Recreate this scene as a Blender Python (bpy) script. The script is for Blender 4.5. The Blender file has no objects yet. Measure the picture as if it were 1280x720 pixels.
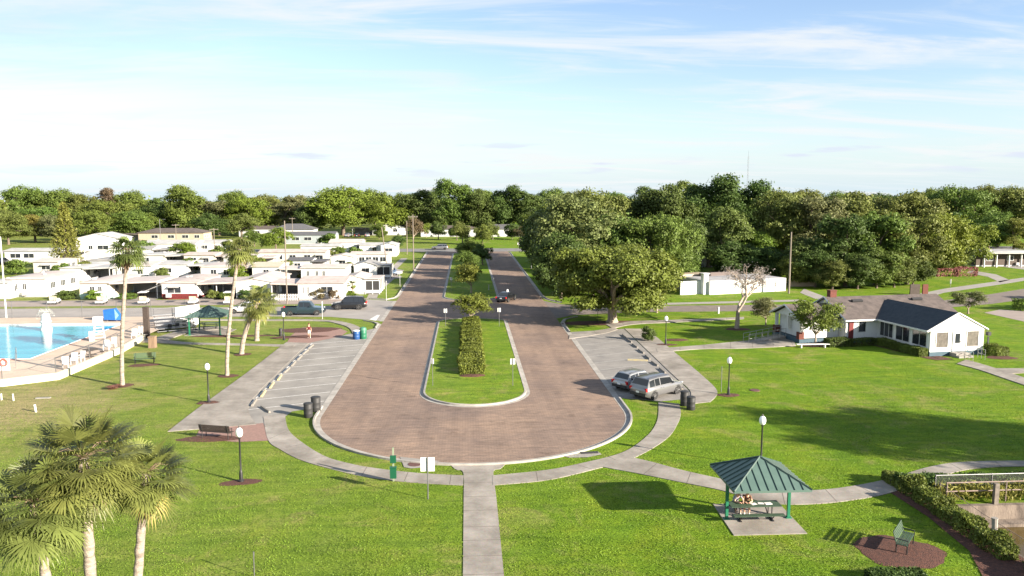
import bpy, bmesh, math, random
import numpy as np
from mathutils import Vector, Matrix
from mathutils.geometry import tessellate_polygon
R = math.radians
rnd = random.Random(7)
sc = bpy.context.scene
C = sc.collection
# ------------------------------------------------------------------ camera
F, H = 995.0, 16.5
YAW = math.atan2(57, math.hypot(F, 118)); PIT = math.atan2(118, F)
cam = bpy.data.cameras.new('camera'); co = bpy.data.objects.new('camera', cam); C.objects.link(co)
cam.sensor_width = 36; cam.lens = 36*F/1280; cam.clip_start = .5; cam.clip_end = 6000
co.location = (0, 0, H); co.rotation_euler = (math.pi/2-PIT, 0, -YAW)
sc.camera = co
def P(px, py, z=0.0):
    """ground point (at height z) seen at photo pixel px,py"""
    x = (px-640)/F; u = -(py-360)/F
    c, s = math.cos(PIT), math.sin(PIT)
    y = c+u*s; zz = -s+u*c
    X = x*math.cos(YAW)+y*math.sin(YAW); Y = -x*math.sin(YAW)+y*math.cos(YAW)
    t = (z-H)/zz
    return (X*t, Y*t)
def PP(pts, z=0.0): return [P(a, b, z) for a, b in pts]
def at(px, Y):
    """ground point in photo column px at distance Y along the road"""
    t0 = (px-640)/F
    # solve x/fw = t0 with horizontal-plane approximation
    X = Y*math.tan(math.atan(t0*math.cos(PIT))+YAW)
    return (X, Y)
# ------------------------------------------------------------------ materials
MATS = {}
def M(name, c1, c2=None, scale=4.0, rough=.75, metal=0.0, bump=0.0, bscale=None, detail=5.0, spec=.35, stretch=None, coord='Object', c3=None, trans=0.0, contrast=(.35, .65)):
    if name in MATS: return MATS[name]
    m = bpy.data.materials.new(name); m.use_nodes = True
    nt = m.node_tree; N = nt.nodes; L = nt.links
    b = N['Principled BSDF']; b.inputs['Roughness'].default_value = rough; b.inputs['Metallic'].default_value = metal
    b.inputs['Specular IOR Level'].default_value = spec
    b.inputs['Base Color'].default_value = (*c1, 1)
    tc = N.new('ShaderNodeTexCoord'); src = tc.outputs[coord]
    if stretch:
        mp = N.new('ShaderNodeMapping'); mp.inputs['Scale'].default_value = stretch; L.new(src, mp.inputs[0]); src = mp.outputs[0]
    if c2:
        n = N.new('ShaderNodeTexNoise'); n.inputs['Scale'].default_value = scale; n.inputs['Detail'].default_value = detail; n.inputs['Roughness'].default_value = .62
        L.new(src, n.inputs['Vector'])
        r = N.new('ShaderNodeValToRGB'); L.new(n.outputs['Fac'], r.inputs[0])
        r.color_ramp.elements[0].position = contrast[0]; r.color_ramp.elements[1].position = contrast[1]
        r.color_ramp.elements[0].color = (*c1, 1); r.color_ramp.elements[1].color = (*c2, 1)
        if c3:
            e = r.color_ramp.elements.new(.5*(contrast[0]+contrast[1])); e.color = (*c3, 1)
        L.new(r.outputs[0], b.inputs['Base Color'])
    if bump:
        n2 = N.new('ShaderNodeTexNoise'); n2.inputs['Scale'].default_value = bscale or scale*4; n2.inputs['Detail'].default_value = 4
        L.new(src, n2.inputs['Vector'])
        bp = N.new('ShaderNodeBump'); bp.inputs['Strength'].default_value = bump; bp.inputs['Distance'].default_value = .05
        L.new(n2.outputs['Fac'], bp.inputs['Height']); L.new(bp.outputs[0], b.inputs['Normal'])
    MATS[name] = m; return m
def leafmat(name, c, var=.35, trans=.35, rough=.6):
    """leaf colour with a per-clump tone (attribute) and a small per-tree hue drift"""
    if name in MATS: return MATS[name]
    m = bpy.data.materials.new(name); m.use_nodes = True; nt = m.node_tree; N = nt.nodes; L = nt.links
    b = N['Principled BSDF']; b.inputs['Roughness'].default_value = rough; b.inputs['Specular IOR Level'].default_value = .25
    a = N.new('ShaderNodeAttribute'); a.attribute_name = 'tone'
    oi = N.new('ShaderNodeObjectInfo')
    hsv = N.new('ShaderNodeHueSaturation'); hsv.inputs['Color'].default_value = (*c, 1)
    mr = N.new('ShaderNodeMapRange'); mr.inputs['To Min'].default_value = 1-var; mr.inputs['To Max'].default_value = 1+var*1.3
    L.new(a.outputs['Fac'], mr.inputs['Value']); L.new(mr.outputs[0], hsv.inputs['Value'])
    mh = N.new('ShaderNodeMapRange'); mh.inputs['To Min'].default_value = .475; mh.inputs['To Max'].default_value = .515
    L.new(oi.outputs['Random'], mh.inputs['Value']); L.new(mh.outputs[0], hsv.inputs['Hue'])
    L.new(hsv.outputs[0], b.inputs['Base Color'])
    t = N.new('ShaderNodeBsdfTranslucent'); L.new(hsv.outputs[0], t.inputs['Color'])
    mx = N.new('ShaderNodeMixShader'); mx.inputs[0].default_value = trans
    L.new(b.outputs[0], mx.inputs[1]); L.new(t.outputs[0], mx.inputs[2]); L.new(mx.outputs[0], N['Material Output'].inputs['Surface'])
    MATS[name] = m; return m
def node_mat(name):
    m = bpy.data.materials.new(name); m.use_nodes = True; MATS[name] = m
    return m, m.node_tree.nodes, m.node_tree.links, m.node_tree.nodes['Principled BSDF']
# ------------------------------------------------------------------ mesh helper
class MB:
    def __init__(s): s.v = []; s.f = []; s.mi = []; s.m = 0
    def add(s, vs, fs):
        o = len(s.v); s.v += [tuple(v) for v in vs]; s.f += [tuple(i+o for i in f) for f in fs]; s.mi += [s.m]*len(fs); return s
    def box(s, c, d, rz=0.0, tp=1.0, ry=0.0, rx=0.0):
        hx, hy, hz = d[0]/2, d[1]/2, d[2]/2
        vs = [Vector((sx*hx*(tp if sz > 0 else 1), sy*hy*(tp if sz > 0 else 1), sz*hz)) for sz in (-1, 1) for sx, sy in ((-1, -1), (1, -1), (1, 1), (-1, 1))]
        if rx or ry or rz:
            m = Matrix.Rotation(rz, 3, 'Z') @ Matrix.Rotation(ry, 3, 'Y') @ Matrix.Rotation(rx, 3, 'X'); vs = [m @ v for v in vs]
        vs = [v+Vector(c) for v in vs]
        return s.add(vs, [(3, 2, 1, 0), (4, 5, 6, 7), (0, 1, 5, 4), (1, 2, 6, 5), (2, 3, 7, 6), (3, 0, 4, 7)])
    def tube(s, pts, r, n=8, cap=True):
        pts = [Vector(p) for p in pts]
        if not isinstance(r, (list, tuple)): r = [r]*len(pts)
        vs = []; k = len(pts); ref = None
        for i, p in enumerate(pts):
            d = (pts[min(i+1, k-1)]-pts[max(i-1, 0)])
            if d.length < 1e-9: d = Vector((0, 0, 1))
            d.normalize()
            if ref is None: ref = Vector((1, 0, 0)) if abs(d.x) < .8 else Vector((0, 1, 0))
            a = (ref-d*ref.dot(d)); a.normalize(); b = d.cross(a); ref = a
            for j in range(n):
                t = 2*math.pi*j/n; vs.append(p+(a*math.cos(t)+b*math.sin(t))*r[i])
        fs = [(i*n+j, i*n+(j+1) % n, (i+1)*n+(j+1) % n, (i+1)*n+j) for i in range(k-1) for j in range(n)]
        if cap: fs += [tuple(range(n-1, -1, -1)), tuple(range((k-1)*n, k*n))]
        return s.add(vs, fs)
    def lathe(s, prof, c=(0, 0, 0), n=16, axis='z'):
        vs = []
        for r, z in prof:
            for j in range(n):
                t = 2*math.pi*j/n; p = (r*math.cos(t), r*math.sin(t), z)
                if axis == 'y': p = (p[0], z, p[1])
                vs.append((p[0]+c[0], p[1]+c[1], p[2]+c[2]))
        k = len(prof)
        fs = [(i*n+j, i*n+(j+1) % n, (i+1)*n+(j+1) % n, (i+1)*n+j) for i in range(k-1) for j in range(n)]
        fs += [tuple(range(n-1, -1, -1)), tuple(range((k-1)*n, k*n))]
        return s.add(vs, fs)
    def prism(s, poly, z0, z1):
        n = len(poly)
        tri = tessellate_polygon([[Vector((p[0], p[1], 0)) for p in poly]])
        vs = [(p[0], p[1], z1) for p in poly]+[(p[0], p[1], z0) for p in poly]
        area = sum(poly[i][0]*poly[(i+1) % n][1]-poly[(i+1) % n][0]*poly[i][1] for i in range(n))
        fs = [tuple(t) for t in tri]
        fs2 = []
        for t in fs:
            a, b, c = (Vector(vs[i]) for i in t)
            fs2.append(t if (b-a).cross(c-a).z > 0 else t[::-1])
        side = [((i, i+n, (i+1) % n+n, (i+1) % n) if area > 0 else (i, (i+1) % n, (i+1) % n+n, i+n)) for i in range(n)]
        return s.add(vs, fs2+side)
    def sheet(s, poly, z):
        tri = tessellate_polygon([[Vector((p[0], p[1], 0)) for p in poly]])
        vs = [(p[0], p[1], z) for p in poly]; fs = []
        for t in tri:
            a, b, c = (Vector(vs[i]) for i in t); fs.append(tuple(t) if (b-a).cross(c-a).z > 0 else tuple(t)[::-1])
        return s.add(vs, fs)
    def quad(s, *p): return s.add(p, [tuple(range(len(p)))])
    def band(s, cl, w, prof, closed=False):
        """sweep profile [(offset, z)] along 2D centre line (offset to the left)"""
        n = len(cl); vs = []
        for i in range(n):
            a = Vector(cl[(i-1) % n] if (closed or i) else cl[0]); b = Vector(cl[(i+1) % n] if (closed or i < n-1) else cl[-1])
            d = (b-a).normalized(); nr = Vector((-d.y, d.x))
            for o, z in prof: q = Vector(cl[i])+nr*o*w; vs.append((q.x, q.y, z))
        k = len(prof); fs = []
        for i in range(n if closed else n-1):
            j = (i+1) % n
            for q in range(k-1): fs.append((i*k+q+1, i*k+q, j*k+q, j*k+q+1))
        return s.add(vs, fs)
    def build(s, name, mat, parent=None, loc=None, smooth=False, rz=None):
        me = bpy.data.meshes.new(name); me.from_pydata(s.v, [], s.f)
        for m in (mat if isinstance(mat, (list, tuple)) else [mat]): me.materials.append(m)
        if any(s.mi): me.polygons.foreach_set('material_index', s.mi)
        me.validate(); me.update()
        if smooth:
            me.polygons.foreach_set('use_smooth', [True]*len(me.polygons))
            try: me.set_sharp_from_angle(angle=R(38))
            except Exception: pass
        o = bpy.data.objects.new(name, me); C.objects.link(o)
        if parent: o.parent = parent
        if loc: o.location = loc
        if rz is not None: o.rotation_euler.z = rz
        return o
def tag(o, label, cat, group=None):
    o['label'] = label; o['category'] = cat
    if group: o['group'] = group
    return o
def thing(name, label, cat, loc, rz=0.0, group=None):
    o = bpy.data.objects.new(name, None); C.objects.link(o); o.empty_display_size = .2
    o.location = loc if len(loc) == 3 else (*loc, 0); o.rotation_euler = (0, 0, rz)
    return tag(o, label, cat, group)
def struct(name, mb, mat, smooth=False):
    o = mb.build(name, mat, smooth=smooth); o['kind'] = 'structure'; return o
KIDS = {}
def dup(o, label=None, loc=None, rz=None, scale=None, parent=None):
    c = o.copy(); C.objects.link(c)
    if parent is not None: c.parent = parent
    if label: c['label'] = label
    if loc: c.location = loc if len(loc) == 3 else (*loc, 0)
    if rz is not None: c.rotation_euler = (0, 0, rz)
    if scale: c.scale = scale if isinstance(scale, tuple) else (scale,)*3
    for ch in o.children: dup(ch, parent=c)
    return c
def smoothline(pts, k=6, closed=False):
    """Catmull-Rom through 2D points"""
    out = []; n = len(pts)
    for i in range(n if closed else n-1):
        p = [Vector(pts[(i+d) % n] if closed else pts[min(max(i+d, 0), n-1)]) for d in (-1, 0, 1, 2)]
        for j in range(k):
            t = j/k
            q = .5*((2*p[1])+(p[2]-p[0])*t+(2*p[0]-5*p[1]+4*p[2]-p[3])*t*t+(3*p[1]-p[0]-3*p[2]+p[3])*t**3)
            out.append((q.x, q.y))
    if not closed: out.append(tuple(pts[-1]))
    return out
# ------------------------------------------------------------------ light, sky, exposure
SAZ, SEL = R(-33.0), R(18.6)       # direction towards the sun: angle from +X, elevation
sun = bpy.data.lights.new('sun', 'SUN'); so = bpy.data.objects.new('sun', sun); C.objects.link(so)
sun.energy = 5.0; sun.angle = R(.55); sun.color = (1.0, .89, .74)
sd = Vector((math.cos(SAZ)*math.cos(SEL), math.sin(SAZ)*math.cos(SEL), math.sin(SEL)))
so.rotation_euler = sd.to_track_quat('Z', 'Y').to_euler(); so.location = (60, -40, 60)
w = bpy.data.worlds.new('World'); sc.world = w; w.use_nodes = True
N = w.node_tree.nodes; L = w.node_tree.links; bg = N['Background']
sky = N.new('ShaderNodeTexSky'); sky.sky_type = 'NISHITA'; sky.sun_disc = False
sky.sun_elevation = SEL; sky.sun_rotation = math.pi/2-SAZ; sky.air_density = 1.0; sky.dust_density = .3; sky.ozone_density = 1.2
tc = N.new('ShaderNodeTexCoord'); sx = N.new('ShaderNodeSeparateXYZ'); L.new(tc.outputs['Generated'], sx.inputs[0])
def math_node(op, a=None, b=None, c=None):
    n = N.new('ShaderNodeMath'); n.operation = op
    for i, v in enumerate((a, b, c)):
        if v is None: continue
        if isinstance(v, (int, float)): n.inputs[i].default_value = v
        else: L.new(v, n.inputs[i])
    return n.outputs[0]
zc = math_node('MAXIMUM', sx.outputs['Z'], 0.0); zd = math_node('ADD', zc, .09)
ux = math_node('DIVIDE', sx.outputs['X'], zd); uy = math_node('DIVIDE', sx.outputs['Y'], zd)
cb = N.new('ShaderNodeCombineXYZ'); L.new(ux, cb.inputs[0]); L.new(uy, cb.inputs[1])
def cloud(scale, sxy, rot, loc, lo, hi, detail=9, rough=.58, dist=.6):
    mp = N.new('ShaderNodeMapping'); mp.inputs['Scale'].default_value = (sxy[0], sxy[1], 1); mp.inputs['Rotation'].default_value = (0, 0, rot); mp.inputs['Location'].default_value = (*loc, 0)
    L.new(cb.outputs[0], mp.inputs[0])
    n = N.new('ShaderNodeTexNoise'); n.inputs['Scale'].default_value = scale; n.inputs['Detail'].default_value = detail; n.inputs['Roughness'].default_value = rough; n.inputs['Distortion'].default_value = dist
    L.new(mp.outputs[0], n.inputs[0])
    r = N.new('ShaderNodeMapRange'); r.interpolation_type = 'SMOOTHSTEP'; r.inputs['From Min'].default_value = lo; r.inputs['From Max'].default_value = hi; L.new(n.outputs['Fac'], r.inputs['Value'])
    return r.outputs[0]
SLOC = (12.4, 2.9)
streak = cloud(1.0, (.50, 1.35), R(-9), SLOC, .455, .68, detail=10, rough=.6, dist=.9)
veil = cloud(.5, (.6, 1.1), R(14), (7.7, 2.0), .36, .66, detail=7, dist=1.2)
# the thin veil is denser towards the left (west) part of the sky
leftness = N.new('ShaderNodeMapRange'); leftness.inputs['From Min'].default_value = .30; leftness.inputs['From Max'].default_value = -.40; L.new(sx.outputs['X'], leftness.inputs['Value'])
veil2 = math_node('ADD', math_node('MULTIPLY', veil, math_node('ADD', math_node('MULTIPLY', leftness.outputs[0], .55), .12)), math_node('MULTIPLY', leftness.outputs[0], .13))
hz = N.new('ShaderNodeMapRange'); hz.inputs['From Min'].default_value = .13; hz.inputs['From Max'].default_value = .0; hz.inputs['To Max'].default_value = .85; L.new(sx.outputs['Z'], hz.inputs['Value'])
cov = math_node('MINIMUM', math_node('MAXIMUM', veil2, hz.outputs[0]), 1.0)
def mixc(f, a, col):
    n = N.new('ShaderNodeMix'); n.data_type = 'RGBA'; L.new(f, n.inputs['Factor']); L.new(a, n.inputs['A'])
    n.inputs['B'].default_value = (*col, 1); return n.outputs['Result']
sm = N.new('ShaderNodeMix'); sm.data_type = 'RGBA'; sm.blend_type = 'MULTIPLY'; sm.inputs['Factor'].default_value = 1
L.new(sky.outputs[0], sm.inputs['A']); sm.inputs['B'].default_value = (.92, .92, 1.04, 1)
c_ = mixc(cov, sm.outputs['Result'], (2.95, 3.8, 4.45))
c_ = mixc(math_node('MULTIPLY', streak, .85), c_, (4.2, 4.3, 4.35))
streak2 = cloud(1.7, (.42, 1.5), R(-16), (4.4, 11.2), .47, .74, detail=10, rough=.62, dist=1.2)
c_ = mixc(math_node('MULTIPLY', streak2, .55), c_, (4.0, 4.25, 4.4))
# small flat lavender clouds low over the horizon
mpl = N.new('ShaderNodeMapping'); mpl.inputs['Scale'].default_value = (9, 9, 75); mpl.inputs['Location'].default_value = (2.2, 0, .8); L.new(tc.outputs['Generated'], mpl.inputs[0])
nl = N.new('ShaderNodeTexNoise'); nl.inputs['Scale'].default_value = 1.0; nl.inputs['Detail'].default_value = 6; L.new(mpl.outputs[0], nl.inputs[0])
rl_ = N.new('ShaderNodeMapRange'); rl_.interpolation_type = 'SMOOTHSTEP'; rl_.inputs['From Min'].default_value = .56; rl_.inputs['From Max'].default_value = .70; L.new(nl.outputs['Fac'], rl_.inputs['Value'])
def win(lo0, lo1, hi0, hi1):
    a = N.new('ShaderNodeMapRange'); a.inputs['From Min'].default_value = lo0; a.inputs['From Max'].default_value = lo1; L.new(sx.outputs['Z'], a.inputs['Value'])
    b = N.new('ShaderNodeMapRange'); b.inputs['From Min'].default_value = hi1; b.inputs['From Max'].default_value = hi0; L.new(sx.outputs['Z'], b.inputs['Value'])
    return math_node('MULTIPLY', a.outputs[0], b.outputs[0])
c_ = mixc(math_node('MULTIPLY', math_node('MULTIPLY', rl_.outputs[0], win(.015, .035, .05, .085)), .75), c_, (3.35, 3.55, 4.4))
L.new(c_, bg.inputs['Color']); bg.inputs['Strength'].default_value = .056
sc.view_settings.view_transform = 'Standard'; sc.view_settings.look = 'None'; sc.view_settings.gamma = 1
sc.view_settings.exposure = 2.0
# ------------------------------------------------------------------ common materials
white = M('white_paint', (.60, .60, .59), (.54, .54, .53), scale=1.2, rough=.55)
whiteroof = M('white_roof_coating', (.38, .375, .365), (.27, .265, .258), scale=.5, rough=.6)
beigewall = M('beige_siding', (.44, .41, .35), (.40, .37, .32), scale=.8)
palewall = M('pale_grey_siding', (.42, .43, .43), (.37, .38, .38), scale=.8)
greyroofpaint = M('dull_grey_roof_coating', (.26, .255, .25), (.19, .185, .18), scale=.5, rough=.7)
pinkroof = M('pinkish_roof_coating', (.44, .39, .36), (.36, .31, .29), scale=.6, rough=.7)
cream = M('cream_paint', (.58, .53, .40), (.52, .48, .36), scale=1.5)
mint = M('mint_siding', (.34, .48, .41), (.31, .45, .38), scale=1.5)
tan = M('tan_siding', (.34, .28, .21), (.30, .25, .19), scale=1.5)
grey = M('grey_paint', (.36, .36, .36), (.30, .30, .31), scale=1.5)
greyroof = M('grey_shingle', (.10, .10, .107), (.065, .065, .072), scale=2.5, rough=.9, bump=.3, bscale=30)
brownroof = M('brown_shingle', (.105, .085, .078), (.060, .050, .047), scale=1.3, rough=.95, bump=.4, bscale=25, stretch=(1, 1, 1))
rustroof = M('weathered_metal_roof', (.40, .35, .32), (.30, .22, .19), scale=.9, rough=.6, contrast=(.45, .75))
maroon = M('maroon_paint', (.13, .018, .018), (.10, .015, .016), scale=2)
teal = M('slate_blue_paint', (.05, .09, .12), (.04, .075, .10), scale=2)
black = M('black_metal', (.015, .015, .016), rough=.45, spec=.5)
dark = M('dark_shadowed_interior', (.03, .03, .032), rough=.9)  # near-black painted as inside shade; also vents, drain slot and eyes
steel = M('galvanised_steel', (.20, .20, .205), (.16, .16, .165), scale=6, rough=.5, metal=.7)
alum = M('aluminium', (.32, .32, .33), rough=.38, metal=.85)
rustpipe = M('rusty_pipe', (.17, .11, .085), (.22, .18, .16), scale=5, rough=.7)
green_metal = M('green_metal', (.02, .08, .045), (.015, .065, .035), scale=3, rough=.45)
bench_green = M('dark_green_slats', (.045, .075, .045), (.03, .055, .035), scale=6, rough=.6)
wood = M('weathered_wood', (.22, .15, .10), (.15, .10, .07), scale=6, rough=.85, stretch=(1, 1, .2))
polewood = M('pole_wood', (.20, .17, .14), (.13, .11, .09), scale=3, rough=.9, stretch=(4, 4, .3))
darkwood = M('dark_brown_wood', (.06, .045, .038), (.04, .03, .026), scale=5, rough=.8)
redbrick = M('red_brick', (.13, .042, .030), (.09, .032, .025), scale=8, rough=.9, bump=.3)
mulch = M('red_mulch', (.105, .045, .030), (.050, .024, .018), scale=7, rough=.95, bump=1.0, bscale=22, c3=(.08, .035, .025), coord='Object')
glass = M('dark_window_glass', (.02, .024, .03), rough=.08, spec=.8)
paleglass = M('blind_covered_glass', (.15, .135, .12), (.09, .082, .075), scale=3, rough=.15, spec=.6)
globe = M('milky_lamp_globe', (.85, .85, .82), rough=.3, spec=.5)
skin = M('skin', (.50, .30, .21), rough=.55)
hairm = M('brown_hair', (.10, .045, .022), (.06, .03, .016), scale=20, rough=.6)
bark = M('tree_bark', (.16, .125, .095), (.09, .07, .055), scale=3, rough=.95, bump=.8, bscale=14, stretch=(3, 3, .7))
palebark = M('pale_bark', (.34, .28, .22), (.22, .175, .14), scale=3, rough=.9, bump=.6, bscale=10, stretch=(2, 2, .6))
palmbark = M('palm_trunk', (.34, .29, .24), (.17, .14, .115), scale=1.6, rough=.95, bump=1.0, bscale=12, stretch=(1, 1, 4.5), c3=(.27, .225, .185))
concrete = None
# ================================================================== ground materials
def grass_material():
    m, N, L, b = node_mat('lawn_grass')
    tc = N.new('ShaderNodeTexCoord'); o = tc.outputs['Object']
    def noise(sc_, det=6, rough=.6, vec=o, dist=0):
        n = N.new('ShaderNodeTexNoise'); n.inputs['Scale'].default_value = sc_; n.inputs['Detail'].default_value = det; n.inputs['Roughness'].default_value = rough; n.inputs['Distortion'].default_value = dist
        L.new(vec, n.inputs['Vector']); return n.outputs['Fac']
    def ramp(f, *st):
        r = N.new('ShaderNodeValToRGB'); L.new(f, r.inputs[0]); e = r.color_ramp.elements
        e[0].position, e[0].color = st[0][0], (*st[0][1], 1); e[1].position, e[1].color = st[-1][0], (*st[-1][1], 1)
        for p, c in st[1:-1]: q = e.new(p); q.color = (*c, 1)
        return r.outputs[0]
    def mix(f, a, c, t='MIX'):
        n = N.new('ShaderNodeMix'); n.data_type = 'RGBA'; n.blend_type = t
        if isinstance(f, float): n.inputs['Factor'].default_value = f
        else: L.new(f, n.inputs['Factor'])
        for k, v in (('A', a), ('B', c)):
            if isinstance(v, tuple): n.inputs[k].default_value = (*v, 1)
            else: L.new(v, n.inputs[k])
        return n.outputs['Result']
    def rng(f, a, c, lo=0., hi=1.):
        n = N.new('ShaderNodeMapRange'); n.inputs['From Min'].default_value = a; n.inputs['From Max'].default_value = c; n.inputs['To Min'].default_value = lo; n.inputs['To Max'].default_value = hi; L.new(f, n.inputs['Value']); return n.outputs[0]
    lush = ramp(noise(.35, 8, .65), (.28, (.075, .150, .010)), (.5, (.112, .190, .011)), (.74, (.165, .212, .018)))
    dryg = ramp(noise(.45, 8, .68), (.28, (.105, .160, .026)), (.5, (.155, .192, .042)), (.72, (.225, .215, .085)))
    sx = N.new('ShaderNodeSeparateXYZ'); L.new(o, sx.inputs[0])
    w = rng(sx.outputs['X'], 8., -30., 0., .95)
    c = mix(w, lush, dryg)
    patch = rng(noise(.21, 7, .72, dist=.9), .52, .70, 0., .75)
    c = mix(patch, c, (.235, .205, .085))
    # worn tan turf by the pool terrace
    vd = N.new('ShaderNodeVectorMath'); vd.operation = 'DISTANCE'; L.new(o, vd.inputs[0]); vd.inputs[1].default_value = (-37, 62.5, 0)
    dn = N.new('ShaderNodeMath'); dn.operation = 'MULTIPLY_ADD'; L.new(noise(.3, 6, .7), dn.inputs[0]); dn.inputs[1].default_value = -16; L.new(vd.outputs['Value'], dn.inputs[2])
    c = mix(rng(dn.outputs[0], 3., -3., 0., .75), c, (.29, .235, .13))
    fine = ramp(noise(9., 5, .7), (.30, (.42, .45, .40)), (.5, (.95, .95, .92)), (.72, (1.45, 1.38, 1.3)))
    c = mix(.9, c, fine, 'MULTIPLY')
    mid_ = ramp(noise(1.7, 6, .72), (.32, (.70, .74, .70)), (.52, (1, 1, 1)), (.72, (1.28, 1.2, 1.25))); c = mix(.8, c, mid_, 'MULTIPLY')
    mp = N.new('ShaderNodeMapping'); mp.inputs['Rotation'].default_value = (0, 0, R(-24)); mp.inputs['Scale'].default_value = (.25, 1.6, 1); L.new(o, mp.inputs[0])
    mow = ramp(noise(1.0, 4, .6, mp.outputs[0]), (.36, (.78, .82, .78)), (.62, (1.14, 1.1, 1.1)))
    c = mix(.85, c, mow, 'MULTIPLY')
    L.new(c, b.inputs['Base Color']); b.inputs['Roughness'].default_value = .9; b.inputs['Specular IOR Level'].default_value = .1
    bp = N.new('ShaderNodeBump'); bp.inputs['Strength'].default_value = .8; bp.inputs['Distance'].default_value = .09
    L.new(noise(6.5, 6, .75), bp.inputs['Height']); L.new(bp.outputs[0], b.inputs['Normal'])
    return m
grass = grass_material()
def brickroad_material():
    m, N, L, b = node_mat('clay_brick_paving')
    tc = N.new('ShaderNodeTexCoord'); o = tc.outputs['Object']
    def noise(sc_, stretch, det=5, rough=.6):
        mp = N.new('ShaderNodeMapping'); mp.inputs['Scale'].default_value = stretch; L.new(o, mp.inputs[0])
        n = N.new('ShaderNodeTexNoise'); n.inputs['Scale'].default_value = sc_; n.inputs['Detail'].default_value = det; n.inputs['Roughness'].default_value = rough; L.new(mp.outputs[0], n.inputs['Vector']); return n.outputs['Fac']
    def ramp(f, *st):
        r = N.new('ShaderNodeValToRGB'); L.new(f, r.inputs[0]); e = r.color_ramp.elements
        e[0].position, e[0].color = st[0][0], (*st[0][1], 1); e[1].position, e[1].color = st[-1][0], (*st[-1][1], 1)
        for p, c in st[1:-1]: q = e.new(p); q.color = (*c, 1)
        return r.outputs[0]
    def mul(a, c, f=1.):
        n = N.new('ShaderNodeMix'); n.data_type = 'RGBA'; n.blend_type = 'MULTIPLY'; n.inputs['Factor'].default_value = f; L.new(a, n.inputs['A']); L.new(c, n.inputs['B']); return n.outputs['Result']
    br = N.new('ShaderNodeTexBrick'); br.inputs['Scale'].default_value = 1.0; br.inputs['Brick Width'].default_value = .38; br.inputs['Row Height'].default_value = .17; br.inputs['Mortar Size'].default_value = .014; br.offset = .5
    br.inputs['Color1'].default_value = (.228, .167, .132, 1); br.inputs['Color2'].default_value = (.176, .134, .111, 1); br.inputs['Mortar'].default_value = (.135, .105, .085, 1); br.inputs['Bias'].default_value = .0
    L.new(o, br.inputs['Vector'])
    c = mul(br.outputs['Color'], ramp(noise(1., (.35, 3.2, 1), 5, .7), (.28, (.66, .64, .64)), (.5, (1, 1, 1)), (.72, (1.28, 1.25, 1.2))), .95)
    c = mul(c, ramp(noise(.14, (1, 1, 1), 4), (.35, (.80, .80, .84)), (.65, (1.16, 1.12, 1.06))), .9)
    # worn wheel tracks run along the lanes
    c = mul(c, ramp(noise(.6, (1, .06, 1), 3), (.35, (.85, .84, .84)), (.6, (1.1, 1.08, 1.05))), .7)
    c = mul(c, ramp(noise(.55, (1, .8, 1), 6, .75), (.30, (.62, .60, .60)), (.44, (1, 1, 1)), (.75, (1.1, 1.08, 1.06))), .9)
    L.new(c, b.inputs['Base Color']); b.inputs['Roughness'].default_value = .85; b.inputs['Specular IOR Level'].default_value = .2
    bp = N.new('ShaderNodeBump'); bp.inputs['Strength'].default_value = .45; bp.inputs['Distance'].default_value = .03
    L.new(noise(1., (3., 6., 1), 4), bp.inputs['Height']); L.new(bp.outputs[0], b.inputs['Normal'])
    return m
brickroad = brickroad_material()
concrete = M('pale_concrete', (.27, .25, .228), (.20, .187, .17), scale=.9, rough=.85, bump=.25, bscale=20, detail=8, contrast=(.3, .7))
kerbmat = M('kerb_concrete', (.33, .31, .28), (.225, .21, .19), scale=1.1, rough=.85, bump=.2, bscale=15)
lotpale = M('worn_pale_parking', (.255, .24, .218), (.17, .16, .147), scale=.45, rough=.9, bump=.2, bscale=25, detail=9, contrast=(.32, .66))
lotgrey = M('grey_asphalt_parking', (.225, .21, .192), (.155, .147, .138), scale=.5, rough=.9, bump=.25, bscale=30, detail=9)
street_pale = M('pale_street', (.27, .25, .232), (.21, .195, .182), scale=.35, rough=.9, detail=8)
street_pink = M('pinkish_street', (.27, .225, .20), (.215, .18, .16), scale=.4, rough=.9, detail=8)
asphalt = M('asphalt', (.17, .165, .16), (.12, .118, .118), scale=.5, rough=.9, detail=8)
pinkpaver = M('pink_pavers', (.25, .15, .125), (.19, .12, .10), scale=5, rough=.9, bump=.3, bscale=16)
paint = M('white_road_paint', (.60, .59, .57), (.40, .39, .37), scale=6, rough=.7)
yellowpaint = M('worn_yellow_paint', (.42, .34, .15), (.30, .27, .2), scale=6, rough=.8)
# ================================================================== ground
XL, XR = -10.9, 11.85; CX = .47; RAD = 11.38; YC = 58.9
# lawn: one sheet to the horizon with the canal basin cut out of it
def ground():
    bm = bmesh.new()
    out = [bm.verts.new((1800*math.cos(2*math.pi*i/48), 1800*math.sin(2*math.pi*i/48), 0)) for i in range(48)]
    hole = [bm.verts.new((x, y, 0)) for x, y in ((25.35, 4), (60, 4), (60, 39.5), (25.35, 39.5))]
    es = [bm.edges.new((l[i], l[(i+1) % len(l)])) for l in (out, hole) for i in range(len(l))]
    bmesh.ops.triangle_fill(bm, edges=es, use_beauty=True, normal=(0, 0, 1))
    me = bpy.data.meshes.new('lawn'); bm.to_mesh(me); bm.free(); me.materials.append(grass)
    o = bpy.data.objects.new('lawn', me); C.objects.link(o); o['kind'] = 'structure'
ground()
def circle_pts(a0, a1, r, n=40, cx=CX, cy=YC): return [(cx+r*math.cos(R(a0+(a1-a0)*i/n)), cy+r*math.sin(R(a0+(a1-a0)*i/n))) for i in range(n+1)]
# boulevard: two lanes and the turning circle in one sheet
poly = [(XL, 228.6), (XL, YC)]+circle_pts(180, 360, RAD)[1:-1]+[(XR, YC), (XR, 228.6)]
struct('brick_road', MB().sheet(poly, .008), brickroad)
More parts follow.
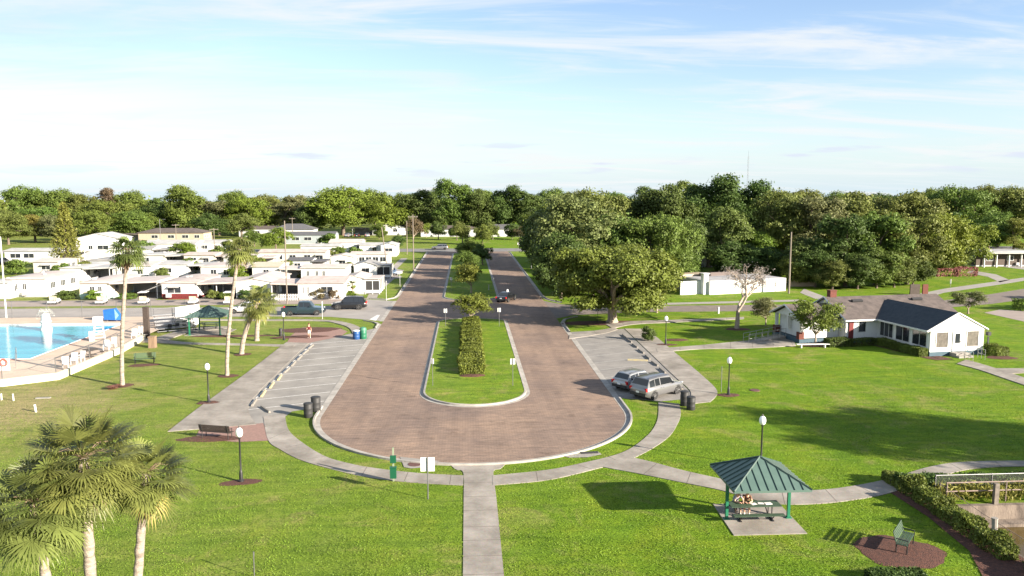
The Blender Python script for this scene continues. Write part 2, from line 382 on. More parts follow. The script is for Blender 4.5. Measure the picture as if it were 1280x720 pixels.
# side streets
struct('side_street', MB().sheet([(XL+.02, 103.2), (XL+.02, 122.6), (-15.5, 125.0), (-19, 118.2), (-26, 117.3), (-90, 117.6), (-90, 109.3), (-26, 108.1), (-18.4, 107.3), (-14.5, 105.2)], .012), street_pale)
struct('park_street', MB().sheet([(-15.5, 125.6), (-19, 119.9), (-90, 119.6), (-90, 126.4), (-15.5, 126.2)], .012), street_pink)
struct('cross_street', MB().sheet([(XR, 104.2), (14.6, 107.0), (24, 109.2), (48, 109.2), (66, 109.6), (79, 114.5), (102, 127), (180, 166), (180, 174), (100, 134.5), (82, 123), (70, 116.6), (48, 115.4), (24, 115.2), (14.4, 117.4), (XR, 121.6)], .014), M('worn_brown_street_shade_toned', (.17, .14, .12), (.12, .10, .09), scale=.8, rough=.9, detail=8))  # brown paving toned darker for the tree shade lying across it
struct('far_cross_street', MB().sheet([(-220, 228), (220, 228), (220, 241), (-220, 241)], .016), asphalt)
struct('trailer_lane', MB().sheet([(-90, 160), (-13, 156), (-13, 160.5), (-90, 165)], .012), street_pale)
# trailer-side pavement and drive along the boulevard
struct('verge_path', MB().sheet([(-15.9, 126.2), (-14.3, 126.2), (-15.6, 150), (-15.2, 205), (-16.8, 205), (-17.3, 150)], .02), concrete)
# parking courts
lotL = PP([(407, 512), (476, 411), (440, 424), (402, 424), (392, 430), (314, 507), (329, 521), (356, 517)])
lotL = [(XL-.45, 61.2), (XL-.45, 97.6), (-14.4, 93.2), (-16.6, 89.6), (-17.9, 88.2), (-17.9, 62.0), (-17.4, 56.6), (-15.0, 55.6), (-13.6, 58.4), (-13.4, 60.0)]
struct('parking_court', MB().sheet(lotL, .010), lotpale)
lotR = [(XR+.45, 62.6), (XR+.45, 93.6), (19.2, 95.6), (18.6, 62.2), (15.3, 61.3)]
struct('parking_court', MB().sheet(lotR, .010), lotgrey)
# kerbs: gutter and raised kerb swept along the road edge (profile: offset, z)
KP = [(-.02, .012), (-.02, .016), (.34, .016), (.36, .13), (.50, .13), (.50, 0)]
def kerb(cl, prof=KP): struct('kerb', MB().band(cl, 1.0, prof), kerbmat)
ring = circle_pts(180, 360, RAD, 64)
FLAT = [(-.02, .012), (-.02, .018), (.50, .022), (.50, .010)]
left_of = lambda pts: pts[::-1]      # band() offsets to the left of travel
kerb(left_of([(XL, YC+2.3), (XL, YC)]+ring[1:64]+[(XR, YC), (XR, YC+3.6)]))
kerb([(XL, YC+2.3), (XL, 97.6)], FLAT); kerb([(XR, 93.6), (XR, YC+3.6)], FLAT)
kerb([(XL, 97.6), (XL, 100.5), (-11.6, 102.3), (-13.2, 104.0)])
kerb([(XL, 103.0), (XL, 122.8)], FLAT)
kerb([(-15.4, 125.6), (-12.6, 124.0), (-11.2, 126.0), (XL, 129), (XL, 226)])
kerb([(14.5, 105.8), (12.7, 103.6), (11.95, 100.5), (XR, 97), (XR, 93.6)])
kerb([(XR, 226), (XR, 127), (12.3, 123), (14.0, 119.2)])
# medians: raised grass islands with a wide concrete lip
def island(y0, y1, tail, name):
    xa, xb = -3.72, 4.92; cx, r = (xa+xb)/2, (xb-xa)/2
    o = [(cx+r*math.cos(R(180+180*i/32)), y0+r*1.08+r*1.08*math.sin(R(180+180*i/32))) for i in range(33)]
    if tail: o += [(xb, y1-r*.55)]+[(cx+r*math.cos(R(180*i/16)), y1-r*.55+r*.55*math.sin(R(180*i/16))) for i in range(1, 16)]+[(xa, y1-r*.55)]
    else: o += [(xb, y1), (xa, y1)]
    o = [p for i, p in enumerate(o) if (Vector(p)-Vector(o[i-1])).length > .02]
    mb = MB(); mb.band(o, 1.0, [(-.30, .010), (-.30, .020), (0.0, .025), (.02, .14), (.17, .15), (.17, .05)], closed=True)
    struct('median_kerb', mb, kerbmat)
    inner = []
    n = len(o)
    for i in range(n):
        d = (Vector(o[(i+1) % n])-Vector(o[i-1])).normalized(); q = Vector(o[i])+Vector((-d.y, d.x))*.16; inner.append((q.x, q.y))
    mb = MB().sheet(inner, .13)
    struct('median_lawn', mb, grass)
island(60.7, 104.3, True, 'a'); island(122.5, 222.0, True, 'b')
# ------------------------------------------------------------------ footpaths (slabs, dark joint strips across)
def pathmat(name):
    m, N, L, b = node_mat(name)
    tc = N.new('ShaderNodeTexCoord'); n = N.new('ShaderNodeTexNoise'); n.inputs['Scale'].default_value = .8; n.inputs['Detail'].default_value = 9; n.inputs['Roughness'].default_value = .65
    L.new(tc.outputs['Object'], n.inputs['Vector']); r = N.new('ShaderNodeValToRGB'); L.new(n.outputs['Fac'], r.inputs[0])
    r.color_ramp.elements[0].position = .3; r.color_ramp.elements[1].position = .7; r.color_ramp.elements[0].color = (.205, .19, .172, 1); r.color_ramp.elements[1].color = (.285, .265, .24, 1)
    v = N.new('ShaderNodeTexNoise'); v.inputs['Scale'].default_value = 14; v.inputs['Detail'].default_value = 3; L.new(tc.outputs['Object'], v.inputs['Vector'])
    mx = N.new('ShaderNodeMix'); mx.data_type = 'RGBA'; mx.blend_type = 'OVERLAY'; mx.inputs['Factor'].default_value = .25; L.new(r.outputs[0], mx.inputs['A']); L.new(v.outputs['Color'], mx.inputs['B'])
    n3 = N.new('ShaderNodeTexNoise'); n3.inputs['Scale'].default_value = .33; n3.inputs['Detail'].default_value = 6; n3.inputs['Roughness'].default_value = .7; L.new(tc.outputs['Object'], n3.inputs['Vector'])
    r3 = N.new('ShaderNodeValToRGB'); L.new(n3.outputs['Fac'], r3.inputs[0]); e3 = r3.color_ramp.elements; e3[0].position = .36; e3[0].color = (.68, .66, .63, 1); e3[1].position = .62; e3[1].color = (1.12, 1.1, 1.08, 1)
    m3 = N.new('ShaderNodeMix'); m3.data_type = 'RGBA'; m3.blend_type = 'MULTIPLY'; m3.inputs['Factor'].default_value = 1; L.new(mx.outputs['Result'], m3.inputs['A']); L.new(r3.outputs[0], m3.inputs['B'])
    L.new(m3.outputs['Result'], b.inputs['Base Color']); b.inputs['Roughness'].default_value = .88; b.inputs['Specular IOR Level'].default_value = .2
    return m
pathm = pathmat('footpath_concrete')
joint = M('dark_joint', (.12, .105, .09), rough=.95)
EXCL = []; NFP = [0]
def footpath(edgeA, edgeB, name='footpath', every=2.4, z=None, k=6):
    """slab between two edge polylines with the same point count; joints are flat dark strips laid on top"""
    z = .028+.004*NFP[0]; NFP[0] += 1
    A = smoothline(edgeA, k); B = smoothline(edgeB, k); EXCL.append(A+B[::-1])
    mb = MB(); n = min(len(A), len(B))
    vs = []
    for i in range(n): vs += [(*A[i], -.05), (*A[i], z), (*B[i], z), (*B[i], -.05)]
    fs = []
    for i in range(n-1):
        for q in range(3): a = i*4+q; fs.append((a, a+1, a+5, a+4))
    fs += [(0, 3, 2, 1), ((n-1)*4, (n-1)*4+1, (n-1)*4+2, (n-1)*4+3)]
    mb.add(vs, fs); mb.m = 1
    acc = 0
    for i in range(1, n-1):
        acc += (Vector(A[i])-Vector(A[i-1])).length
        if acc > every:
            acc = 0; a, b = Vector(A[i]), Vector(B[i]); d = (Vector(A[i+1])-Vector(A[i-1])).normalized()*.02
            mb.add([(*(a-d), z+.003), (*(b-d), z+.003), (*(b+d), z+.003), (*(a+d), z+.003)], [(0, 1, 2, 3)])
    o = mb.build(name, [pathm, joint]); o['kind'] = 'structure'; 
    bm = bmesh.new(); bm.from_mesh(o.data); bmesh.ops.recalc_face_normals(bm, faces=bm.faces); bm.to_mesh(o.data); bm.free()
    return o
# straight walk down to the lake, flared at the turning circle
footpath([(-1.1, 47.25), (-.75, 46.4), (-.3, 45.8), (-.26, 42), (-.26, 38), (-.26, 33), (-.26, 27), (-.26, 20)], [(2.3, 47.25), (1.95, 46.4), (1.5, 45.8), (1.52, 42), (1.52, 38), (1.52, 33), (1.52, 27), (1.52, 20)], every=1.5, z=.045)
# the ring walk, left and right halves
footpath(PP([(329, 521), (335, 550), (350, 562), (375, 575), (415, 587), (460, 597), (515, 603.5), (579, 607)]), PP([(356, 517), (361, 538), (380, 555), (407, 571), (436, 579.5), (465, 585), (520, 591.5), (579.5, 594.8)]))
footpath(PP([(615.5, 594.8), (680, 588.4), (720, 581), (778, 566), (808, 546), (820, 530), (823, 516), (823, 503)]), PP([(616, 607), (684, 600.5), (741, 587.5), (793, 572.5), (833, 549), (847, 530), (851, 517), (849, 505)]))
# walk past the shelter towards the canal and beyond
footpath(PP([(752, 584), (796, 592), (850, 603), (900, 613), (960, 629), (1024, 630), (1088, 622), (1130, 611.5), (1175, 596), (1220, 586), (1290, 583.5), (1400, 588)]), PP([(780, 570), (815, 578), (856, 589), (905, 600), (958, 613), (1015, 613.5), (1063, 608.5), (1113, 598.5), (1160, 584.5), (1205, 578), (1290, 576.5), (1400, 580)]), z=.03)
# wide walks beside the parking courts
footpath([(-20.9, 55.2), (-20.8, 62), (-20.4, 74), (-20.2, 86.5), (-20.2, 88.8)], [(-15.2, 56.6), (-17.2, 62.4), (-17.55, 74), (-17.6, 86.5), (-17.55, 88.2)], every=3)
footpath([(19.3, 95.6), (18.95, 80), (18.75, 70), (18.6, 64), (16.9, 60.2)], [(22.0, 95.2), (21.6, 80), (21.35, 70), (20.9, 64.2), (19.3, 60.9)], every=3)
# oak-side apron of the right court and the path east to the house
footpath(PP([(712, 419), (735, 415), (755, 412), (768, 409.5)]), PP([(711, 424), (738, 420), (760, 416), (772, 412)]), every=4)
footpath(PP([(766, 411), (790, 406), (830, 403.8), (880, 401.5), (930, 399)]), PP([(757, 405.5), (790, 402), (830, 400.5), (880, 398.8), (930, 396.5)]))
footpath(PP([(822, 441), (850, 438.5), (880, 436.5), (920, 436), (960, 434.5), (995, 432.5)]), PP([(820, 436), (850, 434), (880, 431.5), (920, 427.5), (960, 424), (990, 422)]))
footpath(PP([(1196, 455), (1225, 463), (1260, 475), (1310, 492)]), PP([(1208, 450), (1240, 459.5), (1268, 468.5), (1316, 485)]), every=1.6)
footpath(PP([(1258, 468), (1280, 466.5), (1310, 465)]), PP([(1245, 461), (1280, 461), (1310, 460)]))
# paths on the pool side
footpath(PP([(176, 428), (230, 430.5), (300, 432), (367, 434)]), PP([(186, 422), (232, 428.2), (300, 430), (369, 431.5)]), every=3)
footpath(PP([(208, 426), (232, 417.5), (262, 413), (290, 411)]), PP([(190, 424), (224, 414), (255, 409.5), (285, 408.5)]))
footpath(PP([(250, 401), (330, 401.3), (400, 401.7), (425, 406), (437, 411), (441, 418)]), PP([(250, 399.5), (330, 399.8), (402, 400.2), (432, 403.5), (450, 410), (452, 417)]), every=3)
struct('plaza_paving', MB().sheet([(-20.1, 88.9), (-17.6, 88.3), (-14.7, 92.2), (-14.4, 95.5), (-16.0, 98.4), (-20.4, 98.9), (-20.6, 93)], .02), pinkpaver)
struct('bench_paving', MB().sheet(PP([(249, 538), (329, 529), (336, 551), (295, 553), (262, 549), (245, 545)]), .02), pinkpaver)
struct('drain_apron', MB().sheet(PP([(500, 571.5), (505, 584.5), (514, 586), (536, 584.5), (545, 578), (552, 577)]), .03), concrete)
struct('drain_apron', MB().sheet(PP([(700, 570), (748, 565), (752, 568.5), (735, 572), (712, 572.5)]), .03), concrete)
# painted bays
def bays(x0, x1, ys, dy, name='bay_marking', w=.11, z=.016, mat=None):
    mb = MB()
    for y in ys: mb.quad((x0, y-w/2, z), (x1, y+dy-w/2, z), (x1, y+dy+w/2, z), (x0, y+w/2, z))
    struct(name, mb, mat or paint)
bays(-17.1, -11.5, [60.6+i*3.02 for i in range(10)], 2.3)
paintfaint = M('faded_bay_paint', (.36, .35, .33), (.24, .235, .225), scale=5, rough=.8)
bays(12.4, 18.0, [63.6+i*3.1 for i in range(9)], 2.6, mat=paintfaint)
struct('bay_marking', MB().quad((-17.2, 62.0, .016), (-17.1, 62.0, .016), (-17.1, 88, .016), (-17.25, 88, .016)), paint)
# stop line at the side street
struct('stop_line', MB().quad((-12.9, 104.6, .022), (-11.9, 103.5, .022), (-11.9, 108.5, .022), (-12.3, 108.5, .022)), paint)
# drives on the far verges
for a in ([(1160, 372), (1180, 366), (1262, 354), (1280, 351), (1280, 347), (1180, 361), (1150, 367)], [(1215, 338), (1245, 343), (1262, 350), (1250, 353), (1235, 346), (1208, 341)], [(1225, 330), (1280, 337), (1290, 334), (1240, 326)], [(1000, 366), (1020, 374), (1034, 372), (1005, 361)]):
    struct('driveway', MB().sheet(PP(a), .018), street_pale)
struct('driveway', MB().sheet(PP([(1230, 391), (1280, 402), (1330, 404), (1330, 392), (1250, 387)]), .018), street_pink)
struct('driveway', MB().sheet(PP([(468, 358), (482, 358), (505, 338), (496, 336), (480, 346)]), .018), street_pale)
struct('verge_path', MB().sheet(PP([(800, 379.5), (900, 377), (1000, 374.5), (1010, 376.5), (900, 379.5), (800, 382)]), .018), concrete)
# ================================================================== pool terrace (deck 0.45 m above the lawn, kept by a low wall)
DZ = .45
def pool():
    deck = M('sandy_pool_deck', (.46, .36, .28), (.38, .30, .235), scale=.6, rough=.85, detail=7)
    px0, px1, py0, py1 = -80, -42.7, 79.0, 100.4
    mb = MB()
    outer = [(-95, 69.4), (-40.0, 69.4), (-36.4, 71.8), (-36.0, 84), (-36.6, 91.5), (-36.6, 106), (-95, 106)]
    # deck ring round the basin, as four sheets
    mb.sheet([(-95, 69.4), (-40.0, 69.4), (-36.4, 71.8), (-36.2, py0), (-95, py0)], DZ)
    mb.sheet([(px1, py0), (-36.2, py0), (-36.0, 84), (-36.6, 91.5), (-36.6, 106), (px1, 106)], DZ)
    mb.sheet([(-95, py1), (px1, py1), (px1, 106), (-95, 106)], DZ)
    mb.sheet([(-95, py0), (px0, py0), (px0, py1), (-95, py1)], DZ)
    struct('pool_deck', mb, deck)
    wt = MB(); n = len(outer)
    wt.band(outer[:5], 1.0, [(-.02, 0), (-.02, .62), (.30, .62), (.30, .40)])
    o = wt.build('retaining_wall', cream); tag(o, 'low cream retaining wall round the raised swimming pool terrace', 'wall')
    # coping: white edge and red tile line
    cp = MB(); cp.band([(px1, py0), (px1, py1), (px0, py1), (px0, py0)], 1.0, [(-.22, DZ+.0), (-.22, DZ+.05), (.0, DZ+.06), (.0, DZ-.2)], closed=True)
    struct('pool_coping', cp, white)
    rl = MB(); rl.band([(px1, py0), (px1, py1), (px0, py1), (px0, py0)], 1.0, [(-.55, DZ+.004), (-.55, DZ+.012), (-.23, DZ+.012), (-.23, DZ+.004)], closed=True)
    struct('pool_tile_line', rl, M('terracotta_tiles', (.55, .20, .15), (.46, .16, .12), scale=6))
    m, N, L, b = node_mat('pool_water')
    tc = N.new('ShaderNodeTexCoord'); mp = N.new('ShaderNodeMapping'); mp.inputs['Scale'].default_value = (.25, 1, 1); L.new(tc.outputs['Object'], mp.inputs[0])
    n1 = N.new('ShaderNodeTexNoise'); n1.inputs['Scale'].default_value = .45; n1.inputs['Detail'].default_value = 5; L.new(mp.outputs[0], n1.inputs['Vector'])
    r = N.new('ShaderNodeValToRGB'); L.new(n1.outputs['Fac'], r.inputs[0]); r.color_ramp.elements[0].position = .35; r.color_ramp.elements[1].position = .7
    r.color_ramp.elements[0].color = (.012, .23, .30, 1); r.color_ramp.elements[1].color = (.04, .33, .40, 1)
    L.new(r.outputs[0], b.inputs['Base Color']); b.inputs['Roughness'].default_value = .12; b.inputs['Specular IOR Level'].default_value = .5
    n2 = N.new('ShaderNodeTexNoise'); n2.inputs['Scale'].default_value = 2.2; n2.inputs['Detail'].default_value = 3; L.new(tc.outputs['Object'], n2.inputs['Vector'])
    bp = N.new('ShaderNodeBump'); bp.inputs['Strength'].default_value = .25; bp.inputs['Distance'].default_value = .05; L.new(n2.outputs['Fac'], bp.inputs['Height']); L.new(bp.outputs[0], b.inputs['Normal'])
    struct('pool_water', MB().sheet([(px0, py0), (px1, py0), (px1, py1), (px0, py1)], DZ-.12), m)
pool()
# ================================================================== canal basin
def canal():
    stained = M('stained_concrete', (.19, .155, .125), (.075, .060, .05), scale=1.2, rough=.9, bump=.4, bscale=12, stretch=(1, 1, .5), contrast=(.32, .62), c3=(.15, .12, .098))
    mb = MB(); mb.box((42.7, 39.35, -.62), (34.7, .3, 1.26)); mb.box((25.2, 21.7, -.62), (.3, 35.6, 1.26)); mb.box((42.7, 38.85, -.83), (34.4, .7, .16))
    o = mb.build('retaining_wall', stained); tag(o, 'stained concrete wall of the sunken canal beside the hedge', 'wall')
    m, N, L, b = node_mat('murky_water'); b.inputs['Base Color'].default_value = (.075, .05, .012, 1); b.inputs['Roughness'].default_value = .12
    tc = N.new('ShaderNodeTexCoord'); n2 = N.new('ShaderNodeTexNoise'); n2.inputs['Scale'].default_value = 1.5; L.new(tc.outputs['Object'], n2.inputs['Vector'])
    bp = N.new('ShaderNodeBump'); bp.inputs['Strength'].default_value = .2; bp.inputs['Distance'].default_value = .05; L.new(n2.outputs['Fac'], bp.inputs['Height']); L.new(bp.outputs[0], b.inputs['Normal'])
    struct('canal_water', MB().sheet([(25.3, 4), (60, 4), (60, 39.4), (25.3, 39.4)], -.92), m)
canal()
# ------------------------------------------------------------------ mulch beds (ragged discs, slightly domed)
def mulch_bed(c, rx, ry, rz=0.0, seed=0, z=.05, name='mulch_bed'):
    r = random.Random(seed); mb = MB(); n = 36
    ph = [r.uniform(0, 6.28) for _ in range(4)]
    rim = []; mid = []
    for i in range(n):
        t = 2*math.pi*i/n; k = 1+.05*math.sin(3*t+ph[0])+.04*math.sin(5*t+ph[1])+.03*math.sin(11*t+ph[2])
        x, y = rx*k*math.cos(t), ry*k*math.sin(t); xx, yy = x*math.cos(rz)-y*math.sin(rz), x*math.sin(rz)+y*math.cos(rz)
        rim.append((c[0]+xx, c[1]+yy, .012)); mid.append((c[0]+.8*xx, c[1]+.8*yy, z))
    mb.add(rim+mid+[(c[0], c[1], z*1.2)], [(i, (i+1) % n, n+(i+1) % n, n+i) for i in range(n)]+[(n+i, n+(i+1) % n, 2*n) for i in range(n)])
    return struct(name, mb, mulch, smooth=True)
# ================================================================== foliage
def leaf_mesh(name, centers, normals, sizes, tones, mat, seed=0, aspect=.62, tri=False):
    rg = np.random.default_rng(seed); n = len(centers)
    nr = normals/np.maximum(np.linalg.norm(normals, axis=1, keepdims=True), 1e-6)
    a = rg.normal(size=(n, 3)); a -= nr*(a*nr).sum(1, keepdims=True); a /= np.maximum(np.linalg.norm(a, axis=1, keepdims=True), 1e-6)
    b = np.cross(nr, a); s = sizes[:, None]
    V = np.empty((n, 4, 3)); V[:, 0] = centers-a*s; V[:, 1] = centers-b*s*aspect-nr*s*.12; V[:, 2] = centers+a*s; V[:, 3] = centers+b*s*aspect-nr*s*.12
    me = bpy.data.meshes.new(name)
    me.vertices.add(n*4); me.vertices.foreach_set('co', V.reshape(-1).astype(np.float32))
    me.loops.add(n*4); me.loops.foreach_set('vertex_index', np.arange(n*4, dtype=np.int32))
    me.polygons.add(n); me.polygons.foreach_set('loop_start', np.arange(0, n*4, 4, dtype=np.int32)); me.polygons.foreach_set('loop_total', np.full(n, 4, dtype=np.int32))
    at_ = me.attributes.new('tone', 'FLOAT', 'FACE'); at_.data.foreach_set('value', np.clip(tones, 0, 1).astype(np.float32))
    me.materials.append(mat); me.update(); me.validate()
    return me
def cloud_leaves(blobs, clumps, per, leaf, spread, seed, shell=(.62, 1.03), low=-.55, up=.25):
    """two-level scatter: leaf clumps over the blobs' outer volume, leaves round each clump"""
    rg = np.random.default_rng(seed); B = np.array(blobs, float)
    wgt = (B[:, 3]*B[:, 4]+B[:, 3]*B[:, 5]); k = rg.choice(len(B), clumps, p=wgt/wgt.sum())
    d = rg.normal(size=(clumps*3, 3)); d /= np.linalg.norm(d, axis=1, keepdims=True); d = d[d[:, 2] > low][:clumps]
    while len(d) < clumps: d = np.vstack([d, d[:clumps-len(d)]])
    rr = rg.uniform(shell[0], shell[1], clumps)[:, None]
    cc = B[k, :3]+d*rr*B[k, 3:6]
    # drop clumps buried deep inside another blob
    idx = np.repeat(np.arange(clumps), per); n = len(idx)
    sp = spread*rg.uniform(.6, 1.3, clumps)[idx][:, None]
    off = rg.normal(size=(n, 3))*sp*np.array([1, 1, .62])
    pos = cc[idx]+off
    nor = d[idx]*.55+off/np.maximum(sp, 1e-6)*.35+rg.normal(size=(n, 3))*.55+np.array([0, 0, up])
    tone = np.clip(rg.normal(.5, .2, clumps)[idx]+rg.normal(0, .10, n), 0, 1)
    return pos, nor, leaf*rg.uniform(.6, 1.35, n), tone
def blobs_round(rx, ry, z0, z1, n, seed, rmin=.28, rmax=.5, flat=.8, dome=1.0):
    rg = random.Random(seed); out = []; hz = (z1-z0)/2; zc = (z0+z1)/2
    for i in range(n):
        t = rg.uniform(0, 6.283); q = math.sqrt(rg.uniform(0, 1))*.78; zz = rg.uniform(-.75, .8)
        k = math.sqrt(max(.08, 1-(zz*dome)**2)); r = rg.uniform(rmin, rmax)*min(rx, hz*1.3)
        out.append((q*rx*k*math.cos(t), q*ry*k*math.sin(t), zc+zz*(hz-r*flat*.6), r, r, r*flat))
    return out
def trunk_mb(h, r0, blobs, seed, limbs=6, fork=.38, lean=(0, 0)):
    rg = random.Random(seed); mb = MB()
    fz = h*fork; top = Vector((lean[0]*.5, lean[1]*.5, fz))
    mb.tube([(0, 0, -.1), (r0*.1, 0, .35), (lean[0]*.25, lean[1]*.25, fz*.55), top], [r0*1.5, r0*1.05, r0*.9, r0*.8], n=9)
    bl = sorted(blobs, key=lambda b: -b[3])[:limbs*2]; rg.shuffle(bl)
    for b in bl[:limbs]:
        e = Vector(b[:3]); m = top.lerp(e, .45)+Vector((rg.uniform(-.06, .06)*h, rg.uniform(-.06, .06)*h, .03*h))
        mb.tube([top-Vector((0, 0, r0*.6)), m, e], [r0*.55, r0*.33, r0*.1], n=6)
        for _ in range(2):
            e2 = e+Vector((rg.uniform(-1, 1), rg.uniform(-1, 1), rg.uniform(-.2, .9)))*b[3]*.8
            mb.tube([m.lerp(e, rg.uniform(.1, .6)), e2], [r0*.2, r0*.05], n=5)
    return mb
TREES = {}
LEAF = {
 'dark': leafmat('dark_oak_leaves', (.062, .100, .022)), 'mid': leafmat('mid_green_leaves', (.098, .142, .026)),
 'olive': leafmat('olive_leaves', (.112, .138, .032)), 'bright': leafmat('bright_green_leaves', (.120, .168, .022)),
 'pale': leafmat('pale_grey_green_leaves', (.125, .172, .056)), 'yellow': leafmat('yellow_green_leaves', (.165, .170, .034)),
 'golden': leafmat('golden_olive_leaves', (.122, .146, .024)), 'brown': leafmat('brownish_leaves', (.12, .095, .050)), 'moss': leafmat('mossy_grey_leaves', (.130, .140, .055))}
def proto(key, kind, h, rx, z0, nb, clumps, per, leaf, spread, seed, r0=.35, flat=.8, limbs=6, fork=.38, barkm=None, rmin=.28, rmax=.5, low=-.55, dome=1.0, shell=(.62, 1.03), ry=None):
    bl = blobs_round(rx, ry or rx, z0, h, nb, seed, rmin, rmax, flat, dome)
    me = leaf_mesh('crown', *cloud_leaves(bl, clumps, per, leaf, spread, seed, low=low, shell=shell), LEAF[kind], seed)
    tr = trunk_mb(h, r0, bl, seed, limbs, fork).build('trunk', barkm or bark, smooth=True)
    C.objects.unlink(tr)
    TREES[key] = (me, tr.data, h, rx)
NPLACED = {}
def tree(key, loc, h, rx, label, cat='tree', group=None, rz=None, name='oak_tree', kind=None, ry=None):
    me, tr, h0, rx0 = TREES[key]
    t = thing(name, label, cat, loc, rnd.uniform(0, 6.28) if rz is None else rz, group)
    t.scale = (rx/rx0, (ry or rx)/rx0, h/h0)
    a = bpy.data.objects.new('trunk', tr); b = bpy.data.objects.new('crown', me)
    for o in (a, b): C.objects.link(o); o.parent = t
    if kind:   # another leaf colour on a shared crown mesh
        b.material_slots[0].link = 'OBJECT'; b.material_slots[0].material = LEAF[kind]
    return t
proto('broad', 'mid', 15, 8, 1.6, 30, 560, 40, .235, .60, 11, r0=.45, flat=.74)
proto('round', 'mid', 14, 6.5, 1.2, 24, 520, 38, .22, .52, 12, r0=.38)
proto('tall', 'dark', 19, 6.5, 1.6, 32, 600, 40, .25, .58, 13, r0=.4, rmin=.24, rmax=.42)
proto('ragged', 'olive', 17, 7, 1.8, 26, 420, 38, .22, .46, 14, r0=.4, rmin=.2, rmax=.36, shell=(.5, 1.15))
proto('willowy', 'olive', 15, 5.5, .4, 26, 700, 30, .20, .40, 15, r0=.3, rmin=.18, rmax=.34, shell=(.45, 1.1), flat=1.15)
proto('dense', 'mid', 13, 6, .2, 30, 600, 36, .22, .48, 16, r0=.3, rmin=.26, rmax=.44)
proto('bush', 'mid', 3, 1.6, .0, 12, 200, 24, .14, .20, 17, r0=.07, rmin=.3, rmax=.5, limbs=3, fork=.2)
proto('small', 'olive', 5, 2.4, 1.3, 18, 260, 22, .105, .26, 18, r0=.10, limbs=8, fork=.24, barkm=palebark, rmin=.2, rmax=.36, shell=(.4, 1.15))
# the big spreading tree by the road: larger detail budget
proto('spreading', 'golden', 10, 9, 1.3, 62, 1900, 42, .165, .44, 21, r0=.55, flat=.70, limbs=12, fork=.24, barkm=palebark, rmin=.16, rmax=.32, dome=.86, low=-.5)
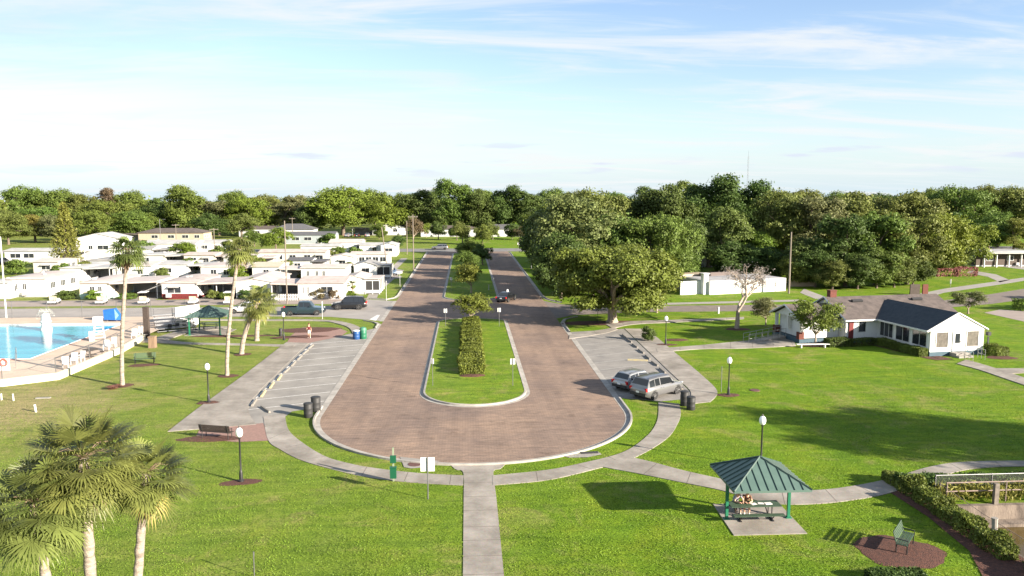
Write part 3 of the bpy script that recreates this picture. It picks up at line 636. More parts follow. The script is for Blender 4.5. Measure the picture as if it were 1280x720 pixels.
# ------------------------------------------------------------------ trees beside the boulevard and in the park
def hof(px, py, top, Y=None):
    """height of something standing at photo base (px,py) whose tip is at row `top`"""
    x, y = P(px, py); lo, hi = 0, 45
    for _ in range(40):
        m = (lo+hi)/2; r = x*math.cos(YAW)-y*math.sin(YAW); fw = x*math.sin(YAW)+y*math.cos(YAW); z = m-H
        v = 360-F*(fw*math.sin(PIT)+z*math.cos(PIT))/(fw*math.cos(PIT)-z*math.sin(PIT))
        lo, hi = (m, hi) if v > top else (lo, m)
    return m
o1 = P(765, 403)
tree('spreading', o1, 10.0, 10.2, 'broad golden green shade tree with pale forked trunk on a mulch bed', name='shade_tree', rz=.6)
mulch_bed((o1[0]-.6, o1[1]-.4), 6.4, 1.75, .03, 3)
BEHIND = [  # key, px, Y, height, radius, kind, label
 ('ragged', 722, 134, 17.5, 8.6, 'pale', 'pale grey green airy tree rising behind the broad shade tree'),
 ('dense', 702, 124, 11.0, 4.6, 'dark', 'dark bushy tree beside the right lane, left of the pale airy tree'),
 ('round', 688, 150, 14.0, 5.0, 'dark', 'dark round tree at the roadside behind the dark bushy tree'),
 ('dense', 678, 176, 13.5, 5.0, 'dark', 'dark roadside tree third along the right lane behind the shade tree'),
 ('round', 684, 205, 17.0, 7.0, 'mid', 'green round tree beyond the dark roadside trees of the right lane'),
 ('dense', 770, 142, 13.5, 6.5, 'mid', 'mid green tree between the pale airy tree and the white-walled building'),
 ('broad', 822, 137, 13.0, 7.0, 'mid', 'leaning mid green tree hanging over the left end of the white-walled building'),
 ('broad', 745, 172, 17.5, 8.5, 'olive', 'olive tree crown showing above the pale airy tree'),
 ('tall', 800, 178, 17.8, 7.5, 'dark', 'dark tree behind the mid green tree near the white-walled building'),
 ('tall', 842, 172, 19.2, 6.5, 'dark', 'tall dark tree standing left of the highest dark crown'),
 ('tall', 888, 176, 21.5, 8.0, 'dark', 'highest dark crown of the wood, above the white-walled building'),
 ('tall', 932, 182, 20.3, 7.0, 'dark', 'tall dark tree right of the highest crown, below the radio mast'),
 ('willowy', 905, 158, 15.2, 5.6, 'olive', 'drooping olive tree in front of the highest dark crown'),
 ('dense', 858, 150, 12.5, 5.0, 'dark', 'dark low tree behind the left end of the white-walled building'),
 ('dense', 945, 160, 9.5, 5.0, 'bright', 'low bright tree behind the right half of the white-walled building'),
 ('broad', 985, 165, 17.2, 8.5, 'olive', 'wide olive oak behind the lone utility pole'),
 ('ragged', 1022, 160, 17.0, 8.0, 'moss', 'mossy grey oak right of the lone utility pole'),
 ('dense', 1008, 142, 9.0, 4.6, 'dark', 'low dark tree at the foot of the mossy grey oak'),
 ('willowy', 1062, 138, 14.0, 5.6, 'dark', 'dark tree with bare pale limbs above the chimney of the white house'),
 ('tall', 1075, 165, 17.5, 8.0, 'olive', 'olive oak behind the dark tree with bare pale limbs'),
 ('willowy', 1100, 140, 14.5, 6.0, 'mid', 'green drooping tree above the ridge of the white house'),
 ('willowy', 1140, 141, 14.0, 6.0, 'olive', 'olive drooping tree above the right end of the house ridge'),
 ('broad', 1128, 172, 17.0, 8.5, 'olive', 'broad olive oak behind the two drooping trees of the house'),
 ('dense', 1178, 158, 13.0, 6.2, 'bright', 'bright green tree leaning out over the far sunny lawn'),
 ('round', 1205, 166, 13.5, 7.0, 'bright', 'bright green round tree above the pink flower bank'),
 ('round', 1165, 186, 16.5, 7.5, 'dark', 'dark tree behind the bright green trees of the far sunny lawn'),
 ('broad', 1205, 226, 18.8, 11.0, 'mid', 'wide green oak left above the columned porch house'),
 ('broad', 1250, 236, 18.6, 11.0, 'olive', 'wide olive oak above the columned porch house'),
 ('broad', 1300, 230, 17.5, 10.0, 'olive', 'olive oak at the picture edge above the columned porch house'),
 ('round', 1240, 205, 13.0, 7.0, 'mid', 'rounded tree directly left of the columned porch house'),
 ('ragged', 1272, 198, 11.0, 5.0, 'yellow', 'yellow green tree standing behind the columned porch house'),
]
for key, px, Y, h, r, kind, lab in BEHIND: tree(key, at(px, Y), h, r, lab, kind=kind)
for i, (px, Y, h, r, kind, lab) in enumerate((
 (1000, 139, 6.0, 3.6, 'mid', 'understory thicket at the lane right of the lone pole'), (1024, 137, 7.0, 4.0, 'dark', 'dark understory thicket left of the tree with bare pale limbs'),
 (1046, 134, 5.5, 3.4, 'olive', 'olive understory thicket behind the chimney of the white house'), (1078, 134, 6.5, 3.8, 'dark', 'dark understory thicket behind the left roof vent of the white house'),
 (1102, 135, 7.5, 4.0, 'mid', 'green understory thicket behind the middle of the house ridge'), (1124, 136, 6.5, 3.8, 'olive', 'olive understory thicket behind the right roof vent of the white house'),
 (1148, 139, 6.5, 3.6, 'dark', 'dark understory thicket left of the gate pier'), (1168, 158, 7.0, 5.0, 'mid', 'green understory behind the pink flower bank'),
 (1192, 164, 6.5, 5.0, 'dark', 'dark understory under the bright green round tree'), (705, 133, 8.5, 5.2, 'mid', 'green thicket between the dark bushy tree and the pale airy tree'),
 (742, 128, 7.5, 5.0, 'dark', 'dark thicket behind the crown of the broad shade tree'), (790, 132, 8.5, 5.2, 'olive', 'olive thicket right behind the broad shade tree'),
 (850, 141, 7.0, 4.2, 'mid', 'green thicket hugging the left end of the white-walled building'), (920, 148, 8.0, 5.0, 'dark', 'dark thicket behind the roof of the white-walled building'),
 (960, 146, 7.0, 4.6, 'dark', 'dark thicket behind the right end of the white-walled building'), (688, 168, 8.0, 4.2, 'mid', 'green thicket along the right lane behind the dark round tree'),
 (680, 190, 8.0, 4.2, 'dark', 'dark thicket along the right lane near the far crossing'))): tree('dense', at(px, Y), h, r, lab, kind=kind, name='thicket', cat='thicket')
# far wood beyond the last street, tree by tree in three rows
def plant_wood(row, Y0, specs):
    for i, (px, top, wpx, key, kind, lab) in enumerate(specs):
        Y = Y0+rnd.uniform(-6, 6); x, y = at(px, Y)
        d = x*math.sin(YAW)+y*math.cos(YAW); h = H-(top-242)/F*d
        tree(key, (x, y), max(6, h), wpx/F*d*.5, lab, kind=kind, group='trees of the far wood')
plant_wood('front', 320, [
 (8, 262, 60, 'broad', 'olive', 'olive oak at the far left edge of the front row of the wood'),
 (48, 258, 62, 'broad', 'mid', 'mossy edged green oak left above the flat carport roof'),
 (92, 262, 60, 'ragged', 'olive', 'olive oak directly behind the tall conifer'),
 (138, 250, 76, 'broad', 'mid', 'broad green oak behind the tall two-storey white house'),
 (172, 262, 46, 'round', 'mid', 'smaller round oak right of the tall white house'),
 (232, 229, 58, 'tall', 'mid', 'tall sunlit oak standing over the brown-roofed long house'),
 (206, 252, 34, 'dense', 'dark', 'dark shaded tree at the left gable of the brown-roofed long house'),
 (272, 247, 60, 'willowy', 'moss', 'mossy grey oak right of the tall sunlit oak'),
 (312, 246, 62, 'broad', 'bright', 'bright oak above the yard with the leafy green tree'),
 (352, 250, 56, 'ragged', 'moss', 'brownish loose oak above the grey hip-roofed house'),
 (428, 233, 88, 'broad', 'bright', 'largest bright green oak of the wood, over the parked cars of the far yard'),
 (386, 252, 40, 'dense', 'dark', 'dark tree tucked at the left side of the largest bright oak'),
 (483, 239, 64, 'round', 'bright', 'light green rounded oak right of the largest bright oak'),
 (520, 235, 46, 'tall', 'dark', 'dark slender oak over the grey gabled far house'),
 (568, 221, 54, 'tall', 'mid', 'tallest oak of the far wood, straight above the median'),
 (600, 234, 46, 'tall', 'dark', 'dark oak right of the tallest oak above the median'),
 (632, 229, 46, 'tall', 'dark', 'dark oak above the grey ranch house right of the median'),
 (660, 236, 48, 'tall', 'dark', 'dark oak at the right lane end above the far crossing')])
plant_wood('middle', 352, [
 (30, 232, 66, 'broad', 'mid', 'high green oak of the back row at the far left'),
 (68, 236, 60, 'broad', 'mid', 'back row oak left of the brown crowned one'),
 (104, 239, 50, 'ragged', 'olive', 'back row oak just above the tall conifer'),
 (130, 231, 34, 'ragged', 'brown', 'brown crowned tree standing above the back row'),
 (160, 238, 50, 'broad', 'mid', 'back row oak right of the brown crowned tree'),
 (196, 242, 50, 'round', 'dark', 'back row dark oak in the dip left of the tall sunlit oak'),
 (288, 238, 50, 'broad', 'mid', 'back row oak above the mossy grey oak'),
 (330, 243, 56, 'broad', 'olive', 'back row olive oak above the bright oak of the yard'),
 (372, 241, 52, 'ragged', 'moss', 'back row greyish oak left of the largest bright oak'),
 (468, 236, 44, 'broad', 'mid', 'back row oak peeping right of the largest bright oak'),
 (505, 241, 40, 'broad', 'mid', 'back row oak above the light green rounded oak'),
 (545, 233, 40, 'tall', 'dark', 'back row dark oak left of the tallest oak'),
 (615, 236, 44, 'tall', 'mid', 'back row green oak between the two dark oaks right of the median'),
 (690, 235, 52, 'broad', 'mid', 'back row oak beyond the roadside trees of the right lane'),
 (722, 238, 52, 'broad', 'olive', 'back row oak peeping over the pale airy tree'),
 (765, 240, 54, 'broad', 'mid', 'back row oak in the dip left of the tall dark trees'),
 (812, 231, 50, 'tall', 'dark', 'back row oak behind the first tall dark tree'),
 (860, 224, 50, 'tall', 'mid', 'back row green oak left of the highest dark crown'),
 (912, 222, 52, 'tall', 'mid', 'back row green oak right of the highest dark crown'),
 (965, 231, 56, 'tall', 'olive', 'back row oak right below the radio mast'),
 (1008, 236, 56, 'broad', 'olive', 'back row oak above the mossy grey oak of the pole'),
 (1052, 239, 56, 'broad', 'mid', 'back row oak above the tree with bare pale limbs'),
 (1098, 241, 54, 'broad', 'dark', 'back row dark oak above the drooping trees of the house'),
 (1132, 238, 46, 'tall', 'dark', 'back row dark oak in the dip before the right-hand wood'),
 (1172, 235, 50, 'broad', 'mid', 'back row oak where the right-hand wood rises again'),
 (1226, 231, 56, 'broad', 'olive', 'back row oak between the two wide oaks at the porch house'),
 (1268, 234, 52, 'broad', 'mid', 'back row oak last before the right picture edge')])
for px, Y, top, wpx, key, kind, lab in ((6, 268, 264, 52, 'broad', 'olive', 'olive oak standing forward at the far left behind the flat carport house'), (40, 282, 266, 50, 'ragged', 'yellow', 'yellowish ragged oak forward of the wood left of the conifer'), (66, 274, 268, 44, 'broad', 'moss', 'mossy oak forward of the wood touching the left side of the conifer'), (112, 284, 262, 48, 'broad', 'mid', 'green oak forward of the wood between conifer and tall white house'), (160, 290, 262, 56, 'broad', 'mid', 'green oak forward of the wood over the right gable of the tall white house'), (262, 296, 262, 44, 'round', 'dark', 'dark oak at the right end of the brown-roofed long house'), (300, 300, 262, 44, 'round', 'olive', 'olive oak left of the pale house behind the yard tree')):
    x, y = at(px, Y); d_ = x*math.sin(YAW)+y*math.cos(YAW); tree(key, (x, y), H-(top-242)/F*d_, wpx/F*d_*.5, lab, kind=kind, group='trees of the far wood')
def far_wood():
    rg = np.random.default_rng(5); bl = []
    for i in range(300):
        a = R(rg.uniform(-44, 40)); d = rg.uniform(400, 620); r = rg.uniform(7, 11); x, y = d*math.sin(a), d*math.cos(a)
        bl.append((x, y, rg.uniform(4, 8.5), r, r, rg.uniform(6, 9)))
    for i in range(170):
        a = R(rg.uniform(-46, 42)); d = rg.uniform(374, 400); r = rg.uniform(6, 9); x, y = d*math.sin(a), d*math.cos(a)
        bl.append((x, y, rg.uniform(3, 6), r, r, rg.uniform(5, 8)))
    me = leaf_mesh('far_wood', *cloud_leaves(bl, 5200, 14, .9, 1.4, 6), LEAF['mid'], 6)
    o = bpy.data.objects.new('far_wood', me); C.objects.link(o); o['kind'] = 'stuff'
    tag(o, 'continuous far wood closing the horizon behind the oaks', 'wood')
far_wood()
# ------------------------------------------------------------------ median planting
def small_tree(px, py, h, r, label, kind='golden', key='small', name='ornamental_tree', z=0.0, cat='tree'):
    t = tree(key, P(px, py, z), h, r, label, cat=cat, name=name, kind=kind); t.location.z = z; return t
small_tree(588, 404, 3.9, 2.7, 'olive crape myrtle with pale stems at the head of the clipped hedge', 'golden', z=.13)
small_tree(589, 366, 5.2, 3.0, 'golden crape myrtle alone on the far median lawn', 'golden', z=.13)
small_tree(586, 339, 5.0, 2.7, 'dark green median tree behind the golden crape myrtle', 'mid', 'round', z=.13)
small_tree(588, 325, 6.2, 3.5, 'large dark green median tree near the far crossing', 'mid', 'round', z=.13)
small_tree(603, 331, 5.5, 2.6, 'shaded median tree at the right side of the large dark one', 'dark', 'round', z=.13)
small_tree(603, 306, 7.5, 3.2, 'green tree rising at the far tip of the median', 'mid', 'round', z=.05)
small_tree(578, 305, 8.5, 3.4, 'yellowish tree rising left of the far tip of the median', 'olive', 'round', z=.05)
def leaf_box(n, box, leaf, seed, taper=.9, wob=.25):
    """leaves packed in and over a clipped box (x0,x1,y0,y1,z1)"""
    x0, x1, y0, y1, z1 = box; rg = np.random.default_rng(seed)
    u = rg.uniform(0, 1, (n, 3)); f = rg.choice(3, n, p=[.45, .35, .20])
    X = x0+(x1-x0)*u[:, 0]; Y = y0+(y1-y0)*u[:, 1]; Z = z1*u[:, 2]
    nor = rg.normal(size=(n, 3))*.6
    top = f == 0; Z[top] = z1*(1-.08*u[top, 2]); nor[top, 2] += 1
    sx_ = f == 1; sd_ = rg.choice([0, 1], n); X[sx_] = np.where(sd_[sx_] == 0, x0, x1); nor[sx_, 0] += np.where(sd_[sx_] == 0, -1, 1)
    sy_ = f == 2; Y[sy_] = np.where(sd_[sy_] == 0, y0, y1); nor[sy_, 1] += np.where(sd_[sy_] == 0, -1, 1)
    # lumpy outline
    ph = rg.uniform(0, 6.28, 6)
    bulge = wob*(np.sin(Y*2.1+ph[0])+np.sin(Y*3.9+ph[1]+X)+np.sin(X*2.7+ph[2]+Z*2))/3
    cx, cy = (x0+x1)/2, (y0+y1)/2
    X = cx+(X-cx)*(1+bulge*.35)+rg.normal(0, leaf*.5, n); Y = Y+rg.normal(0, leaf*.5, n); Z = np.maximum(.02, Z*(1+bulge*.4)+rg.normal(0, leaf*.4, n))
    tone = np.clip(.5+.25*np.sin(X*3+Y*2.3+ph[3])+rg.normal(0, .15, n), 0, 1)
    return np.stack([X, Y, Z], 1), nor, leaf*rg.uniform(.6, 1.3, n), tone
def hedge(boxes, leaf, kind, label, name='hedge', n=6000, z=0.0, seed=1, wob=.3, cat='hedge', rz=0., loc=None):
    parts = [leaf_box(n//len(boxes), b, leaf, seed+i, wob=wob) for i, b in enumerate(boxes)]
    me = leaf_mesh(name, *[np.concatenate([p[k] for p in parts]) for k in range(4)], LEAF[kind], seed)
    o = bpy.data.objects.new(name, me); C.objects.link(o); tag(o, label, cat); o.location = (0, 0, z) if loc is None else loc; o.rotation_euler.z = rz
    return o
hedge([(-.65, 1.42, 71.2, 76, .78), (-.7, 1.45, 76, 81.5, .9), (-.6, 1.40, 81.5, 87, .84), (-.62, 1.42, 87, 93, .92), (-.5, 1.4, 93, 100.0, .85)], .10, 'golden', 'long clipped olive hedge along the middle of the near median', n=30000, z=.13, seed=31, wob=.75)
mulch_bed((.4, 70.9), 1.35, .9, 0, 9, z=.17)
# canal hedges
hc = [(25.0+.12*i, 42.6-1.35*i) for i in range(9)]
hedge([(24.0, 24.95, 33.0+i*1.7, 34.8+i*1.7, .72+.16*math.sin(i*2.2)) for i in range(6)], .07, 'mid', 'leafy hedge running beside the canal above the mulch strip', n=17000, seed=41, wob=.9)
hedge([(24.4, 29, 41.2, 42.2, .72), (29, 34, 41.3, 42.3, .68), (34, 41, 41.5, 42.6, .72)], .08, 'dark', 'dark hedge between the curved walk and the canal fence', n=26000, seed=51, wob=.45)
hedge([(24.6, 25.7, 29.0, 32.2, .75)], .07, 'mid', 'leafy bush at the lower end of the canal hedge', n=9000, seed=55, wob=.5, name='hedge')
hedge([(17.0, 19.4, 30.6, 31.7, .45)], .07, 'dark', 'low dark hedge top at the bottom edge below the mulch circle', n=7000, seed=57, wob=.3)
struct('mulch_strip', MB().sheet([(22.0, 31.0), (23.2, 34), (23.55, 38), (23.3, 42.6), (24.4, 43.0), (25.2, 40.0), (25.2, 30)], .03), mulch)
mulch_bed((19.95, 34.15), 1.95, 1.75, -.1, 4)
def grass_clumps(name, area, n, seed, label, kind, h=.6):
    rg = np.random.default_rng(seed); x = rg.uniform(area[0], area[1], n); y = rg.uniform(area[2], area[3], n)
    pos = np.stack([x, y, rg.uniform(.05, h, n)], 1); nor = rg.normal(size=(n, 3)); nor[:, 2] *= .3
    me = leaf_mesh(name, pos, nor, rg.uniform(.10, .26, n), rg.uniform(.2, .9, n), LEAF[kind], seed, aspect=.2)
    o = bpy.data.objects.new(name, me); C.objects.link(o); o['kind'] = 'stuff'; tag(o, label, 'weeds')
grass_clumps('weeds', (25.4, 40, 39.7, 41.0), 2600, 3, 'yellowish weeds growing between the canal fence and its wall', 'yellow', .7)
# shrubs elsewhere
hedge([(-.2, 4.6, 0, 2.2, 1.5), (4.6, 9.0, .1, 2.4, 1.9), (9, 13, .2, 2.4, 1.6)], .11, 'mid', 'dark shrubbery in a mulch bed right of the white house', n=9000, seed=61, loc=(78.5, 106.8, 0), rz=.12, wob=.5, name='shrubbery')
hedge([(0, 3.4, 0, 2.6, 2.2), (2.6, 5, .4, 2.6, 1.7)], .11, 'dark', 'dark rounded shrub beside the curving drive at the right edge', n=6000, seed=63, loc=(91.5, 117.0, 0), wob=.6, name='shrub', cat='shrub')
# ------------------------------------------------------------------ conifer
def conifer(loc, h, r, label):
    rg = np.random.default_rng(77); pos = []; nor = []; ton = []
    mb = MB(); mb.tube([(0, 0, 0), (0, 0, h*.6), (.1, 0, h*.98)], [.28, .16, .04], n=8)
    for k in range(30):
        z = 1.2+(h-1.6)*(k/29)**.95; L_ = r*(1-(k/29))**.75*rg.uniform(.8, 1.15)+.35
        for j in range(9):
            t = j*.698+k*.9+rg.uniform(-.2, .2); d = np.array([math.cos(t), math.sin(t), .30])
            m = 26; s = rg.uniform(.2, 1, m)**.7; p = np.array([0, 0, z])+d*(s[:, None]*L_)+rg.normal(0, .13, (m, 3))
            pos.append(p); nor.append(rg.normal(size=(m, 3))+np.array([0, 0, .6])); ton.append(np.full(m, rg.uniform(.2, .9)))
            mb.tube([(0, 0, z), tuple(np.array([0, 0, z])+d*L_*.95)], [.045, .012], n=4, cap=False)
    pos = np.concatenate(pos); me = leaf_mesh('crown', pos, np.concatenate(nor), rg.uniform(.16, .34, len(pos)), np.concatenate(ton), LEAF['yellow'], 7, aspect=.35)
    t = thing('conifer', label, 'tree', loc); mb.build('trunk', bark, t, smooth=True)
    o = bpy.data.objects.new('crown', me); C.objects.link(o); o.parent = t
conifer(P(84, 336), 14.6, 3.0, 'tall yellowish conifer with tiered branches left of the tall white house')
# ------------------------------------------------------------------ bare winter tree with a haze of seed heads
def bare_tree(loc, h, label, seed, seeds=3200, kind='brown', spread=1.0):
    rg = random.Random(seed); mb = MB(); tips = []
    def grow(p, d, L_, r, lv):
        e = p+d*L_; m = p.lerp(e, .5)+Vector((rg.uniform(-.06, .06), rg.uniform(-.06, .06), 0))*L_
        mb.tube([p, m, e], [r, r*.85, r*.68], n=7 if lv < 2 else 4, cap=False); tips.append(e); tips.append(m)
        if lv == 5: return
        for _ in range(2 if lv == 0 else (3 if lv < 4 else 2)):
            nd = (d+Vector((rg.uniform(-1, 1), rg.uniform(-1, 1), rg.uniform(-.15, .5)))*(.75*spread)).normalized()
            grow(e, nd, L_*rg.uniform(.62, .86), r*.62, lv+1)
    grow(Vector((0, 0, -.1)), Vector((.02, 0, 1)).normalized(), h*.27, h*.022, 0)
    t = thing('bare_tree', label, 'tree', loc); t.scale = (1.55, 1.55, .93); mb.build('trunk', palebark, t, smooth=True)
    nr = np.random.default_rng(seed); T = np.array([tuple(q) for q in tips if q.z > h*.38]); k = nr.choice(len(T), seeds)
    pos = T[k]+nr.normal(0, .22, (seeds, 3))
    me = leaf_mesh('crown', pos, nr.normal(size=(seeds, 3)), nr.uniform(.035, .085, seeds), nr.uniform(.3, 1, seeds), LEAF[kind], seed)
    o = bpy.data.objects.new('crown', me); C.objects.link(o); o.parent = t
LEAF['seed'] = leafmat('dry_seed_heads', (.215, .190, .172), trans=.1)
bare_tree(P(921, 411), 9.2, 'bare tree with greyish pink dry seed heads on the lawn left of the white house', 5, 2600, 'seed', 1.5)
mulch_bed(P(922, 411.5), 1.5, 1.1, 0, 12)
small_tree(957, 407, 3.6, 2.0, 'small grey stemmed ornamental tree behind the ramp of the white house', 'moss')
small_tree(821, 391, 5.0, 2.9, 'small golden tree on the verge touching the right side of the broad shade tree', 'golden')
# trees out on the right bank whose long shadows cross the lawn
tree('broad', (60, 31.5), 15.5, 6.5, 'tall oak on the right bank casting the long shadow over the lawn', rz=1.0)
tree('round', (70, 28), 13.5, 5.5, 'round oak on the right bank beside the tall oak', rz=2.0)
tree('ragged', (86, 50), 13.0, 5.0, 'thin oak on the right bank shading the lawn before the house', rz=2.0)
tree('ragged', (100, 62), 13.0, 5.5, 'thin oak on the right bank shading the lawn beside the house', rz=.4)
# leafy trees between the trailers
for key, px, py, h, r, kind, lab in (
 ('round', 345, 315, 8.0, 4.2, 'bright', 'leafy bright tree between the trailers left of the tall pole'),
 ('round', 318, 308, 6.0, 3.2, 'mid', 'green tree in the yard behind the second tall palm'),
 ('dense', 232, 328, 5.2, 3.6, 'bright', 'wide bright bush tree between the trailer roofs and the white cottages'),
 ('dense', 497, 312, 4.4, 2.4, 'dark', 'dark round bush at the far crossing left of the poles'),
 ('small', 517, 303, 8.5, 3.6, 'brown', 'brownish thin tree before the grey gabled far house'),
 ('small', 533, 297, 5.5, 2.4, 'bright', 'small bright tree on the lawn of the far ranch house'),
 ('dense', 423, 323, 3.2, 2.4, 'mid', 'bush between the roofs of the white back row trailers'),
 ('small', 1195, 322, 7.0, 3.0, 'yellow', 'young tree on the far sunny lawn before the porch house'),
 ('round', 548, 299.5, 7.5, 3.2, 'dark', 'dark lawn tree before the left half of the long low ranch house'), ('round', 571, 300.5, 6.5, 3.0, 'mid', 'green lawn tree before the middle of the long low ranch house'), ('round', 616, 299.5, 7.0, 3.0, 'olive', 'olive lawn tree before the left end of the dark roofed ranch house'), ('dense', 640, 299, 6.0, 3.0, 'dark', 'dark lawn tree before the right end of the dark roofed ranch house'), ('dense', 474, 299, 6.0, 3.2, 'mid', 'green lawn tree left of the grey gabled far house'),
 ('round', 650, 300, 5.5, 2.6, 'brown', 'reddish small tree beside the right far ranch house'),
 ('dense', 1047, 352, 3.0, 3.0, 'yellow', 'yellow green weeds bank beside the lane left of the dark drooping trees')):
    tree(key, P(px, py), h, r, lab, kind=kind)
# ================================================================== palms
fanm = leafmat('palm_fan_green', (.108, .134, .036), var=.55, trans=.3, rough=.42)
fand = leafmat('palm_fan_dead', (.20, .14, .085), var=.35, trans=.2)
fany = leafmat('palm_fan_yellowing', (.22, .19, .05), var=.35, trans=.25)
def fan_leaves(specs, seed, Lp, Lf, nseg=26, wseg=.034, droop=.35):
    """costapalmate leaves. specs: list of (azimuth, elevation, size). returns mesh arrays"""
    rg = random.Random(seed); V = []; Fc = []; T = []
    for az, el, sz in specs:
        d = Vector((math.cos(az)*math.cos(el), math.sin(az)*math.cos(el), math.sin(el)))
        side = d.cross(Vector((0, 0, 1))); side = side.normalized() if side.length > .05 else Vector((1, 0, 0))
        up = side.cross(d).normalized(); tone = rg.uniform(.15, .9)
        lp, lf = Lp*sz*rg.uniform(.85, 1.1), Lf*sz
        sag = -.22*lp*math.cos(el); hub = d*lp+Vector((0, 0, sag*.5)); w = .022
        mid = d*lp*.5+Vector((0, 0, .02))
        for a, b in ((Vector((0, 0, 0)), mid), (mid, hub)):
            o = len(V); V += [a-side*w, a+side*w, b+side*w*.8, b-side*w*.8]; Fc.append((o, o+1, o+2, o+3)); T.append(tone)
        tw = rg.uniform(-.5, .5)
        for i in range(nseg):
            t = -2.05+4.1*i/(nseg-1)+rg.uniform(-.04, .04)
            sd = d*math.cos(t)+side*math.sin(t)*.95+up*(.18*abs(math.sin(t))+tw*.15*math.sin(t))
            sd.normalize(); L_ = lf*(1-.28*abs(t)/2.05)*rg.uniform(.88, 1.05)
            nrm = sd.cross(up).normalized(); ww = wseg*sz
            p1 = hub+sd*L_*.5+Vector((0, 0, -droop*.12*L_)); p2 = hub+sd*L_*.86+Vector((0, 0, -droop*.42*L_)); p3 = hub+sd*L_*1.0+Vector((0, 0, -droop*.85*L_))
            o = len(V); V += [hub, p1-nrm*ww, p1+nrm*ww, p2-nrm*ww*.45, p2+nrm*ww*.45, p3]
            tt = tone+rg.uniform(-.12, .12)
            Fc += [(o, o+1, o+2), (o+1, o+3, o+4, o+2), (o+3, o+5, o+4)]; T += [tt]*3
    return V, Fc, T
def leafmesh_obj(name, V, Fc, T, mat, parent, loc):
    me = bpy.data.meshes.new(name); me.from_pydata(V, [], Fc); a = me.attributes.new('tone', 'FLOAT', 'FACE'); a.data.foreach_set('value', [min(1, max(0, t)) for t in T]); me.materials.append(mat); me.update()
    o = bpy.data.objects.new(name, me); C.objects.link(o); o.parent = parent; o.location = loc; return o
def palm(base, top, label, r=.17, Lp=.95, Lf=1.05, n=34, dead=9, seed=1, boots=False, nseg=26, wseg=.034, low=-.75, yellow=0, droop=.35, name='palm_tree', group=None):
    """base (x,y), top = crown centre (x,y,z)"""
    t = thing(name, label, 'palm tree', base, group=group); rg = random.Random(seed)
    tp = Vector(top)-Vector((*base, 0)); mb = MB(); k = 26; pts = []; rad = []
    for i in range(k+1):
        f = i/k; p = Vector((tp.x*f**1.6, tp.y*f**1.6, tp.z*f)); pts.append(p+Vector((rg.uniform(-1, 1), rg.uniform(-1, 1), 0))*.012); rad.append(r*(1.25 if i == 0 else 1)*(1-.18*f)*(1+.04*math.sin(i*2.3))*(1.1 if i % 2 else 1))
    mb.tube(pts, rad, n=10); mb.build('trunk', palmbark, t, smooth=True)
    sp = []
    for i in range(n):
        f = i/n; el = math.asin(max(-1, min(1, 1-(1-math.sin(low))*((f+.02)**.8))))
        sp.append((i*2.399+rg.uniform(-.2, .2), el+rg.uniform(-.12, .12), rg.uniform(.85, 1.12)))
    leafmesh_obj('crown', *fan_leaves(sp, seed, Lp, Lf, nseg, wseg, droop), fanm, t, tp)
    if dead:
        ds = [(rg.uniform(0, 6.28), rg.uniform(-1.35, -.75), rg.uniform(.75, 1.0)) for _ in range(dead)]
        leafmesh_obj('dead_fronds', *fan_leaves(ds, seed+1, Lp*.8, Lf*.9, nseg, wseg, .9), fand, t, tp-Vector((0, 0, .12)))
        # fibrous flower stalks among the leaf bases
        fb = MB()
        for _ in range(26):
            a = rg.uniform(0, 6.28); e = rg.uniform(.1, .9); L_ = rg.uniform(.45, 1.0)*Lp
            d = Vector((math.cos(a), math.sin(a), e)).normalized()
            fb.tube([(0, 0, 0), d*L_*.6+Vector((0, 0, .05)), d*L_+Vector((0, 0, -.22*L_))], [.012, .01, .004], n=4, cap=False)
        o = fb.build('flower_stalks', M('dry_palm_fibre', (.22, .15, .10), (.16, .11, .075), scale=8), t); o.location = tp
    if yellow:
        ys = [(rg.uniform(0, 6.28), rg.uniform(-1.2, -.5), rg.uniform(.8, 1.05)) for _ in range(yellow)]
        leafmesh_obj('yellow_fronds', *fan_leaves(ys, seed+3, Lp*.8, Lf*.9, nseg, wseg, .7), fany, t, tp-Vector((0, 0, .1)))
    if boots:
        bt = MB()
        for i in range(60):
            a = i*2.399; z = tp.z*(.55+.45*i/60); f = z/tp.z; c = Vector((tp.x*f**1.6, tp.y*f**1.6, z))
            d = Vector((math.cos(a), math.sin(a), 1.1)).normalized(); bt.tube([c+Vector((d.x, d.y, 0))*r*.8, c+Vector((d.x, d.y, 0))*r*.8+d*.30], [.05, .02], n=4)
        bt.build('leaf_bases', M('yellow_leaf_bases', (.42, .36, .06), (.30, .24, .07), scale=7), t)
    return t
def fg_palm(crown_px, z, trunk_px, tz, label, **k):
    c = P(*crown_px, z); b = P(*trunk_px, tz)
    return palm(b, (c[0], c[1], z), label, **k)
fg_palm((104, 572), 8.25, (112, 720), 4.4, 'tallest and central palm of the foreground trio with round green fan crown', seed=3, n=74, dead=4, Lp=1.12, Lf=.98, r=.19, nseg=24, wseg=.032, low=-.95)
fg_palm((42, 628), 7.2, (65, 720), 4.6, 'lowest dark fan palm of the foreground trio at the left picture edge', seed=5, n=64, dead=4, Lp=1.12, Lf=.98, r=.16, nseg=24, wseg=.032, low=-.95)
fg_palm((183, 592), 7.25, (162, 720), 4.0, 'leaning palm of the foreground trio with yellow dead fronds on its far side', seed=8, n=48, dead=6, Lp=.85, Lf=.8, r=.16, nseg=24, wseg=.030, yellow=3, low=-.9)
def tall_palm(base_px, crown_px, label, seed, **k):
    b = P(*base_px); Y = b[1]; x = at(crown_px[0], Y)[0]; d = x*math.sin(YAW)+Y*math.cos(YAW); z = H-(crown_px[1]-242)/F*d
    return palm(b, (x, Y, z), label, seed=seed, **k)
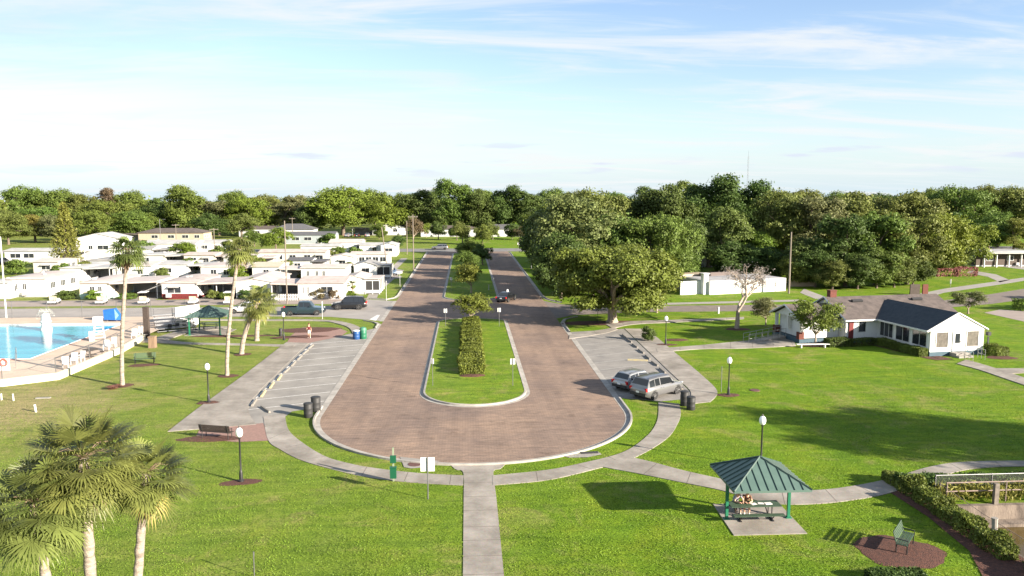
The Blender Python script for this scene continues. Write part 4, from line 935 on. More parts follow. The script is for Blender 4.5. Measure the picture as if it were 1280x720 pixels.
tall_palm((153, 482), (156, 312), 'tall slender palm near the pool corner with fallen fronds at its foot', 11, r=.175, n=44, dead=6, Lp=.95, Lf=.95, nseg=14, wseg=.07, low=-.9, droop=.75)
tall_palm((284, 470), (297, 311), 'tall slender palm beside the footpath with brown dead fronds in the crown', 13, r=.17, n=38, dead=9, Lp=.92, Lf=.92, nseg=14, wseg=.07, yellow=3, low=-.9, droop=.9)
tall_palm((302, 443), (317, 378), 'short leaning palm with yellow leaf bases at the footpath corner', 15, r=.24, n=34, dead=0, Lp=1.3, Lf=1.1, nseg=14, wseg=.07, droop=.7, boots=True, yellow=4)
tall_palm((321, 426), (322, 372), 'short upright palm with thick trunk behind the leaning one', 17, r=.26, n=30, dead=5, Lp=1.2, Lf=1.0, nseg=14, wseg=.07, droop=.7)
mulch_bed(P(303, 443), .9, .8, 0, 21); mulch_bed(P(285, 470), .95, .7, 0, 22); mulch_bed(P(153, 482), .9, .8, 0, 23)
def frond_pile():
    rg = random.Random(4); x, y = P(145, 485); V, Fc, T = [], [], []
    sp = [(rg.uniform(2.6, 4.0), rg.uniform(.0, .25), rg.uniform(.7, 1.1)) for _ in range(9)]
    V, Fc, T = fan_leaves(sp, 9, .9, .7, 12, .05, .25)
    me = bpy.data.meshes.new('fallen_fronds'); me.from_pydata(V, [], Fc); a = me.attributes.new('tone', 'FLOAT', 'FACE'); a.data.foreach_set('value', [min(1, max(0, t)) for t in T])
    me.materials.append(leafmat('fallen_frond_brown', (.20, .10, .06))); o = bpy.data.objects.new('fallen_fronds', me); C.objects.link(o); o.location = (x+.6, y+.2, .12)
    tag(o, 'reddish brown fallen fronds heaped at the foot of the tall pool-side palm', 'fallen fronds')
frond_pile()
# ================================================================== windows, doors, gables
def window(parent, c, w, h, rz=0.0, frame=white, pane=glass, nx=2, ny=1, t=.06, name='window', label=None):
    """c = centre of the outer wall face in parent space; faces local -Y turned by rz"""
    mb = MB(); f = .07
    for sx in (-1, 1): mb.box((sx*(w/2-f/2), -t/2, 0), (f, t, h))
    for sz in (-1, 1): mb.box((0, -t/2, sz*(h/2-f/2)), (w-2*f, t, f))
    for i in range(1, nx): mb.box((-w/2+w*i/nx, -t*.4, 0), (.045, t*.8, h-2*f))
    for i in range(1, ny): mb.box((0, -t*.35, -h/2+h*i/ny), (w-2*f, t*.6, .04))
    o = mb.build(name, frame, parent); o.location = c; o.rotation_euler.z = rz
    if label: o['label'] = label
    p = MB().box((0, -.012, 0), (w-f, .02, h-f)).build('pane', pane, o)
    return o
def door(parent, c, w=.9, h=2.05, rz=0.0, mat=white, glassy=True):
    mb = MB(); mb.box((0, -.03, h/2), (w, .05, h)); mb.box((0, -.045, h+.04), (w+.16, .07, .08))
    for s in (-1, 1): mb.box((s*(w/2+.04), -.045, h/2), (.08, .07, h))
    o = mb.build('door', mat, parent); o.location = c; o.rotation_euler.z = rz
    if glassy: MB().box((0, -.06, h*.66), (w*.6, .02, h*.5)).build('pane', glass, o)
    MB().box((w*.38, -.08, h*.48), (.04, .05, .12)).build('handle', steel, o)
    return o
def gable_roof(x0, x1, y0, y1, ze, zr, axis='x', oh=.35, t=.12, ohg=None):
    """two slope slabs; ridge along axis"""
    mb = MB(); g = oh if ohg is None else ohg
    if axis == 'x':
        ym = (y0+y1)/2; s = (zr-ze)/((y1-y0)/2)
        for a, sg in ((y0-oh, -1), (y1+oh, 1)):
            zl = ze-oh*s; p = [(x0-g, a, zl), (x1+g, a, zl), (x1+g, ym, zr), (x0-g, ym, zr)]
            if sg > 0: p = p[::-1]
            q = [(x, y, z+t) for x, y, z in p]; mb.add(p+q, [(3, 2, 1, 0), (4, 5, 6, 7), (0, 1, 5, 4), (1, 2, 6, 5), (2, 3, 7, 6), (3, 0, 4, 7)])
    else:
        xm = (x0+x1)/2; s = (zr-ze)/((x1-x0)/2)
        for a, sg in ((x0-oh, -1), (x1+oh, 1)):
            zl = ze-oh*s; p = [(a, y1+g, zl), (a, y0-g, zl), (xm, y0-g, zr), (xm, y1+g, zr)]
            if sg > 0: p = p[::-1]
            q = [(x, y, z+t) for x, y, z in p]; mb.add(p+q, [(3, 2, 1, 0), (4, 5, 6, 7), (0, 1, 5, 4), (1, 2, 6, 5), (2, 3, 7, 6), (3, 0, 4, 7)])
    return mb
def gable_walls(mb, x0, x1, y0, y1, z0, ze, zr, axis='x'):
    if axis == 'x':
        ym = (y0+y1)/2; L_ = [(y0, z0), (y1, z0), (y1, ze), (ym, zr), (y0, ze)]
        a = [(x0, y, z) for y, z in L_]; b = [(x1, y, z) for y, z in L_]
    else:
        xm = (x0+x1)/2; L_ = [(x0, z0), (x1, z0), (x1, ze), (xm, zr), (x0, ze)]
        a = [(x, y1, z) for x, z in L_]; b = [(x, y0, z) for x, z in L_]
    n = 5; return mb.add(a+b, [tuple(range(n-1, -1, -1)), tuple(range(n, 2*n))]+[(i, (i+1) % n, n+(i+1) % n, n+i) for i in range(n)])
def hip_roof(x0, x1, y0, y1, ze, zr, oh=.4, t=.14):
    x0 -= oh; x1 += oh; y0 -= oh; y1 += oh; hy = (y1-y0)/2; ym = (y0+y1)/2; a, b = x0+hy, x1-hy
    if a > b: a = b = (x0+x1)/2
    mb = MB(); v = [(x0, y0, ze), (x1, y0, ze), (x1, y1, ze), (x0, y1, ze), (x0, y0, ze+t), (x1, y0, ze+t), (x1, y1, ze+t), (x0, y1, ze+t), (a, ym, zr), (b, ym, zr)]
    return mb.add(v, [(3, 2, 1, 0), (0, 1, 5, 4), (1, 2, 6, 5), (2, 3, 7, 6), (3, 0, 4, 7), (4, 5, 9, 8), (5, 6, 9), (6, 7, 8, 9), (7, 4, 8)])
# ================================================================== the white park house
def park_house():
    t = thing('park_house', 'white park house with brown and slate gabled roofs and a glazed sunroom wing', 'house', (47.0, 77.2, 0), R(8.5))
    siding = M('white_siding', (.66, .66, .65), (.60, .60, .59), scale=2.2, rough=.55)
    shadowed = M('shade_painted_shingle', (.030, .040, .050), (.045, .055, .065), scale=2, rough=.95, bump=.4, bscale=30)  # shade of the slope facing away from the sun, painted into the shingle
    mb = MB(); fd = MB()
    for a in ((0, 6.3, 0, 8.2, 'y', 4.3), (-4, 10.2, 8.2, 16, 'x', 4.6), (-9, -4.02, 9.2, 14.8, 'x', 3.9)):
        if a[0] == -9:   # open porch: walls only behind; gable panel on posts
            mb.add([(-8.9, 9.4, 2.7), (-8.9, 14.6, 2.7), (-8.9, 12, 3.8), (-8.78, 9.4, 2.7), (-8.78, 14.6, 2.7), (-8.78, 12, 3.8)], [(0, 2, 1), (3, 4, 5), (0, 1, 4, 3), (1, 2, 5, 4), (2, 0, 3, 5)])
            mb.box((-6.2, 12, 1.6), (4.3, 5.0, 2.2)); fd.box((-6.5, 12, .22), (5.1, 5.7, .44))
        else:
            gable_walls(mb, *a[:4], .45, 2.75, a[5], a[4]); fd.box(((a[0]+a[1])/2, (a[2]+a[3])/2, .23), (a[1]-a[0]+.06, a[3]-a[2]+.06, .46))
    mb.build('wall', siding, t); fd.build('foundation', teal, t)
    gable_roof(-4, 10.2, 8.2, 16, 2.75, 4.6, 'x', .45, ohg=.3).build('roof', brownroof, t)
    gable_roof(-9, -4.35, 9.2, 14.8, 2.75, 3.9, 'x', .4, ohg=.3).build('porch_roof', brownroof, t)
    r = gable_roof(0, 6.3, 0, 11.0, 2.75, 4.3, 'y', .42, ohg=0).build('wing_roof', shadowed, t); r['label'] = 'slate roof of the sunroom wing, shade painted into its colour'
    # white fascias and rake boards
    def fascia(mb): mb.build('fascia', white, t)
    for x in (-.46, 6.76): fascia(MB().tube([(x, -.03, 2.56), (3.15, -.03, 4.36)], .11, n=4))
    for c, d in (((-.47, 4.0, 2.6), (.06, 8.0, .18)), ((6.77, 4.0, 2.6), (.06, 8.0, .18)), ((-2.4, 7.72, 2.6), (4.0, .06, .18)), ((8.2, 7.72, 2.6), (4.2, .06, .18))): fascia(MB().box(c, d))
    for p in ([(-4.34, 7.7, 2.62), (-4.34, 12.1, 4.7), (-4.34, 16.4, 2.62)], [(-9.34, 8.8, 2.62), (-9.34, 12, 3.98), (-9.34, 15.2, 2.62)]): fascia(MB().tube(p, .10, n=4))
    # sunroom glazing: three tall openings on the west side, two and a door at the gable
    for i, y in enumerate((1.55, 4.1, 6.7)):
        window(t, (0, y, 1.70), 2.2, 1.7, -math.pi/2, nx=2 if i < 2 else 3, pane=glass)
    for x in (1.35, 4.95): window(t, (x, 0, 1.68), 1.5, 1.7, 0, nx=1, pane=paleglass, name='window')
    door(t, (3.15, 0, .47), .95, 2.0)
    window(t, (3.15, 0, 2.68), .95, .2, 0, nx=1)
    window(t, (-2.0, 8.2, 1.85), 1.0, 1.35, 0, nx=1); MB().box((-3.4, 8.13, 1.5), (.55, .12, 1.9)).build('shutter', maroon, t)
    window(t, (6.3, 4.0, 1.72), 3.0, 1.5, math.pi/2, nx=3); window(t, (-4, 12, 1.8), 1.2, 1.3, -math.pi/2); window(t, (8.2, 8.2, 1.8), 1.4, 1.3, 0)
    door(t, (-4.1, 10.2, .47), .9, 2.0, 0, maroon)
    for y in (9.5, 12, 14.5): MB().box((-8.75, y, 1.95), (.3, .3, 1.5)).build('porch_post', white, t)
    for y in (9.5, 14.5): MB().box((-8.75, y, .8), (.6, .6, .85)).build('pier', redbrick, t)
    ch = MB(); ch.box((-3.2, 12.3, 4.85), (.8, .7, 1.1)); ch.box((-3.2, 12.3, 5.42), (.9, .8, .1)); ch.build('chimney', redbrick, t)
    [MB().box((x, 11.0, 4.33), (1.3, .35, .22), rx=R(25)).build('roof_vent', dark, t) for x in (-.8, 7.0)]
    st = MB(); st.box((3.15, -.5, .20), (1.7, 1.0, .40)); st.box((3.15, -1.2, .10), (1.7, .4, .20)); st.build('step', concrete, t)
    ll = MB(); ll.box((6.95, .1, 1.0), (.12, .12, 1.6)); ll.box((6.95, .1, 2.1), (.35, .35, .35)); o = ll.build('porch_light', black, t)
    return t
park_house()
def rail(pts, h=.95, r=.028, label='', name='handrail', mat=alum, posts=True, cat='railing', mid=True, group=None):
    mb = MB(); P3 = [Vector(p) if len(p) == 3 else Vector((*p, 0)) for p in pts]
    mb.tube([p+Vector((0, 0, h)) for p in P3], r, n=6)
    if mid: mb.tube([p+Vector((0, 0, h*.5)) for p in P3], r*.8, n=6)
    for p in P3: mb.tube([p, p+Vector((0, 0, h))], r, n=6)
    return tag(mb.build(name, mat, smooth=True), label, cat, group)
def lin(a, b, n): return [(a[0]+(b[0]-a[0])*i/n, a[1]+(b[1]-a[1])*i/n, (a[2] if len(a) > 2 else 0)+((b[2] if len(b) > 2 else 0)-(a[2] if len(a) > 2 else 0))*i/n) for i in range(n+1)]
ra, rb = P(929, 427), P(976, 421)
rail(lin((*ra, 0), (*rb, .35), 6), label='far galvanised handrail of the ramp left of the white house')
ra2, rb2 = P(936, 429), P(982, 424.5)
rail(lin((*ra2, 0), (*rb2, .35), 6), label='near galvanised handrail of the ramp left of the white house')
MBr = MB().add([(*ra, .02), (*ra2, .02), (*rb2, .37), (*rb, .37), (*ra, -.02), (*ra2, -.02), (*rb2, -.02), (*rb, -.02)], [(0, 1, 2, 3), (0, 4, 5, 1), (1, 5, 6, 2), (2, 6, 7, 3), (3, 7, 4, 0)])
struct('ramp', MBr, pathm)
rail(lin((*P(1206, 449.5), .02), (*P(1216, 453), .02), 2), h=1.0, label='left steel handrail at the sunroom door steps')
rail(lin((*P(1222, 447), .02), (*P(1231, 450), .02), 2), h=1.0, label='right steel handrail at the sunroom door steps')
# planting round the house
hedge([(-1.2, -.25, .0, 1.5, .8), (-1.3, -.3, 1.5, 4, .75), (-1.4, -.3, 4, 6.5, .8)], .07, 'mid', 'low clipped hedge along the sunroom wall of the white house', n=14000, seed=71, loc=(47.0, 77.2, 0), rz=R(8.5))
hedge([(-7.0, -4.5, 6.4, 7.6, .8), (-4.4, -1.2, 6.2, 7.4, .75)], .07, 'dark', 'dark clipped hedge below the main wall of the white house', n=9000, seed=73, loc=(47.0, 77.2, 0), rz=R(8.5))
hedge([(6.6, 8.1, -1.5, .2, 1.0)], .07, 'mid', 'small round shrub at the right corner of the sunroom', n=3500, seed=75, loc=(47.0, 77.2, 0), rz=R(8.5), name='shrub', cat='shrub', wob=.6)
struct('mulch_strip', MB().sheet([(47.0-.3, 75.3), (46.2, 76.0), (44.0, 84.2), (37.2, 82.6), (36.5, 83.6), (37, 85), (44.0, 86.0), (48, 78), (48.6, 75.6)], .03), mulch)
mulch_bed((54.0, 76.3), 1.5, 1.0, 0, 33)
small_tree(1019, 432, 5.2, 2.75, 'rounded olive tree before the brown roof of the white house', 'golden')
tag(MB().box((0, 0, .38), (3.6, .4, .06)).box((-1.3, 0, .18), (.1, .36, .36)).box((1.3, 0, .18), (.1, .36, .36)).build('garden_bench', white, loc=(*P(1016, 434.5), 0)), 'white backless bench under the rounded olive tree', 'bench')
small_tree(1210, 392, 3.2, 2.4, 'pale green shrub tree right behind the slate roof', 'moss')
# ================================================================== mobile homes
NH = [0]
def home(px, py, w, d, label, h=2.6, wall=white, roof=whiteroof, kind='flat', skirt=None, carport=None, win=((.3, 1.2), (.75, 1.0)), rz=0.0, name='mobile_home', cat='mobile home', screen=None, awn=None, swin=3, doorx=None, ridge=.45, band=None):
    """front face centre at photo (px,py); x right, y back"""
    t = thing(name, label, cat, P(px, py), rz); z0 = .0
    if wall is white and 'white' not in label: wall = (beigewall, palewall)[NH[0] % 2]
    if roof is whiteroof: roof = (whiteroof, greyroofpaint, pinkroof, whiteroof)[NH[0] % 4] if 'roof' not in label else whiteroof
    mb = MB()
    if kind == 'gable_y': gable_walls(mb, -w/2, w/2, 0, d, .35, h, h+ridge, 'y')
    elif kind == 'gable_x': gable_walls(mb, -w/2, w/2, 0, d, .35, h, h+ridge, 'x')
    else: mb.box((0, d/2, (h+.35)/2), (w, d, h-.35))
    mb.build('wall', wall, t)
    MB().box((0, d/2, .18), (w-.12, d-.12, .36)).build('skirting', skirt or grey, t)
    if kind == 'gable_y': rf = gable_roof(-w/2, w/2, 0, d, h, h+ridge, 'y', .3, .09, .2)
    elif kind == 'gable_x': rf = gable_roof(-w/2, w/2, 0, d, h, h+ridge, 'x', .3, .09, .2)
    elif kind == 'hip': rf = hip_roof(-w/2, w/2, 0, d, h, h+ridge*3)
    else:
        rf = MB(); n = 7; vs = []
        for y in (-.25, d+.25):
            for i in range(n): u = -1+2*i/(n-1); vs.append((u*(w/2+.2), y, h+.02+.22*(1-u*u)))
            for i in range(n): u = -1+2*i/(n-1); vs.append((u*(w/2+.2), y, h-.06))
        rf.add(vs, [(i, i+1, 2*n+i+1, 2*n+i) for i in range(n-1)]+[(n+i+1, n+i, 3*n+i, 3*n+i+1) for i in range(n-1)]+[tuple(range(n))[::-1]+tuple(range(n, 2*n)), tuple(range(2*n, 3*n))+tuple(range(3*n, 4*n))[::-1], (0, 2*n, 3*n, n), (n-1, 2*n-1, 4*n-1, 3*n-1)])
    ro = rf.build('roof', roof, t)
    rg = random.Random(NH[0]); NH[0] += 1
    if kind in ('flat',):
        for _ in range(2): MB().box((rg.uniform(-w*.3, w*.3), rg.uniform(d*.2, d*.8), h+.32), (.35, .35, .25)).build('vent', grey, ro)
    for fx, ww in win: window(t, ((fx-.5)*w, 0, h*.58), ww*1.15, 1.15, 0, nx=2, pane=glass)
    if rg.random() < .7: MB().box((w*rg.uniform(-.35, .35), -.22, .62), (.75, .42, .6)).build('air_conditioner', grey, t)
    for s, side in ((-1, -math.pi/2), (1, math.pi/2)):
        for i in range(swin): window(t, (s*w/2, d*(.2+.6*i/max(1, swin-1)), h*.58), 1.7, 1.1, side, nx=3)
    if doorx is not None: door(t, ((doorx-.5)*w, 0, .36), .8, 1.95, 0, white)
    if win and w > 4 and awn is None and rg.random() < .6 and kind != 'hip': awn = win[-1][0]
    if awn: MB().box(((awn-.5)*w, -.3, h*.78), (1.7, .7, .05), rx=R(22)).build('awning', whiteroof, t)
    if band: MB().box((0, -.015, .62), (w+.04, .05, .5)).build('wall_band', band, t)
    if carport:
        side, cw, cd, ch = carport; x0 = w/2*side; xm = x0+side*cw/2
        ro2 = MB(); ro2.box((xm, cd/2, ch+.05), (cw, cd+.4, .12), ry=R(-2.0*side)); ro2.box((x0+side*cw, cd/2, ch-.02-.0*side), (.08, cd+.42, .24)); ro2.box((xm, -.24, ch+.0), (cw-.06, .06, .22), ry=R(-2.0*side)); o = ro2.build('carport_roof', roof, t)
        for y in (.1, cd*.5, cd-.1): MB().box((x0+side*(cw-.15), y, ch/2-.1), (.1, .1, ch-.2)).build('carport_post', white, t)
        MB().box((xm, cd-.1, ch/2), (cw-.2, .12, ch-.1)).build('carport_screen', grey, t)
        MB().sheet([(x0, -1.5), (x0+side*cw, -1.5), (x0+side*cw, cd), (x0, cd)] if side > 0 else [(x0+side*cw, -1.5), (x0, -1.5), (x0, cd), (x0+side*cw, cd)], .03).build('carport_slab', concrete, t)
    if screen:
        # screened porch: solid dark box painted as shade inside, white mullions along the front
        side, sw, sdep = screen; x0 = w/2*side; xm = x0+side*sw/2
        MB().box((xm, sdep/2, 1.2), (sw-.1, sdep-.1, 2.2)).build('porch_shade_box', dark, t)
        fr = MB(); k = max(2, int(sw/1.1))
        for i in range(k+1): fr.box((x0+side*sw*i/k, 0.02, 1.2), (.09, .12, 2.4))
        fr.box((xm, .0, .45), (sw, .12, .5)); fr.box((xm, .0, 2.32), (sw, .14, .2))
        for i in range(4): fr.box((x0+side*sw, sdep*i/3, 1.2), (.12, .09, 2.4))
        fr.box((x0+side*sw, sdep/2, .45), (.12, sdep, .5)); fr.build('porch_frame', white, t)
        MB().box((xm, sdep/2-.1, 2.5), (sw+.3, sdep+.5, .12), rx=R(-1.5)).build('porch_roof', roof, t)
    return t
# front row along the park street
home(-6, 374, 4.2, 12, 'white mobile home cut by the left picture edge, behind the white mast', win=((.6, 1.0),), carport=None)
home(34, 371.5, 6.0, 11, 'wide bright white mobile home right of the white mast', h=3.0, win=((.2, .9), (.45, .6)), kind='flat', roof=pinkroof)
home(119, 374, 4.6, 12, 'mint and cream mobile home with an open carport on its right', wall=cream, skirt=mint, band=mint, win=((.42, .7), (.68, .6)), carport=(1, 7.4, 9, 2.6))
home(225, 374, 5.4, 12, 'white mobile home with maroon skirting and maroon roof edge', skirt=maroon, band=maroon, roof=rustroof, win=((.35, 1.9),), carport=(1, 6.2, 8, 2.5))
home(318, 373, 5.6, 13, 'white mobile home behind the short palms', win=((.7, 1.0),), kind='gable_y', ridge=.5, roof=pinkroof, carport=(-1, 3.2, 7, 2.4))
home(402, 374.5, 7.2, 11, 'white mobile home with blinds window behind the black van and pickup', win=((.12, .35), (.22, .35), (.62, 1.7)), roof=rustroof, carport=(-1, 4.2, 7, 2.5), kind='gable_x', ridge=.55)
home(444, 368, 3.4, 8, 'white corner mobile home with screened porch beside the boulevard verge', win=(), screen=(1, 2.3, 7), kind='gable_y', ridge=.4)
# second row
home(90, 352, 4.2, 10, 'small white mobile home with rounded front behind the parked van', win=((.5, 1.4),), carport=(1, 5.0, 7, 2.5))
home(166, 349, 7.5, 9, 'long low white mobile home behind the first tall palm', kind='gable_x', ridge=.4, win=((.3, 1.0), (.7, 1.0)), roof=pinkroof, carport=(-1, 4, 7, 2.4))
home(215, 347, 6.4, 9, 'white mobile home with pale orange roof edge behind the maroon one', kind='gable_x', ridge=.4, win=((.4, 1.2),), carport=(1, 4, 7, 2.4))
home(278, 350, 8.0, 9, 'long white mobile home with flat carport behind the second tall palm', kind='flat', win=((.3, 1.0), (.6, 1.0)), carport=(1, 3.5, 7, 2.4))
home(333, 350, 5.2, 9, 'cream roofed mobile home left of the tall slender pole', kind='gable_x', roof=M('cream_roof', (.44, .37, .29), (.38, .32, .25), scale=1), win=((.5, 1.0),))
home(405, 352, 8.4, 8, 'white mobile home with three small shutters in the second row', win=((.15, .5), (.35, .5), (.5, .5)), kind='gable_x', ridge=.35, roof=pinkroof, carport=(-1, 4, 6, 2.4))
home(457, 348, 4.4, 7, 'white gabled mobile home beside the blue car', kind='gable_y', ridge=.6, win=((.5, 1.4),), screen=(1, 2.6, 6))
home(462, 333, 8.6, 7, 'white mobile home with a long glazed front in the third row', win=((.12, 1.2), (.30, 1.2), (.48, 1.2), (.66, 1.2), (.85, 1.2)), kind='gable_x', ridge=.35, h=2.8)
home(486, 321, 4.0, 9, 'white mobile home with bay window next to the far street corner', win=((.5, 1.8),), kind='gable_y', ridge=.5, h=3.0)
home(58, 343, 5.0, 8, 'low mobile home with pinkish roof between the wide bright one and the van', kind='gable_x', ridge=.4, win=((.5, 1.6),), roof=pinkroof)
home(128, 341, 6.0, 8, 'mobile home with dark screened porch behind the mint and cream one', kind='flat', win=((.5, 1.4),), screen=(1, 3.5, 6))
home(250, 333, 7.0, 7, 'mobile home with weathered roof left of the bush tree', kind='gable_x', ridge=.4, win=((.3, 1.2), (.7, 1.2)), roof=rustroof, carport=(1, 4, 6, 2.4))
home(300, 336, 7.0, 7, 'mobile home half hidden by the crown of the second tall palm', kind='gable_x', ridge=.4, win=((.3, 1.2), (.7, 1.2)), carport=(1, 4, 6, 2.4), roof=pinkroof)
home(190, 333, 6.0, 7, 'mobile home with carport behind the crown of the first tall palm', kind='flat', win=((.3, 1.2),), carport=(1, 4.5, 6, 2.4))
home(375, 341, 5.0, 6, 'grey roofed mobile home with open carport left of the one with three shutters', kind='gable_x', ridge=.4, win=((.4, 1.2),), roof=greyroof, carport=(1, 3, 5, 2.4))
home(428, 336, 5.0, 6, 'small white mobile home behind the one with three shutters', kind='gable_y', ridge=.5, win=((.5, 1.3),))
# third row and the older cottages
home(40, 328, 12.5, 7, 'long flat roofed carport house at the left, under the wood', win=((.2, 2.2), (.45, 2.2)), kind='gable_x', ridge=.4, carport=(1, 5, 6, 2.5), h=2.8)
home(122, 325, 10, 9, 'tall two-storey white house right of the conifer', h=5.4, kind='gable_y', ridge=1.2, win=((.35, 1.0), (.65, 2.4)), name='house', cat='house')
home(166, 324, 10.0, 8, 'white cottage with pale ridge right of the tall white house', kind='gable_x', ridge=.6, win=((.3, 1.0), (.7, 1.0)), carport=(1, 4, 6, 2.4))
home(212, 318, 14.0, 9, 'wide white gabled cottage before the brown-roofed long house', kind='gable_x', ridge=.8, win=((.2, 1.0), (.5, 1.0), (.8, 1.0)), h=2.9)
home(264, 316, 9.0, 8, 'white cottage with a dark window band right of the wide gabled one', kind='gable_x', ridge=.6, win=((.3, 1.6), (.7, 1.6)), h=2.8)
home(366, 330, 15.5, 6, 'long weathered pinkish roofed mobile home with striped screens', roof=rustroof, kind='gable_x', ridge=.5, win=((.1, 1.4), (.3, 1.4), (.5, 1.4), (.72, 1.4), (.9, 1.6)), h=2.8)
home(400, 320, 10, 6, 'white roofed mobile home behind the long weathered one', kind='gable_x', ridge=.45, win=((.5, 1.0),))
home(432, 316, 9.0, 8, 'white gabled mobile home with a single square window facing the park', kind='gable_x', ridge=.7, win=((.38, 1.2), (.9, .8)), h=2.9)
home(468, 318, 8.0, 7, 'low white roofed mobile home left of the bay window one', kind='gable_x', ridge=.4, win=((.5, 1.0),))
# houses at the far street and beyond
home(214, 302, 22, 9, 'brown-roofed long house at the foot of the sunlit oak', h=3.0, wall=tan, roof=brownroof, kind='hip', win=((.25, 2.0), (.5, 2.0), (.72, 2.0), (.9, 1.6)), carport=(-1, 5, 6, 2.6), name='house', cat='house', ridge=.5)
home(322, 296, 14, 9, 'pale house half hidden by the leafy yard tree', h=3.0, kind='gable_x', roof=brownroof, win=((.5, 1.6),), name='house', cat='house', ridge=1.0)
home(366, 298, 15, 9, 'white hip-roofed house left of the largest bright oak', h=3.2, kind='hip', roof=greyroof, win=((.3, 1.6), (.7, 1.6)), name='house', cat='house', ridge=.7)
home(388, 305, 16, 8, 'grey blue ranch house in front of the hip-roofed one', h=3.0, wall=M('grey_blue_siding', (.24, .27, .28), (.21, .24, .25), scale=1), roof=greyroof, kind='gable_x', ridge=.9, win=((.2, 2.2), (.45, 2.2), (.75, 1.6)), name='house', cat='house')
home(486, 294, 13, 9, 'grey gabled white house at the far corner left of the boulevard', h=3.2, roof=greyroof, kind='gable_y', ridge=2.0, win=((.7, 1.6),), name='house', cat='house', carport=(-1, 8, 7, 2.7))
home(562, 296, 22, 8, 'long low ranch house across the far street behind the median trees', h=2.9, wall=white, roof=brownroof, kind='hip', win=((.1, 1.6), (.3, 1.6), (.55, 2.0), (.8, 1.6)), doorx=.44, name='house', cat='house', ridge=.45)
home(628, 296, 17, 8, 'white ranch house with dark grey roof right of the far median', h=2.9, roof=greyroof, kind='hip', win=((.3, 1.6), (.6, 1.6)), name='house', cat='house', ridge=.6)
home(1262, 333, 16, 7, 'porch house with white columns at the far right edge', h=3.2, wall=M('dark_brown_wall', (.07, .05, .04), (.06, .045, .035), scale=2), roof=whiteroof, kind='flat', win=((.2, 1.4), (.5, 1.4), (.8, 1.4)), name='house', cat='house', screen=None)  # walls in one dark brown all round
for i in range(6):
    x, y = P(1262, 333); MB  # columns stand free before the wall
    c = MB().lathe([(.22, 0), (.18, .2), (.16, 2.9), (.22, 3.05)], n=10).build('column', white, smooth=True, loc=(x-7.2+2.9*i, y-1.6, 0)); tag(c, 'white porch column standing before the columned porch house', 'column', 'white columns of the far porch house')
tag(MB().box((0, 0, 3.2), (16.4, 2.2, .25)).build('porch_roof', whiteroof, loc=(P(1262, 333)[0], P(1262, 333)[1]-1.2, 0)), 'white flat roof carried by the columns of the far porch house', 'roof')
home(905, 334, 10, 6, 'small grey roofed shed house in the shade under the tall dark trees', h=2.8, wall=grey, roof=greyroof, kind='gable_x', ridge=1.2, win=((.5, 1.2),), name='shed', cat='shed')
home(970, 333, 6, 5, 'little grey hip roofed pavilion behind the lone utility pole', h=2.6, wall=wood, roof=greyroof, kind='hip', ridge=.7, win=(), name='pavilion', cat='pavilion')
# white-walled flat building across the right street
def white_building():
    a, b = P(887, 368.5), P(982, 363.5); w_ = math.dist(a, b); rz = math.atan2(b[1]-a[1], b[0]-a[0])
    t = thing('walled_building', 'white-walled flat-roofed building across the brick side street', 'building', a, rz)
    MB().box((w_/2, 4, 1.1), (w_, 8, 2.2)).build('wall', white, t)
    MB().box((w_/2, 4.0, 2.2), (w_-.6, 7.4, .1)).build('roof', M('flat_grey_roof', (.33, .33, .34), (.25, .25, .26), scale=.6), t)
    MB().box((w_*.44, 7.2, 2.5), (w_*.5, .5, .7)).build('parapet', M('dark_fascia', (.10, .08, .075)), t)
    MB().box((w_*.86, -.03, 1.1), (.12, .06, 2.15)).build('wall_joint', grey, t)
    MB().box((-.35, 1.0, 1.7), (.9, .9, 3.4)).box((-.35, 1.0, 3.45), (1.2, 1.2, .14)).build('pillar', white, t)
    MB().box((-2.5, 1.6, 1.1), (4.2, .25, 2.2)).build('fence_panel', white, t)
    MB().box((w_*.15, 9.6, 1.3), (5.5, 3, 2.6)).build('rear_block', tan, t)
white_building()
tag(MB().box((0, 0, .95), (5.0, .25, 1.9)).build('boundary_wall', tan, loc=(*P(1003, 358), 0)), 'reddish brown garden wall right of the lone utility pole', 'wall')
hedge([(0, 4, 0, 1.2, 1.5), (4, 8, .2, 1.5, 1.7)], .14, 'bloom' if 'bloom' in LEAF else 'brown', 'pink flowering bank under the bright green trees', n=2600, seed=81, loc=(*P(1174, 346), 0), name='flower_bank', cat='flowers')
bpy.data.objects['flower_bank'].material_slots[0].link = 'OBJECT'; bpy.data.objects['flower_bank'].material_slots[0].material = leafmat('pink_flowers', (.26, .12, .10))
for px, w_, lab in ((1143, 1.6, 'left'), (1156, .9, 'right')):
    tag(MB().box((0, 0, .9), (w_, .25, 1.8)).build('brick_pier', redbrick if lab == 'right' else darkwood, loc=(*P(px, 369), 0)), 'red brick gate pier beyond the house ridge beside the far lawn' if lab == 'right' else 'dark timber gate between the trees and the brick pier', 'gate pier' if lab == 'right' else 'gate')
